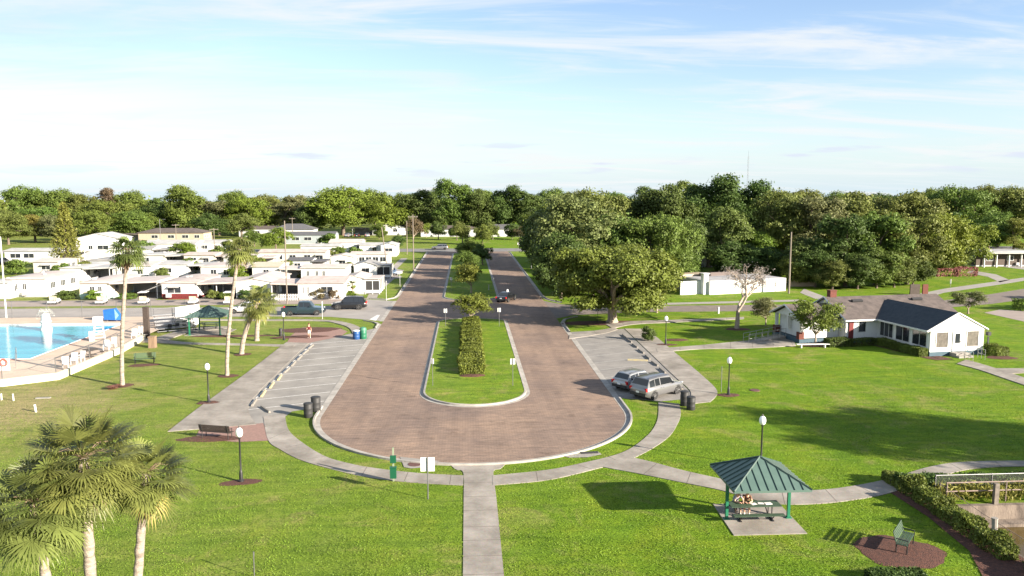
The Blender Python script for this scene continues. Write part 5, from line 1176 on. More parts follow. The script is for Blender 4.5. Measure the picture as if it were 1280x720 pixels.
# ================================================================== vehicles
def carpaint(name, c, metal=.5):
    m = M(name, c, rough=.28, metal=metal, spec=.6); b = m.node_tree.nodes['Principled BSDF']; b.inputs['Coat Weight'].default_value = .6; b.inputs['Coat Roughness'].default_value = .08; return m
tyrem = M('tyre_rubber', (.018, .018, .018), rough=.85); rimm = M('alloy_rim', (.50, .50, .51), rough=.35, metal=.7)
redlamp = M('red_tail_lamp', (.45, .015, .015), rough=.2); headlamp = M('clear_head_lamp', (.75, .76, .78), rough=.15); plastic = M('black_plastic_trim', (.03, .03, .032), rough=.7); plate = M('licence_plate', (.7, .7, .7), rough=.5)
carglass = M('tinted_car_glass', (.012, .014, .017), rough=.06, spec=.8)
def car(label, cat, loc, rz, paint_, L_=4.8, W=1.88, Ht=1.72, style='suv', name=None, trim=plastic, rack=True, group=None):
    t = thing(name or 'parked_car', label, cat, loc, rz, group)
    hw = W/2; zs = .26; 
    if style == 'suv':   belt, hood, xs = 1.05, 1.02, dict(a=.255, b=.385, c=.90, d=.985); nose = .92
    elif style == 'wagon': belt, hood, xs = .95, .90, dict(a=.27, b=.42, c=.86, d=.975); nose = .80
    elif style == 'sedan': belt, hood, xs = .92, .88, dict(a=.27, b=.42, c=.68, d=.87); nose = .74
    else: belt, hood, xs = 1.12, 1.10, dict(a=.25, b=.345, c=.585, d=.62); nose = 1.0   # pickup
    X = lambda f: L_*(.5-f)       # f=0 nose, 1 tail
    # lower body loft
    body_end = .625 if style == 'pickup' else 1.0
    st = [(0.0, .80, zs+.20, nose-.16), (.015, .88, zs+.06, nose-.05), (.06, .95, zs, nose+.02), (.16, 1.0, zs, hood-.03), (xs['a'], 1.0, zs, belt), (.5, 1.0, zs, belt+.01)]
    if style == 'pickup': st += [(body_end, 1.0, zs, belt)]
    else:
        dk = belt+.02 if style != 'sedan' else belt+.04
        st += [(.80, 1.0, zs, dk), (.93, .97, zs, dk), (.985, .90, zs+.08, dk-.06), (1.0, .82, zs+.22, dk-.2)]
    vs = []
    for f, kw, za, zb in st:
        y = hw*kw
        h = [(0, za), (y*.88, za), (y*.98, za+.12), (y, za+(zb-za)*.50), (y*.985, zb-.10), (y*.90, zb), (0, zb+.015)]
        vs += [(X(f), yy, zz) for yy, zz in h]+[(X(f), -yy, zz) for yy, zz in h[-2:0:-1]]
    k = 12; mb = MB(); n = len(st)
    mb.add(vs, [(i*k+j, i*k+(j+1) % k, (i+1)*k+(j+1) % k, (i+1)*k+j) for i in range(n-1) for j in range(k)]+[tuple(range(k))[::-1], tuple(range((n-1)*k, n*k))])
    body = mb.build('body', paint_, t, smooth=True)
    # cabin loft
    zr = Ht; gb = belt-.02
    cab = [(xs['a'], gb, gb+.03), (xs['b'], gb, zr-.03), ((xs['b']+xs['c'])/2, gb, zr), (xs['c'], gb, zr-.035), (xs['d'], gb, gb+.04)]
    wb, wt = hw*.93, hw*.74
    def pt(f, s, u, off=0.0):
        """cabin side point: u=0 belt, 1 roof edge"""
        for i in range(len(cab)-1):
            if cab[i][0] <= f <= cab[i+1][0]:
                q = (f-cab[i][0])/(cab[i+1][0]-cab[i][0]); z1 = cab[i][2]+(cab[i+1][2]-cab[i][2])*q; break
        zt = z1-.05; z = gb+(zt-gb)*u; y = wb+(wt-wb)*((z-gb)/(zr-gb)); return (X(f), s*(y+off), z)
    vs = []
    for f, za, zb in cab:
        kk = (zb-gb)/(zr-gb); y0, y1 = wb, wb+(wt-wb)*kk
        h = [(y0, za), (y1+.012, max(za+.005, zb-.05)), (y1-.10, zb), (0, zb+.02*kk)]
        vs += [(X(f), yy, zz) for yy, zz in h]+[(X(f), -yy, zz) for yy, zz in h[-2::-1]]
    k = 7; n = len(cab)
    cb_ = MB().add(vs, [(i*k+j, i*k+j+1, (i+1)*k+j+1, (i+1)*k+j) for i in range(n-1) for j in range(k-1)]+[tuple(range(k))[::-1], tuple(range((n-1)*k, n*k))])
    cabin = cb_.build('cabin', paint_, t, smooth=True)
    # glazing (each pane its own part)
    segs = [(xs['b']-.02, (xs['b']+xs['c'])/2-.012), ((xs['b']+xs['c'])/2+.012, xs['c']-.13 if style in ('suv', 'wagon') else xs['c']-.01)]
    if style in ('suv', 'wagon'): segs.append((xs['c']-.115, xs['c']+.01))
    if style == 'pickup': segs = [(xs['b']-.01, .465), (.48, xs['c']-.012)]
    for s in (-1, 1):
        for a, b in segs:
            q = [pt(a, s, .10, .010), pt(b, s, .10, .010), pt(b, s, .92, .010), pt(a, s, .92, .010)]
            if a == segs[0][0]: q[0] = pt(a-.05, s, .15, .010) if a-.05 > xs['a'] else q[0]
            MB().quad(*(q if s < 0 else q[::-1])).build('side_window', carglass, t)
    def cross(f0, f1, u0, u1, nm, d):
        (fa, ga, za), (fb, gb_, zb) = f0, f1
        A = Vector((X(fa), 0, za)); B_ = Vector((X(fb), 0, zb)); p = A.lerp(B_, u0); q = A.lerp(B_, u1); o = Vector((d*.012, 0, .012))
        ya = lambda z: (wb+(wt-wb)*((z-gb)/(zr-gb)))*.90
        MB().quad((p.x+o.x, -ya(p.z), p.z+o.z), (p.x+o.x, ya(p.z), p.z+o.z), (q.x+o.x, ya(q.z), q.z+o.z), (q.x+o.x, -ya(q.z), q.z+o.z)).build(nm, carglass, t)
    cross(cab[0], cab[1], .08, .94, 'windscreen', 1); cross(cab[3], cab[4], .10, .78, 'rear_window', -1)
    # wheels, arches
    wr = .36 if style in ('suv', 'pickup') else .32; axles = (.19, .80) if style != 'pickup' else (.165, .79)
    ar = MB()
    for f in axles:
        for s in (-1, 1):
            ar.lathe([(wr*1.16, 0), (wr*1.16, .035)], (X(f), s*(hw-.02)-.0175, wr+.02), 20, 'y')
            y = s*(hw-.10)
            o = MB().lathe([(wr*.66, -.11), (wr*.93, -.11), (wr, -.07), (wr, .07), (wr*.93, .11), (wr*.66, .11)], n=24, axis='y').build('wheel', tyrem, t, smooth=True); o.location = (X(f), y, wr)
            rm = MB(); rm.lathe([(.05, .085), (.07, .10)], (0, 0, 0), 10, 'y') if s > 0 else rm.lathe([(.05, -.10), (.07, -.085)], (0, 0, 0), 10, 'y')
            rm.lathe([(wr*.66, s*.06-.02), (wr*.68, s*.06+.02)], n=24, axis='y')
            for i in range(5):
                a = 2*math.pi*i/5; rm.box((math.cos(a)*wr*.33, s*.095, math.sin(a)*wr*.33), (wr*.62, .03, .07), ry=-a)
            rm.build('rim', rimm, o)
    ar.build('wheel_arch', trim, t)
    bz = .50 if style != 'pickup' else .55
    MB().box((X(0)-.02, 0, bz-.08), (.16, W*.80, .20)).box((X(.02), 0, bz+.18), (.10, W*.48, .17)).build('front_bumper', trim, t)
    MB().box((X(1)+.03, 0, bz-.02), (.16, W*.84, .22)).build('rear_bumper', trim, t)
    for s in (-1, 1):
        MB().box((X(.035), s*hw*.70, nose-.10), (.16, .30, .15), rz=-s*.35).build('headlight', headlamp, t)
        MB().box((X(.985)-.0, s*hw*.80, belt-.14), (.14, .26, .24), rz=s*.3).build('taillight', redlamp, t)
        m_ = pt(xs['a']+.07, s, .2); MB().box((m_[0], m_[1]+s*.12, m_[2]+.03), (.12, .20, .14)).build('wing_mirror', paint_, t)
        dl = MB()
        for f in ((xs['b']+xs['c'])/2-.0, xs['b']+.32 if style != 'pickup' else .60): dl.box((X(f-.06)-.0, s*(hw+.004), belt-.16), (.16, .02, .03))
        dl.build('door_handle', trim, t)
    MB().box((X(1)-.055, 0, bz+.18), (.02, .32, .15)).build('licence_plate', plate, t)
    if style in ('suv', 'wagon') and rack:
        for s in (-1, 1): MB().tube([pt(xs['b']+.03, s*.86, 1.0)[:2]+(zr-.0,), pt(xs['b']+.06, s*.86, 1.)[:2]+(zr+.05,), pt(xs['c']-.04, s*.86, 1.)[:2]+(zr+.04,), pt(xs['c']-.01, s*.86, 1.)[:2]+(zr-.02,)], .02, n=5).build('roof_rail', trim, t)
    if style == 'pickup':
        bed = MB(); x0, x1 = X(body_end)-.0, X(1.0); xm = (x0+x1)/2; ln = abs(x1-x0)
        for s in (-1, 1): bed.box((xm, s*(hw-.06), (zs+.12+1.10)/2), (ln, .12, 1.10-zs-.12))
        bed.box((xm, 0, .68), (ln, W-.24, .08)); bed.box((x1+.04, 0, .82), (.08, W-.24, .54)); bed.box((x0-.04, 0, .9), (.08, W-.24, .5)); bed.box((xm, 0, .50), (ln, W*.6, .3))
        bed.build('cargo_bed', paint_, t)
    return t
silver = carpaint('silver_paint', (.20, .20, .205), .6); white_s = carpaint('pale_silver_paint', (.30, .31, .32), .5); bluegreen = carpaint('dark_teal_paint', (.018, .034, .044), .2); blackp = carpaint('black_paint', (.006, .0065, .008), .0); bluep = carpaint('blue_grey_paint', (.12, .18, .28), .4)
car('silver suv parked nose to the footpath, nearest the black bins', 'car', (15.6, 63.45, .012), R(38), silver, 4.9, 1.95, 1.76)
car('pale silver wagon parked behind the silver suv', 'car', (14.45, 66.2, .012), R(40), white_s, 4.6, 1.8, 1.52, 'wagon')
px_, py_ = P(378, 394.5)
car('dark teal crew pickup truck standing on the pale side street', 'pickup truck', (px_, py_+.9, .016), R(1), bluegreen, 5.7, 1.98, 1.88, 'pickup', name='pickup_truck', rack=False)
px_, py_ = P(436, 387)
car('black suv parked nose left by the corner mobile home', 'car', (px_, py_+.6, .02), R(183), blackp, 4.9, 1.95, 1.82)
car('black car driving up the right lane at the crossing, with a white roof sign', 'car', (*P(633, 376.2), .012), R(66), blackp, 4.7, 1.85, 1.45, 'sedan', name='car')
tag(MB().box((0, 0, .16), (.34, .5, .32), tp=.6).build('roof_sign', white, loc=(P(633, 376.2)[0]+.2, P(633, 376.2)[1]+.3, 1.46)), 'small white sign on the roof of the black driving car', 'roof sign')
car('silver suv crossing on the far street left of the median', 'car', (*P(550, 312.2), .02), R(180), silver, 4.8, 1.9, 1.65, name='car')
car('blue grey car parked nose out on the verge drive by the leaning pole', 'car', (*P(489, 343.5), .03), R(-75), bluep, 4.5, 1.8, 1.5, 'wagon', rack=False)
car('blue grey van parked between the white mobile homes behind the pool', 'van', (*P(67, 351.5), .02), R(95), bluep, 4.9, 1.9, 1.85, name='parked_van')
px_, py_ = P(307, 391.5)
car('white car half hidden behind the short palms on the side street', 'car', (px_, py_+.5, .016), R(182), carpaint('white_car_paint', (.5, .5, .5), .0), 4.7, 1.85, 1.5, 'sedan')
car('teal car at the left picture edge by the flat carport house', 'car', (*P(3, 330), .02), R(100), bluegreen, 4.6, 1.8, 1.5, 'sedan')
def far_row():
    for i, (px, c, lab) in enumerate(((435, white_s, 'first'), (447, blackp, 'second'), (459, white_s, 'third'))):
        car(f'{lab} parked car from the left before the grey gabled far house', 'car', (*P(px, 296.5), .02), R(80+10*i), c, 4.6, 1.85, 1.6, 'suv', rack=False, group='cars in the far yard')
far_row()
# golf carts on the strip before the mobile homes
def golf_cart(loc, rz, label):
    t = thing('golf_cart', label, 'golf cart', loc, rz, 'golf carts by the park street')
    MB().box((0, 0, .42), (2.1, 1.1, .28)).box((.85, 0, .62), (.4, 1.0, .3), tp=.8).build('body', white, t)
    MB().box((-.15, 0, .72), (.5, 1.0, .14)).box((-.42, 0, .98), (.1, 1.0, .45), ry=R(-10)).build('seat', M('beige_vinyl', (.5, .42, .30)), t)
    MB().box((0, 0, 1.82), (1.8, 1.15, .07)).build('roof', white, t)
    p = MB()
    for x in (-.75, .75):
        for y in (-.5, .5): p.tube([(x, y, .5), (x*.9, y, 1.8)], .02, n=5)
    p.build('roof_post', black, t)
    for x in (-.65, .65):
        for y in (-.48, .48): MB().lathe([(.12, -.08), (.22, -.08), (.22, .08), (.12, .08)], n=14, axis='y').build('wheel', tyrem, t, smooth=True).location = (x, y, .22)
for px, lab in ((68, 'golf cart before the gap right of the wide bright mobile home'), (127, 'golf cart before the mint and cream mobile home'), (180, 'golf cart before the open carport left of the maroon skirted home'), (242, 'golf cart at the right corner of the maroon skirted home'), (286, 'golf cart beside the second tall palm')):
    golf_cart((*P(px, 380.0), .015), R(95), lab)
# ================================================================== street lamps, poles, signs
def park_lamp(px, py, label, i=0):
    t = thing('street_lamp', label, 'street lamp', P(px, py), 0, 'park lamps with white globes')
    MB().lathe([(.17, 0), (.17, .10), (.11, .16), (.10, .55), (.085, .62), (.055, .72), (.045, 2.55), (.075, 2.60), (.075, 2.66)], n=14).build('post', black, t, smooth=True)
    MB().lathe([(.09, 2.66), (.16, 2.72), (.20, 2.86), (.19, 3.02), (.13, 3.14), (.05, 3.2)], n=16).build('globe', globe, t, smooth=True)
    MB().lathe([(.06, 3.19), (.05, 3.24), (.015, 3.32)], n=10).build('finial', black, t, smooth=True)
for i, (px, py, lab) in enumerate(((301.5, 602, 'park lamp in the lawn beside the paved bench corner'), (261, 503.5, 'park lamp on the lawn between the two tall palms'), (355, 425, 'park lamp in the mulch behind the left parking court'), (910.5, 494, 'park lamp in a red mulch circle near the black bins'), (832, 431, 'park lamp beside the right footpath near the broad shade tree'), (951, 584, 'park lamp rising behind the green picnic shelter'))):
    park_lamp(px, py, lab, i)
    if i in (1, 3, 4): mulch_bed(P(px, py), .95 if i != 4 else 1.3, .6, 0, 40+i)
mulch_bed(P(301, 603), 1.2, .5, .2, 48, z=.02)
mulch_bed(P(846, 425), 1.3, .8, 0, 49); mulch_bed((P(366, 424)[0]+.5, P(366, 424)[1]+1.4), 3.4, 1.0, .1, 50); mulch_bed((P(310, 421)[0]-2, P(310, 421)[1]+.6), 5.0, .7, 0, 51); mulch_bed(P(388, 412.5), 3.6, 2.0, .1, 52)
tree('bush', P(811, 426), 1.7, .75, 'dark narrow bush beside the park lamp at the right footpath', cat='bush', name='bush', kind='dark')
def utility_pole(px, py, top, label, r=.13, lean=0.0, arms=1, lamp=False, mat=polewood, cat='utility pole', name='utility_pole', rx=None):
    h = hof(px, py, top); t = thing(name, label, cat, P(px, py))
    MB().tube([(0, 0, 0), (lean*h, 0, h)], [r, r*.68], n=9).build('pole', mat, t, smooth=True)
    for k in range(arms):
        MB().box((lean*h*.95, 0, h*.955-.7*k), (2.1, .1, .12), rz=.2).build('crossarm', mat, t)
        iw = MB()
        for x in (-.9, -.35, .35, .9): iw.lathe([(.04, 0), (.055, .06), (.03, .16)], (lean*h*.95+x*.98, x*.2, h*.955-.7*k+.06), 8)
        iw.build('insulator', steel, t)
    if lamp: MB().tube([(lean*h, 0, h*.97), (lean*h+.8, -.2, h*1.0), (lean*h+1.5, -.4, h*1.0)], .04, n=6).box((lean*h+1.7, -.45, h*1.0-.04), (.6, .25, .12)).build('lamp_arm', steel, t)
    return t
utility_pole(986, 367, 290, 'lone wooden utility pole beside the right street', arms=0, r=.17)
utility_pole(359, 380, 276, 'tall slender wooden pole behind the pickup truck', arms=0, r=.11)
utility_pole(485, 343, 284, 'wooden pole leaning left beside the blue grey car', arms=0, r=.13, lean=-.115)
utility_pole(517, 338, 268, 'dark wooden pole on the verge of the left lane', arms=1, r=.13)
utility_pole(509, 318, 276, 'wooden pole at the far crossing left of the boulevard', arms=0, r=.12)
utility_pole(201, 306, 274, 'light pole with a short arm before the brown-roofed long house', arms=0, r=.09, lamp=True, mat=steel, cat='light pole', name='light_pole')
utility_pole(221, 312, 280, 'thin wooden pole standing at the wide gabled cottage', arms=1, r=.11)
utility_pole(269, 327, 285, 'wooden pole right of the leafy bush between the cottages', arms=1, r=.12)
utility_pole(141, 300, 279, 'thin wooden pole above the roof of the tall white house', arms=0, r=.11)
utility_pole(366, 300, 272, 'thin wooden pole beside the white hip-roofed house', arms=1, r=.12)
utility_pole(664, 336, 283, 'street light at the right lane under the dark trees', arms=0, r=.09, lamp=False, mat=steel, cat='light pole', name='light_pole')
utility_pole(8, 398, 296, 'slim white mast standing behind the pool at the left', arms=0, r=.11, mat=white, cat='mast', name='mast')
def radio_mast():
    x, y = at(934, 420); t = thing('radio_mast', 'thin lattice radio mast rising far behind the highest trees', 'radio mast', (x, y)); mb = MB(); h = 36
    L3 = [(.5*math.cos(a), .5*math.sin(a)) for a in (0, 2.094, 4.189)]
    for a in L3: mb.tube([(*a, 0), (a[0]*.6, a[1]*.6, h)], .03, n=4)
    for i in range(28):
        z = i*h/28; k = 1-.4*z/h
        for j in range(3): mb.tube([(L3[j][0]*k, L3[j][1]*k, z), (L3[(j+1) % 3][0]*k, L3[(j+1) % 3][1]*k, z+h/28)], .013, n=3)
    mb.build('lattice', steel, t); MB().tube([(0, 0, h-.2), (0, 0, h+3)], .04, n=5).build('aerial', steel, t)
radio_mast()
def sign(px, py, top, label, pw=.45, ph=.55, panel=white, rz=0.0, z=0.0, postm=steel, name='street_sign', two=False, behind=True, r=.025):
    h = hof(px, py, top); x, y = P(px, py, z); t = thing(name, label, 'sign', (x, y, z), rz); h -= z*.9
    MB().tube([(0, 0, 0), (0, 0, h)], r, n=7).build('post', postm, t, smooth=True)
    yy = .04 if behind else -.04
    for s in ((-1, 1) if two else (0,)): MB().box((s*(pw/2+.02), yy, h-ph/2), (pw, .012, ph)).build('panel', panel, t)
    return t
sign(535, 624, 572, 'pair of white notice panels seen from behind on one post by the straight walk', .36, .78, two=True, r=.035)
sign(541, 482, 447, 'small pale sign post near the left kerb of the near median', .22, .45, z=.13)
sign(641, 482, 447, 'white sign at the right kerb of the near median, lower of the two there', .42, .5, z=.13)
sign(624, 408, 384, 'white sign at the right kerb of the near median by its far end', .4, .5, z=.13)
sign(557, 408, 385, 'double pale sign at the left kerb by the far end of the near median', .18, .5, two=True, z=.13)
sign(564, 364, 346, 'white sign at the left kerb of the far median', .4, .5, z=.13)
sign(616, 362, 346, 'white sign at the right kerb of the far median', .4, .5, z=.13)
sign(611, 363.5, 355, 'short white marker post on the far median lawn', .12, .9, z=.13)
sign(648, 312, 303, 'white sign at the right lane by the far crossing', .5, .7)
sign(483, 376, 351, 'thin white post on the verge corner by the corner mobile home', .1, .3, postm=white, panel=white)
sign(500, 358, 339, 'white sign on the verge path left of the lane', .9, .4, postm=white)
sign(403, 399, 377, 'white post standing before the pickup truck', .18, .9, postm=white)
sign(335, 400, 374, 'thin white post left of the pickup truck', .08, .3, postm=white)
sign(901.5, 490, 458, 'thin bare grey post on the lawn beside the lamp circle', .04, .2, panel=steel)
sign(318, 722, 690, 'thin grey post at the bottom edge right of the palms', .06, .2, panel=steel)
sign(747, 403, 377, 'white notice board on posts under the broad shade tree', .5, .9, postm=black)
sign(1188, 359, 349, 'short white marker at the far sunny lawn', .2, .8)
def marker(px, py, label, h=.8, tilt=0.0, mat=white, r=.055, nm='marker_post'):
    o = MB().tube([(0, 0, -.02), (tilt*h, 0, h)], r, n=9).lathe([(r*1.15, h-.03), (r*1.15, h+.02)], (tilt*h, 0, 0), 9).build(nm, mat, smooth=True, loc=(*P(px, py), 0)); tag(o, label, 'post')
marker(45, 515, 'tilted white pipe stub, rightmost of the three before the pool wall', .55, -.12, r=.075)
marker(17, 501, 'upright white pipe stub in the middle of three before the pool wall', .55, -.04)
marker(2, 500, 'white pipe stub at the left picture edge before the pool wall', .5)
tag(MB().box((0, 0, .04), (1.1, .3, .08), rz=.1).build('stone_slab', M('pale_stone', (.24, .225, .20), (.19, .18, .16)), loc=(*P(54, 498), 0)), 'pale slab lying in the grass right of the pipe stubs', 'slab')
marker(898, 392, 'short pale post on the verge below the white-walled building', .9, r=.12)
marker(1243, 682, 'stout whitish timber post standing in the canal hedge', 1.35, -.06, r=.13, mat=M('whitewashed_timber', (.26, .24, .21), (.20, .18, .16), scale=4))
tag(MB().lathe([(.42, 0), (.42, .012)], n=24).build('manhole_cover', M('rusty_iron', (.11, .055, .045), (.08, .04, .035), scale=5), loc=(*P(518.5, 580.8), .034)), 'rusty round manhole cover in the concrete apron of the turning circle', 'manhole cover')
tag(MB().box((0, 0, .01), (1.1, .35, .03), rz=.1).build('storm_drain', dark, loc=(*P(737, 566.5), .034)), 'dark storm drain slot at the right of the turning circle', 'storm drain')
tag(MB().lathe([(.45, 0), (.40, .05)], n=18).build('valve_cover', M('rusty_iron', (.11, .055, .045)), loc=(*P(943.5, 488), 0)), 'small dark valve cover in the lawn right of the lamp circle', 'valve cover')
# dog waste station
def waste_station():
    t = thing('waste_station', 'green dog waste station on a post beside the ring walk', 'waste station', P(492, 601.5))
    gm = M('green_enamel', (.008, .07, .036), rough=.4)
    MB().box((0, 0, 1.0), (.09, .09, 2.0)).build('post', M('pale_green_post', (.18, .22, .15)), t)
    MB().box((.0, -.10, 1.35), (.34, .14, .42)).build('bag_box', gm, t)
    MB().box((0, -.14, .55), (.36, .22, .62)).box((0, -.14, .88), (.40, .26, .05)).build('bin', gm, t)
waste_station()
# wheel stops
stopm = M('weathered_wheel_stop', (.22, .20, .175), (.14, .13, .115), scale=5, rough=.9); stopy = M('worn_yellow_wheel_stop', (.34, .28, .14), (.24, .22, .16), scale=5, rough=.85)
def wheel_stop(x, y, rz, label, m=stopm):
    mb = MB().box((0, 0, .075), (2.0, .20, .15), tp=1.0)
    for v in (4, 5, 6, 7): q = mb.v[v]; mb.v[v] = (q[0]*.96, q[1]*.55, q[2])
    o = mb.build('wheel_stop', m, loc=(x, y, .012), rz=rz); tag(o, label, 'wheel stop', 'wheel stops of the parking courts')
ordn = ['first', 'second', 'third', 'fourth', 'fifth', 'sixth', 'seventh', 'eighth', 'ninth', 'tenth']
for i in range(9):
    wheel_stop(-16.9, 62.6+i*2.9, R(92+rnd.uniform(-5, 5)), f'{ordn[i]} wheel stop from the bench end of the left parking court', stopy if i in (1, 2, 3) else stopm)
wheel_stop(-15.5, 60.5, R(122), 'twisted grey wheel stop lying by the start of the ring walk')
for i in range(9):
    wheel_stop(18.2, 66.0+i*3.05, R(90+rnd.uniform(-4, 4)), f'{ordn[i]} wheel stop from the bins end of the right parking court', stopm)
x_, y_ = P(797, 451); wheel_stop(x_, y_, R(-15), 'pale wheel stop lying loose across a bay behind the silver cars', stopy)
# bins
def bin_(px, py, label, h=.95, r=.30, mat=None, lid=None, z=.0, dome=False, cat='trash bin', name='trash_bin'):
    t = thing(name, label, cat, (*P(px, py), z)); mb = MB()
    mb.lathe([(r*.92, 0), (r, .06), (r, h*.30), (r*1.02, h*.32), (r, h*.34), (r, h*.66), (r*1.02, h*.68), (r, h*.70), (r, h-.02), (r*.97, h)], n=20); mb.build('body', mat, t, smooth=True)
    lm = MB(); lm.lathe([(r*1.05, h), (r*1.05, h+.05), (r*.9, h+(.26 if dome else .09)), (r*.35, h+(.36 if dome else .11)), (.02, h+(.38 if dome else .11))], n=20); lm.build('lid', lid or mat, t, smooth=True)
binblack = M('black_bin_plastic', (.022, .022, .024), (.03, .03, .03), scale=6, rough=.6)
bin_(385.5, 521.5, 'black ribbed bin nearer the camera at the end of the left parking court', 1.0, .33, binblack)
bin_(395, 514, 'black ribbed bin farther back at the end of the left parking court', 1.05, .36, binblack)
bin_(855.5, 507, 'black bin touching the footpath before the silver suv', 1.05, .33, binblack, z=.03)
bin_(863.5, 512, 'black bin on the grass right of the one before the silver suv', .95, .33, binblack)
bin_(445.5, 424, 'blue drum with a pale lid at the top of the left parking court', .95, .40, M('blue_drum', (.015, .06, .18), rough=.5), white, z=.012)
bin_(454, 423.5, 'green drum with a domed lid beside the blue drum', 1.0, .40, M('green_drum', (.015, .11, .06), rough=.5), M('green_lid', (.05, .17, .11), rough=.5), z=.012, dome=True)
bin_(351, 420, 'small dark bin at the foot of the lamp behind the left parking court', .8, .2, binblack)
# benches
def bench(px, py, rz, label, L_=1.8, mat=bench_green, name='park_bench', z=.0, leg=black, tilt=0):
    t = thing(name, label, 'bench', (*P(px, py), z), rz)
    s = MB()
    for i in range(5): s.box((0, -.20+i*.10, .45), (L_, .075, .035))
    s.build('seat', mat, t); b = MB()
    for i in range(5): b.box((0, .26+i*.028, .56+i*.095), (L_, .03, .075), rx=R(-16))
    b.build('backrest', mat, t)
    for x in (-L_*.42, L_*.42):
        l = MB(); l.tube([(x, -.22, 0), (x, -.22, .43)], .03, n=6); l.tube([(x, .24, 0), (x, .24, .45), (x, .40, 1.0)], .03, n=6); l.tube([(x, -.22, .42), (x, .24, .42)], .025, n=6); l.build('leg', leg, t)
        MB().tube([(x, -.25, .43), (x, -.25, .64), (x, .28, .66)], .025, n=6).build('armrest', leg, t)
    return t
bench(271.5, 547.5, R(165), 'dark slatted bench on the pink paving near the left parking court', 2.3, darkwood, z=.02)
bench(1131, 686, R(50), 'dark green bench turned away on the round mulch bed at the canal', 1.75, bench_green, z=.05)
bench(181, 454.5, R(14), 'green slatted bench on mulch between pool and tall palm', 2.0, M('pale_green_slats', (.05, .085, .045), rough=.6), z=.03)
mulch_bed(P(180, 456.5), 1.5, .7, .2, 60); mulch_bed(P(263, 548.5), 2.2, .75, 0, 61, z=.03)
# ================================================================== picnic shelter
def shelter(loc, w, label, zr=3.25, ze=2.2, posts=2, rz=0.0, pad=True):
    t = thing('picnic_shelter', label, 'picnic shelter', loc, rz); h = w/2
    seamg = M('green_roof_metal', (.088, .140, .120), (.072, .118, .102), scale=1.5, rough=.45, metal=.15); gp = M('green_painted_post', (.015, .13, .07), (.012, .11, .06), scale=3, rough=.45)
    mb = MB(); c = [(-h, -h, ze), (h, -h, ze), (h, h, ze), (-h, h, ze)]; ap = (0, 0, zr)
    lo = [(x, y, z-.10) for x, y, z in c]
    mb.add(c+lo+[ap, (0, 0, zr-.14)], [(0, 1, 8), (1, 2, 8), (2, 3, 8), (3, 0, 8), (5, 4, 9), (6, 5, 9), (7, 6, 9), (4, 7, 9), (4, 5, 1, 0), (5, 6, 2, 1), (6, 7, 3, 2), (7, 4, 0, 3)])
    rf = mb.build('roof', seamg, t)
    sm_ = MB(); n = max(6, int(w/.4))
    for k in range(4):
        M4 = Matrix.Rotation(k*math.pi/2, 3, 'Z')
        for i in range(1, n):
            x = -h+w*i/n; f = 1-abs(x)/h; a = Vector((x, -h, ze+.02)); b = Vector((x, -h+h*f, ze+(zr-ze)*f+.02)); 
            sm_.tube([M4 @ a, M4 @ b], .028, n=4)
        a = Vector((-h, -h, ze+.02)); sm_.tube([M4 @ a, Vector((0, 0, zr+.02))], .05, n=4)
    sm_.build('standing_seam', M('green_roof_seam', (.035, .065, .055), rough=.5), rf)
    px = [(-h+.32, 0), (h-.32, 0)] if posts == 2 else [(-h+.4, -h+.4), (h-.4, -h+.4), (h-.4, h-.4), (-h+.4, h-.4)]
    for x, y in px: MB().box((x, y, (ze+.1)/2), (.14, .14, ze+.1)).box((x, y, .03), (.28, .28, .06)).build('post', gp, t)
    if posts == 2: MB().box((0, 0, ze+.02), (w-.5, .12, .2)).box((-h+.32, 0, ze+.0), (.1, w-.4, .14)).box((h-.32, 0, ze+.0), (.1, w-.4, .14)).build('beam', gp, t)
    return t
shelter((14.72, 38.2, .03), 3.85, 'green hip-roofed picnic shelter with two people at its table')
struct('shelter_pad', MB().prism([(12.85, 36.3), (16.5, 36.3), (16.6, 40.15), (13.05, 40.2)], -.03, .04), pathm)
shelter((-30.7, 95.6, .03), 4.3, 'small green picnic shelter beyond the tall palms near the pool gate', posts=4)
struct('shelter_pad', MB().prism([(-33, 93.6), (-28.4, 93.6), (-28.2, 98.0), (-32.8, 98.2)], -.03, .03), pathm)
def picnic_table(loc, rz, label, L_=2.4):
    t = thing('picnic_table', label, 'picnic table', loc, rz)
    s = MB(); [s.box((0, -.32+i*.16, .745), (L_, .14, .04)) for i in range(5)]; s.build('table_top', bench_green, t)
    for y in (-.72, .72): 
        s = MB(); [s.box((0, y-.08+i*.16, .44), (L_, .14, .04)) for i in range(2)]; s.build('seat', bench_green, t)
    for x in (-L_*.32, L_*.32):
        MB().tube([(x, -.70, .42), (x, -.30, .06), (x, .30, .06), (x, .70, .42)], .03, n=6).tube([(x, -.25, .06), (x, -.25, .73)], .03, n=6).tube([(x, .25, .06), (x, .25, .73)], .03, n=6).box((x, 0, .02), (.10, 1.0, .04)).build('leg', black, t)
    return t
picnic_table((14.55, 38.25, .04), 0, 'dark slatted picnic table under the near green shelter', 2.6)
picnic_table((*P(263, 411.5), .035), .1, 'dark picnic table under the far green shelter', 2.2)
tag(MB().box((-.25, 0, .006), (.30, .22, .012), rz=.3).box((.15, .05, .006), (.30, .22, .012), rz=-.2).box((.5, .0, .012), (.36, .26, .025), rz=.1).build('papers', white, loc=(14.75, 38.2, .806)), 'white papers spread on the picnic table before the two people', 'papers')
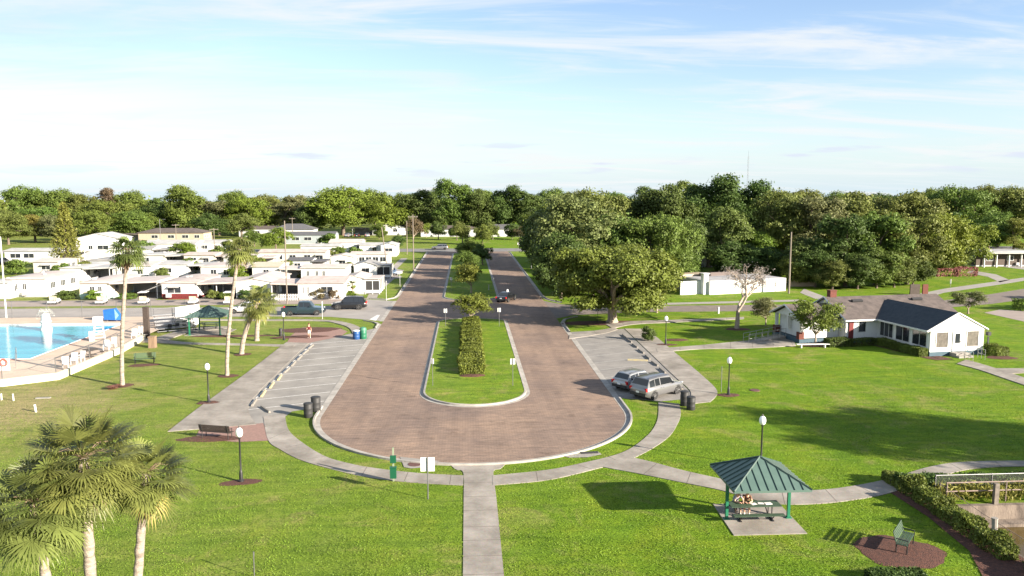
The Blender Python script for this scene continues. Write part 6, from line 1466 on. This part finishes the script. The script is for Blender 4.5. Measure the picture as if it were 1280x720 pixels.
# ================================================================== people
def person(label, loc, rz, pose, shirt, bottom, shoe, hair_long=True, lean=.0, shorts=True):
    """one skinned body; z up, faces -Y; materials by height and limb"""
    t = thing('person', label, 'person', loc, rz)
    J = {}; E = []; Rr = {}
    def j(n_, p, r): J[n_] = Vector(p); Rr[n_] = r
    if pose == 'sit':
        hz = .52; k = lean
        j('pel', (0, .05, hz), .15); j('wst', (0, .03-k*.12, hz+.20), .125); j('chs', (0, -k*.28, hz+.40), .145); j('nck', (0, -k*.42, hz+.56), .052); j('hd0', (0, -k*.50-.01, hz+.63), .07); j('hd1', (0, -k*.60-.02, hz+.73), .098); j('hd2', (0, -k*.64-.01, hz+.81), .085)
        for s, n_ in ((-1, 'l'), (1, 'r')):
            j(n_+'hp', (s*.09, .0, hz-.02), .095); j(n_+'kn', (s*.12, -.40, hz-.01), .065); j(n_+'an', (s*.12, -.36, .10), .042); j(n_+'to', (s*.13, -.52, .045), .035)
            j(n_+'sh', (s*.17, -k*.34, hz+.49), .058); j(n_+'el', (s*.23, -k*.4-.16, hz+.27), .042); j(n_+'wr', (s*.10, -k*.4-.38, hz+.31), .030); j(n_+'pm', (s*.07, -k*.4-.45, hz+.31), .032)
    else:
        hz = .92
        j('pel', (0, .0, hz), .14); j('wst', (0, 0, hz+.16), .115); j('chs', (0, .01, hz+.36), .145); j('nck', (0, .01, hz+.54), .052); j('hd0', (0, -.01, hz+.61), .07); j('hd1', (0, -.02, hz+.70), .098); j('hd2', (0, -.01, hz+.79), .085)
        for s, n_ in ((-1, 'l'), (1, 'r')):
            j(n_+'hp', (s*.09, 0, hz-.06), .09); j(n_+'kn', (s*.09, -.10 if s > 0 else .04, .49), .060); j(n_+'an', (s*.09, -.16 if s > 0 else .26, .09 if s > 0 else .13), .040); j(n_+'to', (s*.10, -.32 if s > 0 else .12, .045), .034)
            j(n_+'sh', (s*.18, .01, hz+.47), .056); j(n_+'el', (s*.24, .08*s, hz+.20), .040); j(n_+'wr', (s*.25, -.06+.16*s*-1, hz-.02), .029); j(n_+'pm', (s*.25, -.09+.2*s*-1, hz-.09), .032)
    E = [('pel', 'wst'), ('wst', 'chs'), ('chs', 'nck'), ('nck', 'hd0'), ('hd0', 'hd1'), ('hd1', 'hd2')]
    for n_ in 'lr': E += [('pel', n_+'hp'), (n_+'hp', n_+'kn'), (n_+'kn', n_+'an'), (n_+'an', n_+'to'), ('chs', n_+'sh'), (n_+'sh', n_+'el'), (n_+'el', n_+'wr'), (n_+'wr', n_+'pm')]
    names = list(J); me = bpy.data.meshes.new('person'); me.from_pydata([J[n_] for n_ in names], [(names.index(a), names.index(b)) for a, b in E], [])
    o = bpy.data.objects.new('body', me); C.objects.link(o)
    o.modifiers.new('skin', 'SKIN'); o.modifiers.new('sub', 'SUBSURF').levels = 2
    sk = me.skin_vertices[0].data
    for i, n_ in enumerate(names): sk[i].radius = (Rr[n_], Rr[n_]); sk[i].use_root = (i == 0)
    dg = bpy.context.evaluated_depsgraph_get(); dg.update()
    m2 = bpy.data.meshes.new_from_object(o.evaluated_get(dg)); bpy.data.objects.remove(o); bpy.data.meshes.remove(me)
    # fingers, nose, ears join the same body mesh
    bm = bmesh.new(); bm.from_mesh(m2); ex = MB()
    for n_ in 'lr':
        p, w_ = J[n_+'pm'], J[n_+'wr']; d = (p-w_).normalized(); sd = d.cross(Vector((1, 0, 0) if abs(d.x) < .8 else (0, 1, 0))).normalized() if pose != 'sit' else d.cross(Vector((0, 0, 1))).normalized()
        dn = d.cross(sd)*(1 if pose == 'sit' else .4)
        if dn.z > 0 and pose == 'sit': dn = -dn
        for q, ln in ((-1.5, .07), (-.5, .085), (.5, .08), (1.5, .06)):
            b = p+sd*q*.018; ex.tube([b-d*.01, b+d*ln*.55, b+d*ln*.9+dn*ln*.3], [.010, .009, .007], n=6)
        b = w_.lerp(p, .5)+sd*.028; ex.tube([b, b+sd*.03+d*.02, b+sd*.035+d*.055], [.011, .010, .008], n=6)
    hd = J['hd1']; f = Vector((0, -1, -.15 if pose != 'sit' else -.5*lean-.1)).normalized()
    ex.tube([hd+f*.085+Vector((0, 0, .02)), hd+f*.115-Vector((0, 0, .02))], [.010, .016], n=6)
    for s in (-1, 1): ex.lathe([(.02, -.01), (.026, 0), (.015, .012)], tuple(hd+Vector((s*.098, .01, 0))), 8)
    t2 = bpy.data.meshes.new('x'); t2.from_pydata(ex.v, [], ex.f); bm.from_mesh(t2)
    for m_ in (skin, shirt, bottom, shoe): m2.materials.append(m_)
    bm.faces.ensure_lookup_table()
    def near(p, a, b):
        ab = b-a; u = max(0, min(1, (p-a).dot(ab)/ab.length_squared)); return (p-(a+ab*u)).length, u
    for fc in bm.faces:
        p = fc.calc_center_median(); best = min(((near(p, J[a], J[b])[0]-Rr[a]*.5, a, b, near(p, J[a], J[b])[1]) for a, b in E), key=lambda q: q[0])
        a, b, u = best[1], best[2], best[3]; mi = 0
        if b in ('wst', 'chs') or (a == 'chs' and b != 'nck') or (a == 'chs' and u < .45) or (b[1:] == 'el' and u < .55): mi = 1
        if a == 'pel' and b != 'wst' or (a == 'pel' and u < .35) or (b[1:] == 'kn' and (u < .72 if shorts else True)) or (not shorts and b[1:] == 'an' and u < .9): mi = 2
        if b[1:] == 'to' or (b[1:] == 'an' and u > .93): mi = 3
        fc.material_index = mi; fc.smooth = True
    bm.to_mesh(m2); bm.free(); bo = bpy.data.objects.new('body', m2); C.objects.link(bo); bo.parent = t
    ey = MB(); up = Vector((0, 0, 1)); lat = Vector((1, 0, 0)); fu = f.cross(lat)
    for s in (-1, 1): ey.lathe([(.002, -.012), (.011, 0), (.002, .012)], tuple(hd+f*.088+lat*s*.034+Vector((0, 0, .03))), 8)
    ey.build('eye', dark, t); MB().box(tuple(hd+f*.090-Vector((0, 0, .042))), (.045, .012, .010)).build('mouth', maroon, t)
    hr = MB(); hc_ = J['hd2']+Vector((0, .015, -.02))
    hr.lathe([(.02, .115), (.065, .105), (.10, .06), (.112, 0), (.108, -.05)], tuple(hc_), 14)
    if hair_long: hr.tube([hc_+Vector((0, .06, .0)), hc_+Vector((0, .11, -.12)), J['chs']+Vector((0, .14, .02))], [.085, .075, .03], n=8)
    hr.build('hair', hairm, t, smooth=True)
    return t
greyshirt = M('pale_lilac_shirt', (.30, .29, .33), rough=.85); darkshirt = M('tan_top', (.15, .085, .055), rough=.85); redshirt = M('dark_red_shirt', (.09, .012, .015), rough=.85); shortsw = M('white_shorts', (.45, .44, .43), rough=.85); jean = M('dark_denim', (.04, .05, .09), rough=.9); purple = M('purple_shorts', (.10, .07, .22), rough=.9); shoew = M('white_shoes', (.6, .6, .6), rough=.7)
person('person in a pale lilac shirt bent over papers at the picnic table', (13.80, 38.98, .04), R(8), 'sit', greyshirt, purple, shoew, lean=.75)
person('person in a tan top leaning over the table right of the lilac shirt', (14.40, 38.98, .04), R(-14), 'sit', darkshirt, jean, shoew, lean=.85)
person('person in a dark red shirt and white shorts walking by the left parking court', (*P(386.5, 423.5), .04), R(200), 'walk', redshirt, shortsw, shoew, hair_long=False)
# ================================================================== pool furniture and fence
def chainlink_mat():
    m, N, L, b = node_mat('chain_link'); tc = N.new('ShaderNodeTexCoord'); b.inputs['Base Color'].default_value = (.30, .30, .30, 1); b.inputs['Metallic'].default_value = .6; b.inputs['Roughness'].default_value = .5
    tr = N.new('ShaderNodeBsdfTransparent'); mx = N.new('ShaderNodeMixShader'); mx.inputs[0].default_value = .10
    L.new(tr.outputs[0], mx.inputs[1]); L.new(b.outputs[0], mx.inputs[2]); L.new(mx.outputs[0], N['Material Output'].inputs['Surface']); return m
linkm = chainlink_mat()
def chain_fence(pts, h, label, z=0.0, every=3.0, r=.03, midrail=False, mat=steel):
    t = thing('chain_link_fence', label, 'fence', (*pts[0], z)); o0 = Vector(pts[0]); mesh = MB(); rl = MB()
    for a, b in zip(pts[:-1], pts[1:]):
        a, b = Vector(a)-o0, Vector(b)-o0; n = max(1, round((b-a).length/every))
        rl.tube([(*a, h), (*b, h)], r*.8, n=6)
        if midrail: rl.tube([(*a, h*.5), (*b, h*.5)], r*.7, n=6)
        mesh.quad((*a, .05), (*b, .05), (*b, h-.02), (*a, h-.02))
        for i in range(n+1):
            if i == 0 and a.length > .01: continue
            q = a.lerp(b, i/n); MB().tube([(0, 0, 0), (0, 0, h+.05)], r, n=7).build('post', mat, t, loc=(*q, 0))
    rl.build('rail', mat, t); mesh.build('mesh_panel', linkm, t)
chain_fence([(-94, 69.7), (-40.1, 69.7), (-36.75, 72.0), (-36.4, 84), (-36.9, 91.2)], 1.5, 'chain link fence along the near and right edge of the pool terrace', z=DZ, every=5.2, r=.035)
chain_fence([(-94, 105.4), (-36.9, 105.6)], 2.2, 'chain link fence behind the far side of the pool', z=DZ, every=4.3, r=.035)
chain_fence([(25.6, 40.75), (45, 41.0)], 1.15, 'galvanised chain link fence behind the canal wall', every=3.2, r=.035)
chain_fence([(25.35, 39.9), (25.05, 36), (25.0, 28)], 1.0, 'thin wire fence on the left bank of the canal', every=3.5, r=.018, mat=rustpipe)
def canal_rail():
    t = thing('pipe_railing', 'rusty pipe railing with two rails over the canal wall', 'railing', (25.6, 39.75)); r_ = MB()
    for z in (.62, 1.1): r_.tube([(0, 0, z), (18, .2, z)], .035, n=7)
    r_.build('rail', rustpipe, t)
    for i in range(6): MB().tube([(.05+i*3.3, .02, 0), (.05+i*3.3, .02, 1.1)], .035, n=7).build('post', rustpipe, t)
    MB().box((2.55, -.33, .15), (.24, .2, 2.0)).build('timber_post', M('grey_timber', (.17, .145, .12), (.11, .095, .08), scale=5, rough=.9), t)
canal_rail()
def lounger(x, y, rz, label):
    t = thing('pool_chair', label, 'pool chair', (x, y, DZ), rz, 'white chairs on the pool deck')
    MB().box((0, 0, .40), (.55, .55, .05)).build('seat', white, t); MB().box((0, .30, .72), (.55, .05, .62), rx=R(-14)).build('backrest', white, t)
    for a in (-.24, .24):
        MB().box((a, 0, .60), (.05, .55, .04)).build('armrest', white, t)
        for b in (-.24, .24): MB().box((a, b, .30), (.05, .05, .60)).build('leg', white, t)
q = lambda px, py: P(px, py, DZ)
for px, py, rz, lab in ((82, 460, .4, 'white pool chair nearest the terrace corner, beside the deck fence'), (93, 455, .2, 'white pool chair just behind the corner one'), (101, 452, -.3, 'white pool chair next to the dark round table'), (133, 438, .3, 'white pool chair beyond the dark round table'), (142, 434, .1, 'white pool chair last along the deck fence'), (168, 423, .2, 'white pool chair by the first gate post'), (174, 420, -.2, 'white pool chair by the second gate post')): lounger(*q(px, py), rz, lab)
def round_table(px, py, label, mat):
    t = thing('patio_table', label, 'table', (*q(px, py), DZ)); MB().lathe([(.75, .70), (.75, .74)], n=20).build('table_top', mat, t)
    MB().tube([(0, 0, 0), (0, 0, .70)], .05).lathe([(.35, 0), (.30, .06)]).build('leg', mat, t)
    for i in range(4): a = i*1.571+.5; MB().box((math.cos(a)*1.05, math.sin(a)*1.05, .42), (.7, .35, .05), rz=a+1.571).tube([(math.cos(a)*1.05, math.sin(a)*1.05, .42), (0, 0, .2)], .03, n=5).tube([(math.cos(a)*1.05, math.sin(a)*1.05, 0), (math.cos(a)*1.05, math.sin(a)*1.05, .42)], .03, n=5).build('seat', mat, t)
round_table(113, 446, 'dark round patio table with four fixed seats on the pool deck', darkwood)
def guard_chair(px, py, label, h=2.0, z=DZ):
    t = thing('lifeguard_chair', label, 'lifeguard chair', (*q(px, py), z), .5); 
    for x in (-.55, .55):
        for y in (-.5, .5): MB().tube([(x, y, 0), (x*.7, y*.6, h)], .06, n=4).build('leg', white, t)
    MB().box((0, 0, h), (1.0, .8, .08)).build('seat', white, t); MB().box((0, .36, h+.4), (1.0, .07, .75)).build('backrest', white, t)
    s = MB(); [s.box((0, -.5+.05*i, .3+.36*i), (1.0, .1, .06)) for i in range(5)]; s.build('step', white, t)
    MB().box((-.75, -.1, .5), (.5, .8, 1.0)).build('locker', white, t)
guard_chair(124, 424.5, 'white lifeguard chair at the right edge of the pool', 1.75)
def spray():
    t = thing('pool_fountain', 'white play fountain spraying in the far part of the pool', 'fountain', (*P(58, 413, DZ-.12), DZ-.12))
    MB().lathe([(.62, -.1), (.64, .25), (.52, .5), (.50, 1.4), (.46, 1.9), (.2, 2.05)], n=20).build('column', white, t, smooth=True)
    MB().lathe([(.60, 1.0), (.64, 1.08), (.54, 1.2)], n=20).build('rim', white, t, smooth=True)
    rg = np.random.default_rng(8); n = 700; a = rg.uniform(0, 6.28, n); s = rg.uniform(0, 1, n); r_ = .1+.9*s; z = 2.0+1.8*s-2.2*s*s+rg.normal(0, .12, n)
    me = leaf_mesh('water_jet', np.stack([r_*np.cos(a), r_*np.sin(a), z], 1), rg.normal(size=(n, 3)), rg.uniform(.02, .06, n), np.full(n, .5), leafmat('water_spray', (.5, .5, .46), var=.1), 3)
    o = bpy.data.objects.new('water_jet', me); C.objects.link(o); o.parent = t; o['kind'] = 'stuff'
spray()
def blue_cover():
    t = thing('covered_lift', 'bright blue tarpaulin draped over equipment at the far pool edge', 'covered equipment', (*P(141, 401, DZ), DZ), .1)
    bl = M('blue_tarpaulin', (.015, .10, .36), (.012, .08, .28), scale=2, rough=.5, bump=.4, bscale=4)
    MB().add([(-1.0, -.7, .35), (.6, -.8, .25), (1.5, -.6, .2), (1.5, .6, .2), (.6, .8, .25), (-1.0, .7, .35), (-1.15, -.45, 2.0), (.45, -.5, 2.2), (1.0, -.3, 1.0), (1.0, .3, 1.0), (.45, .5, 2.2), (-1.15, .45, 2.0)], [(0, 1, 7, 6), (1, 2, 8, 7), (2, 3, 9, 8), (3, 4, 10, 9), (4, 5, 11, 10), (5, 0, 6, 11), (6, 7, 10, 11), (7, 8, 9, 10), (5, 4, 3, 2, 1, 0)]).build('cover', bl, t)
    MB().box((-.6, 0, .18), (.2, .9, .36)).box((.7, 0, .13), (.2, .9, .26)).build('foot', alum, t); t.scale = (.85, .85, .72)
blue_cover()
def life_ring():
    t = thing('life_ring_stand', 'white stand with a red life ring at the near pool edge', 'life ring', (*q(6, 463), DZ)); MB().box((0, 0, .55), (.9, .1, 1.1)).build('board', white, t)
    mb = MB(); mb.tube([(.3*math.cos(a), -.1, .75+.3*math.sin(a)) for a in [i*math.pi/8 for i in range(17)]], .07, n=6); mb.build('ring', M('red_ring', (.6, .08, .05)), t)
life_ring()
# ladder at the near corner
rail(lin((*q(20, 460), DZ), (*q(21, 449), DZ), 1), h=1.2, label='slim steel ladder rail at the near pool edge', r=.03)
# gate pillars, bleachers, white panel near the pool gate
tag(MB().box((0, 0, 1.75), (.55, .5, 3.5)).box((0, 0, 3.52), (.62, .56, .1)).build('timber_pillar', darkwood, loc=(*P(184, 422), 0)), 'tall dark timber pillar at the pool gate', 'pillar')
tag(MB().box((0, 0, .02), (.74, .74, .04)).box((0, 0, .6), (.66, .66, 1.12)).box((0, 0, 1.2), (.74, .74, .1)).build('litter_bin', wood, loc=(*P(191, 434.5), 0)), 'short square brown litter bin at the path before the pool gate', 'litter bin')
def bleachers():
    a = P(205, 416); t = thing('bleacher', 'grey tiered metal bleachers beside the pool gate', 'bleachers', (a[0]+1.2, a[1]+1.0), .5)
    for i in range(5): MB().box((0, i*.75, .45+i*.32), (4.6, .35, .06)).box((0, i*.75-.35, .2+i*.32), (4.6, .3, .05)).build('seat', alum, t)
    for x in (-2.1, 0, 2.1):
        f = MB(); f.tube([(x, -.3, .1), (x, 3.1, 1.65)], .04, n=5); f.tube([(x, 3.1, 0), (x, 3.1, 2.5)], .04, n=5); f.tube([(x, 1.5, 0), (x, 1.5, 1.0)], .04, n=5); f.tube([(x, -.3, 0), (x, 3.1, 0)], .04, n=5); f.build('frame', steel, t)
    MB().tube([(-2.2, 3.15, 2.5), (2.2, 3.15, 2.5)], .04, n=5).build('rail', steel, t)
bleachers()
def lean_panel():
    t = thing('display_wall', 'white free-standing panel wall between bleachers and far green shelter', 'panel wall', (*P(235, 408), 0), R(55))
    MB().box((0, 0, 1.35), (3.4, .15, 2.5)).build('panel', white, t)
    for x in (-1.5, 1.5): MB().box((x, .12, 1.3), (.12, .12, 2.6)).build('post', steel, t)
lean_panel()
for i, (px, py, lab) in enumerate(((212, 415, 'dark folding chair left of the bleachers'), (222, 413.5, 'dark folding chair before the middle of the bleachers'), (231, 411, 'dark folding chair right of the bleachers'))):
    t = thing('folding_chair', lab, 'chair', P(px, py), .3*i, 'dark chairs by the bleachers'); MB().box((0, 0, .45), (.45, .42, .04)).build('seat', binblack, t); MB().box((0, .2, .72), (.45, .04, .40)).build('backrest', binblack, t)
    for x in (-.2, .2): MB().tube([(x, -.18, 0), (x, .2, .9)], .02, n=5).tube([(x, .2, 0), (x, -.18, .45)], .02, n=5).build('leg', black, t)
for i, (px, py, lab) in enumerate(((156, 441, 'left'), (182.5, 424, 'right'))): pass
# small plants along the mobile homes
for px, py, h, r, kind, lab in ((118, 374.5, 1.6, 1.2, 'bright', 'round bright bush before the mint and cream mobile home'), (82, 374, 1.5, 1.6, 'dark', 'dark bush in the gap left of the mint and cream home'), (160, 374, 1.1, 1.5, 'mid', 'bush below the open carport roof'), (266, 373.5, 1.5, 1.0, 'olive', 'olive bush right of the maroon skirted home'), (281, 373.5, 1.2, 1.0, 'mid', 'low bush left of the second tall palm trunk'), (309, 373, 1.6, 1.5, 'dark', 'dark shrub before the home behind the short palms'), (329, 373.5, 1.6, 1.3, 'bright', 'bright shrub left of the picket carport'), (398, 374.2, 1.9, 1.1, 'brown', 'reddish shrub before the left wall of the home with blinds'), (418, 374.2, 1.8, 1.1, 'brown', 'reddish shrub before the window of the home with blinds'), (436, 371.5, 1.0, 1.7, 'bright', 'bright low shrub before the corner mobile home'), (417, 326, 2.6, 1.8, 'olive', 'olive shrub between the third row roofs')):
    tree('bush', P(px, py), h, r, lab, cat='shrub', name='shrub', kind=kind)
for px, py, h, r, kind, lab in ((76, 345, 2.6, 1.8, 'mid', 'shrub tree beside the blue grey van'), (148, 343, 3.0, 2.0, 'mid', 'shrub tree right of the dark screened porch home'), (203, 350, 2.4, 1.6, 'olive', 'shrub left of the maroon roofed home'), (298, 351, 3.0, 2.0, 'bright', 'bright shrub tree behind the second tall palm trunk'), (355, 344, 3.2, 1.8, 'mid', 'shrub tree at the tall slender pole'), (383, 349, 2.2, 1.6, 'olive', 'olive shrub left of the home with three shutters'), (437, 343, 2.6, 1.5, 'mid', 'shrub between the corner mobile home and its rear neighbour'), (20, 343, 3.2, 2.4, 'mid', 'shrub tree behind the wide bright mobile home'), (150, 322, 4.5, 2.4, 'bright', 'yard tree right of the tall two-storey white house'), (290, 322, 4.5, 2.6, 'mid', 'yard tree right of the dark banded cottage'), (410, 309, 4.5, 2.8, 'mid', 'yard tree behind the single windowed gabled home'), (106, 347, 3.4, 1.8, 'olive', 'olive yard tree behind the mint and cream mobile home'), (240, 344, 3.6, 2.0, 'mid', 'yard tree behind the roof of the maroon skirted home'), (272, 330, 4.2, 2.2, 'olive', 'olive yard tree before the dark banded cottage'), (322, 340, 3.6, 2.0, 'mid', 'yard tree left of the cream roofed home'), (185, 322, 4.6, 2.4, 'mid', 'yard tree between the pale ridged and the wide gabled cottages'), (445, 325, 3.4, 2.0, 'mid', 'yard tree left of the long glazed third row home')):
    tree('bush', P(px, py), h, r, lab, cat='shrub', name='shrub', kind=kind)
conifer_small = tree('willowy', P(317, 372), 3.6, 1.1, 'small upright young conifer before the home behind the short palms', kind='mid', name='young_conifer')
palm(P(431, 371), (*P(431, 371), 2.2), 'small potted palm at the left of the screened corner porch', r=.09, Lp=.5, Lf=.6, n=12, dead=4, seed=21, nseg=12, wseg=.05)
palm(P(441, 371), (*P(441, 371), 2.1), 'small potted palm at the right of the screened corner porch', r=.09, Lp=.5, Lf=.6, n=12, dead=4, seed=22, nseg=12, wseg=.05)
# picket rail on the carport beside the home with blinds
pk = MB(); x_, y_ = P(358, 375.5)
for i in range(14): pk.box((-1.7+i*.26, 0, .5), (.12, .04, 1.0))
pk.box((0, .04, .3), (3.6, .05, .08)).box((0, .04, .8), (3.6, .05, .08)); tag(pk.build('picket_fence', white, loc=(x_, y_, 0)), 'white picket fence before the carport of the home with blinds', 'fence')

# ================================================================== grass blades on the near lawns (uncountable: one object)
def in_poly(x, y, poly):
    r = np.zeros(len(x), bool); n = len(poly)
    for i in range(n):
        (x0, y0), (x1, y1) = poly[i], poly[i-1]
        c = (y0 > y) != (y1 > y)
        if c.any(): r ^= c & (x < (x1-x0)*(y-y0)/((y1-y0) or 1e-9)+x0)
    return r
def grass_blades():
    rg = np.random.default_rng(99); n = 480000
    u = rg.uniform(0, 1, n); y = 31+44*u**1.5; x = rg.uniform(-1, 1, n)*(y*.74+3)+y*.05
    keep = ~((np.hypot(x-CX, y-YC) < RAD+.62) | ((x > XL-.6) & (x < XR+.6) & (y > YC)))
    for p in EXCL+[lotL, lotR, [(22.0, 30.0), (22.0, 31), (23.2, 34), (23.55, 38), (23.3, 43), (60, 43.5), (60, 30)], [(12.7, 36.2), (16.6, 36.2), (16.7, 40.3), (12.9, 40.3)], PP([(243, 536), (331, 527), (338, 552), (262, 552)]), [(-95, 60), (-40, 69.2), (-36, 72), (-35.8, 84), (-36, 95), (-95, 95)], [(46, 74.5), (58, 74.5), (58, 90), (36, 90), (36, 82)], PP([(498, 570), (503, 587), (540, 586), (556, 576)])]:
        keep &= ~in_poly(x, y, p)
    for cx, cy, a, b in ((19.95, 34.15, 1.95, 1.75), (P(910.5, 494)+(.95, .6)), (*P(261, 503.5), .95, .6), (*P(153, 482), .9, .8), (*P(301, 603), 1.2, .5)): keep &= ((x-cx)/a)**2+((y-cy)/b)**2 > 1
    # natural thinning: bare and mown patches
    keep &= rg.uniform(0, 1, n) < .62+.38*np.sin(x*.9+2*np.sin(y*.53))*np.sin(y*.8+1.7*np.sin(x*.41))
    x, y = x[keep], y[keep]; n = len(x); print('grass blades', n)
    nor = rg.normal(size=(n, 3)); nor[:, 2] = np.abs(nor[:, 2])*.9+.25; s = rg.uniform(.018, .042, n)
    tone = np.clip(.5+.22*np.sin(x*1.3+np.sin(y*.9))+rg.normal(0, .22, n), 0, 1)
    me = leaf_mesh('grass', np.stack([x, y, s*.75], 1), nor, s, tone, leafmat('grass_blade', (.112, .176, .015), var=.38, trans=.25), 99, aspect=.45)
    o = bpy.data.objects.new('grass', me); C.objects.link(o); o['kind'] = 'stuff'; tag(o, 'grass blades standing on the near lawns', 'grass')
grass_blades()
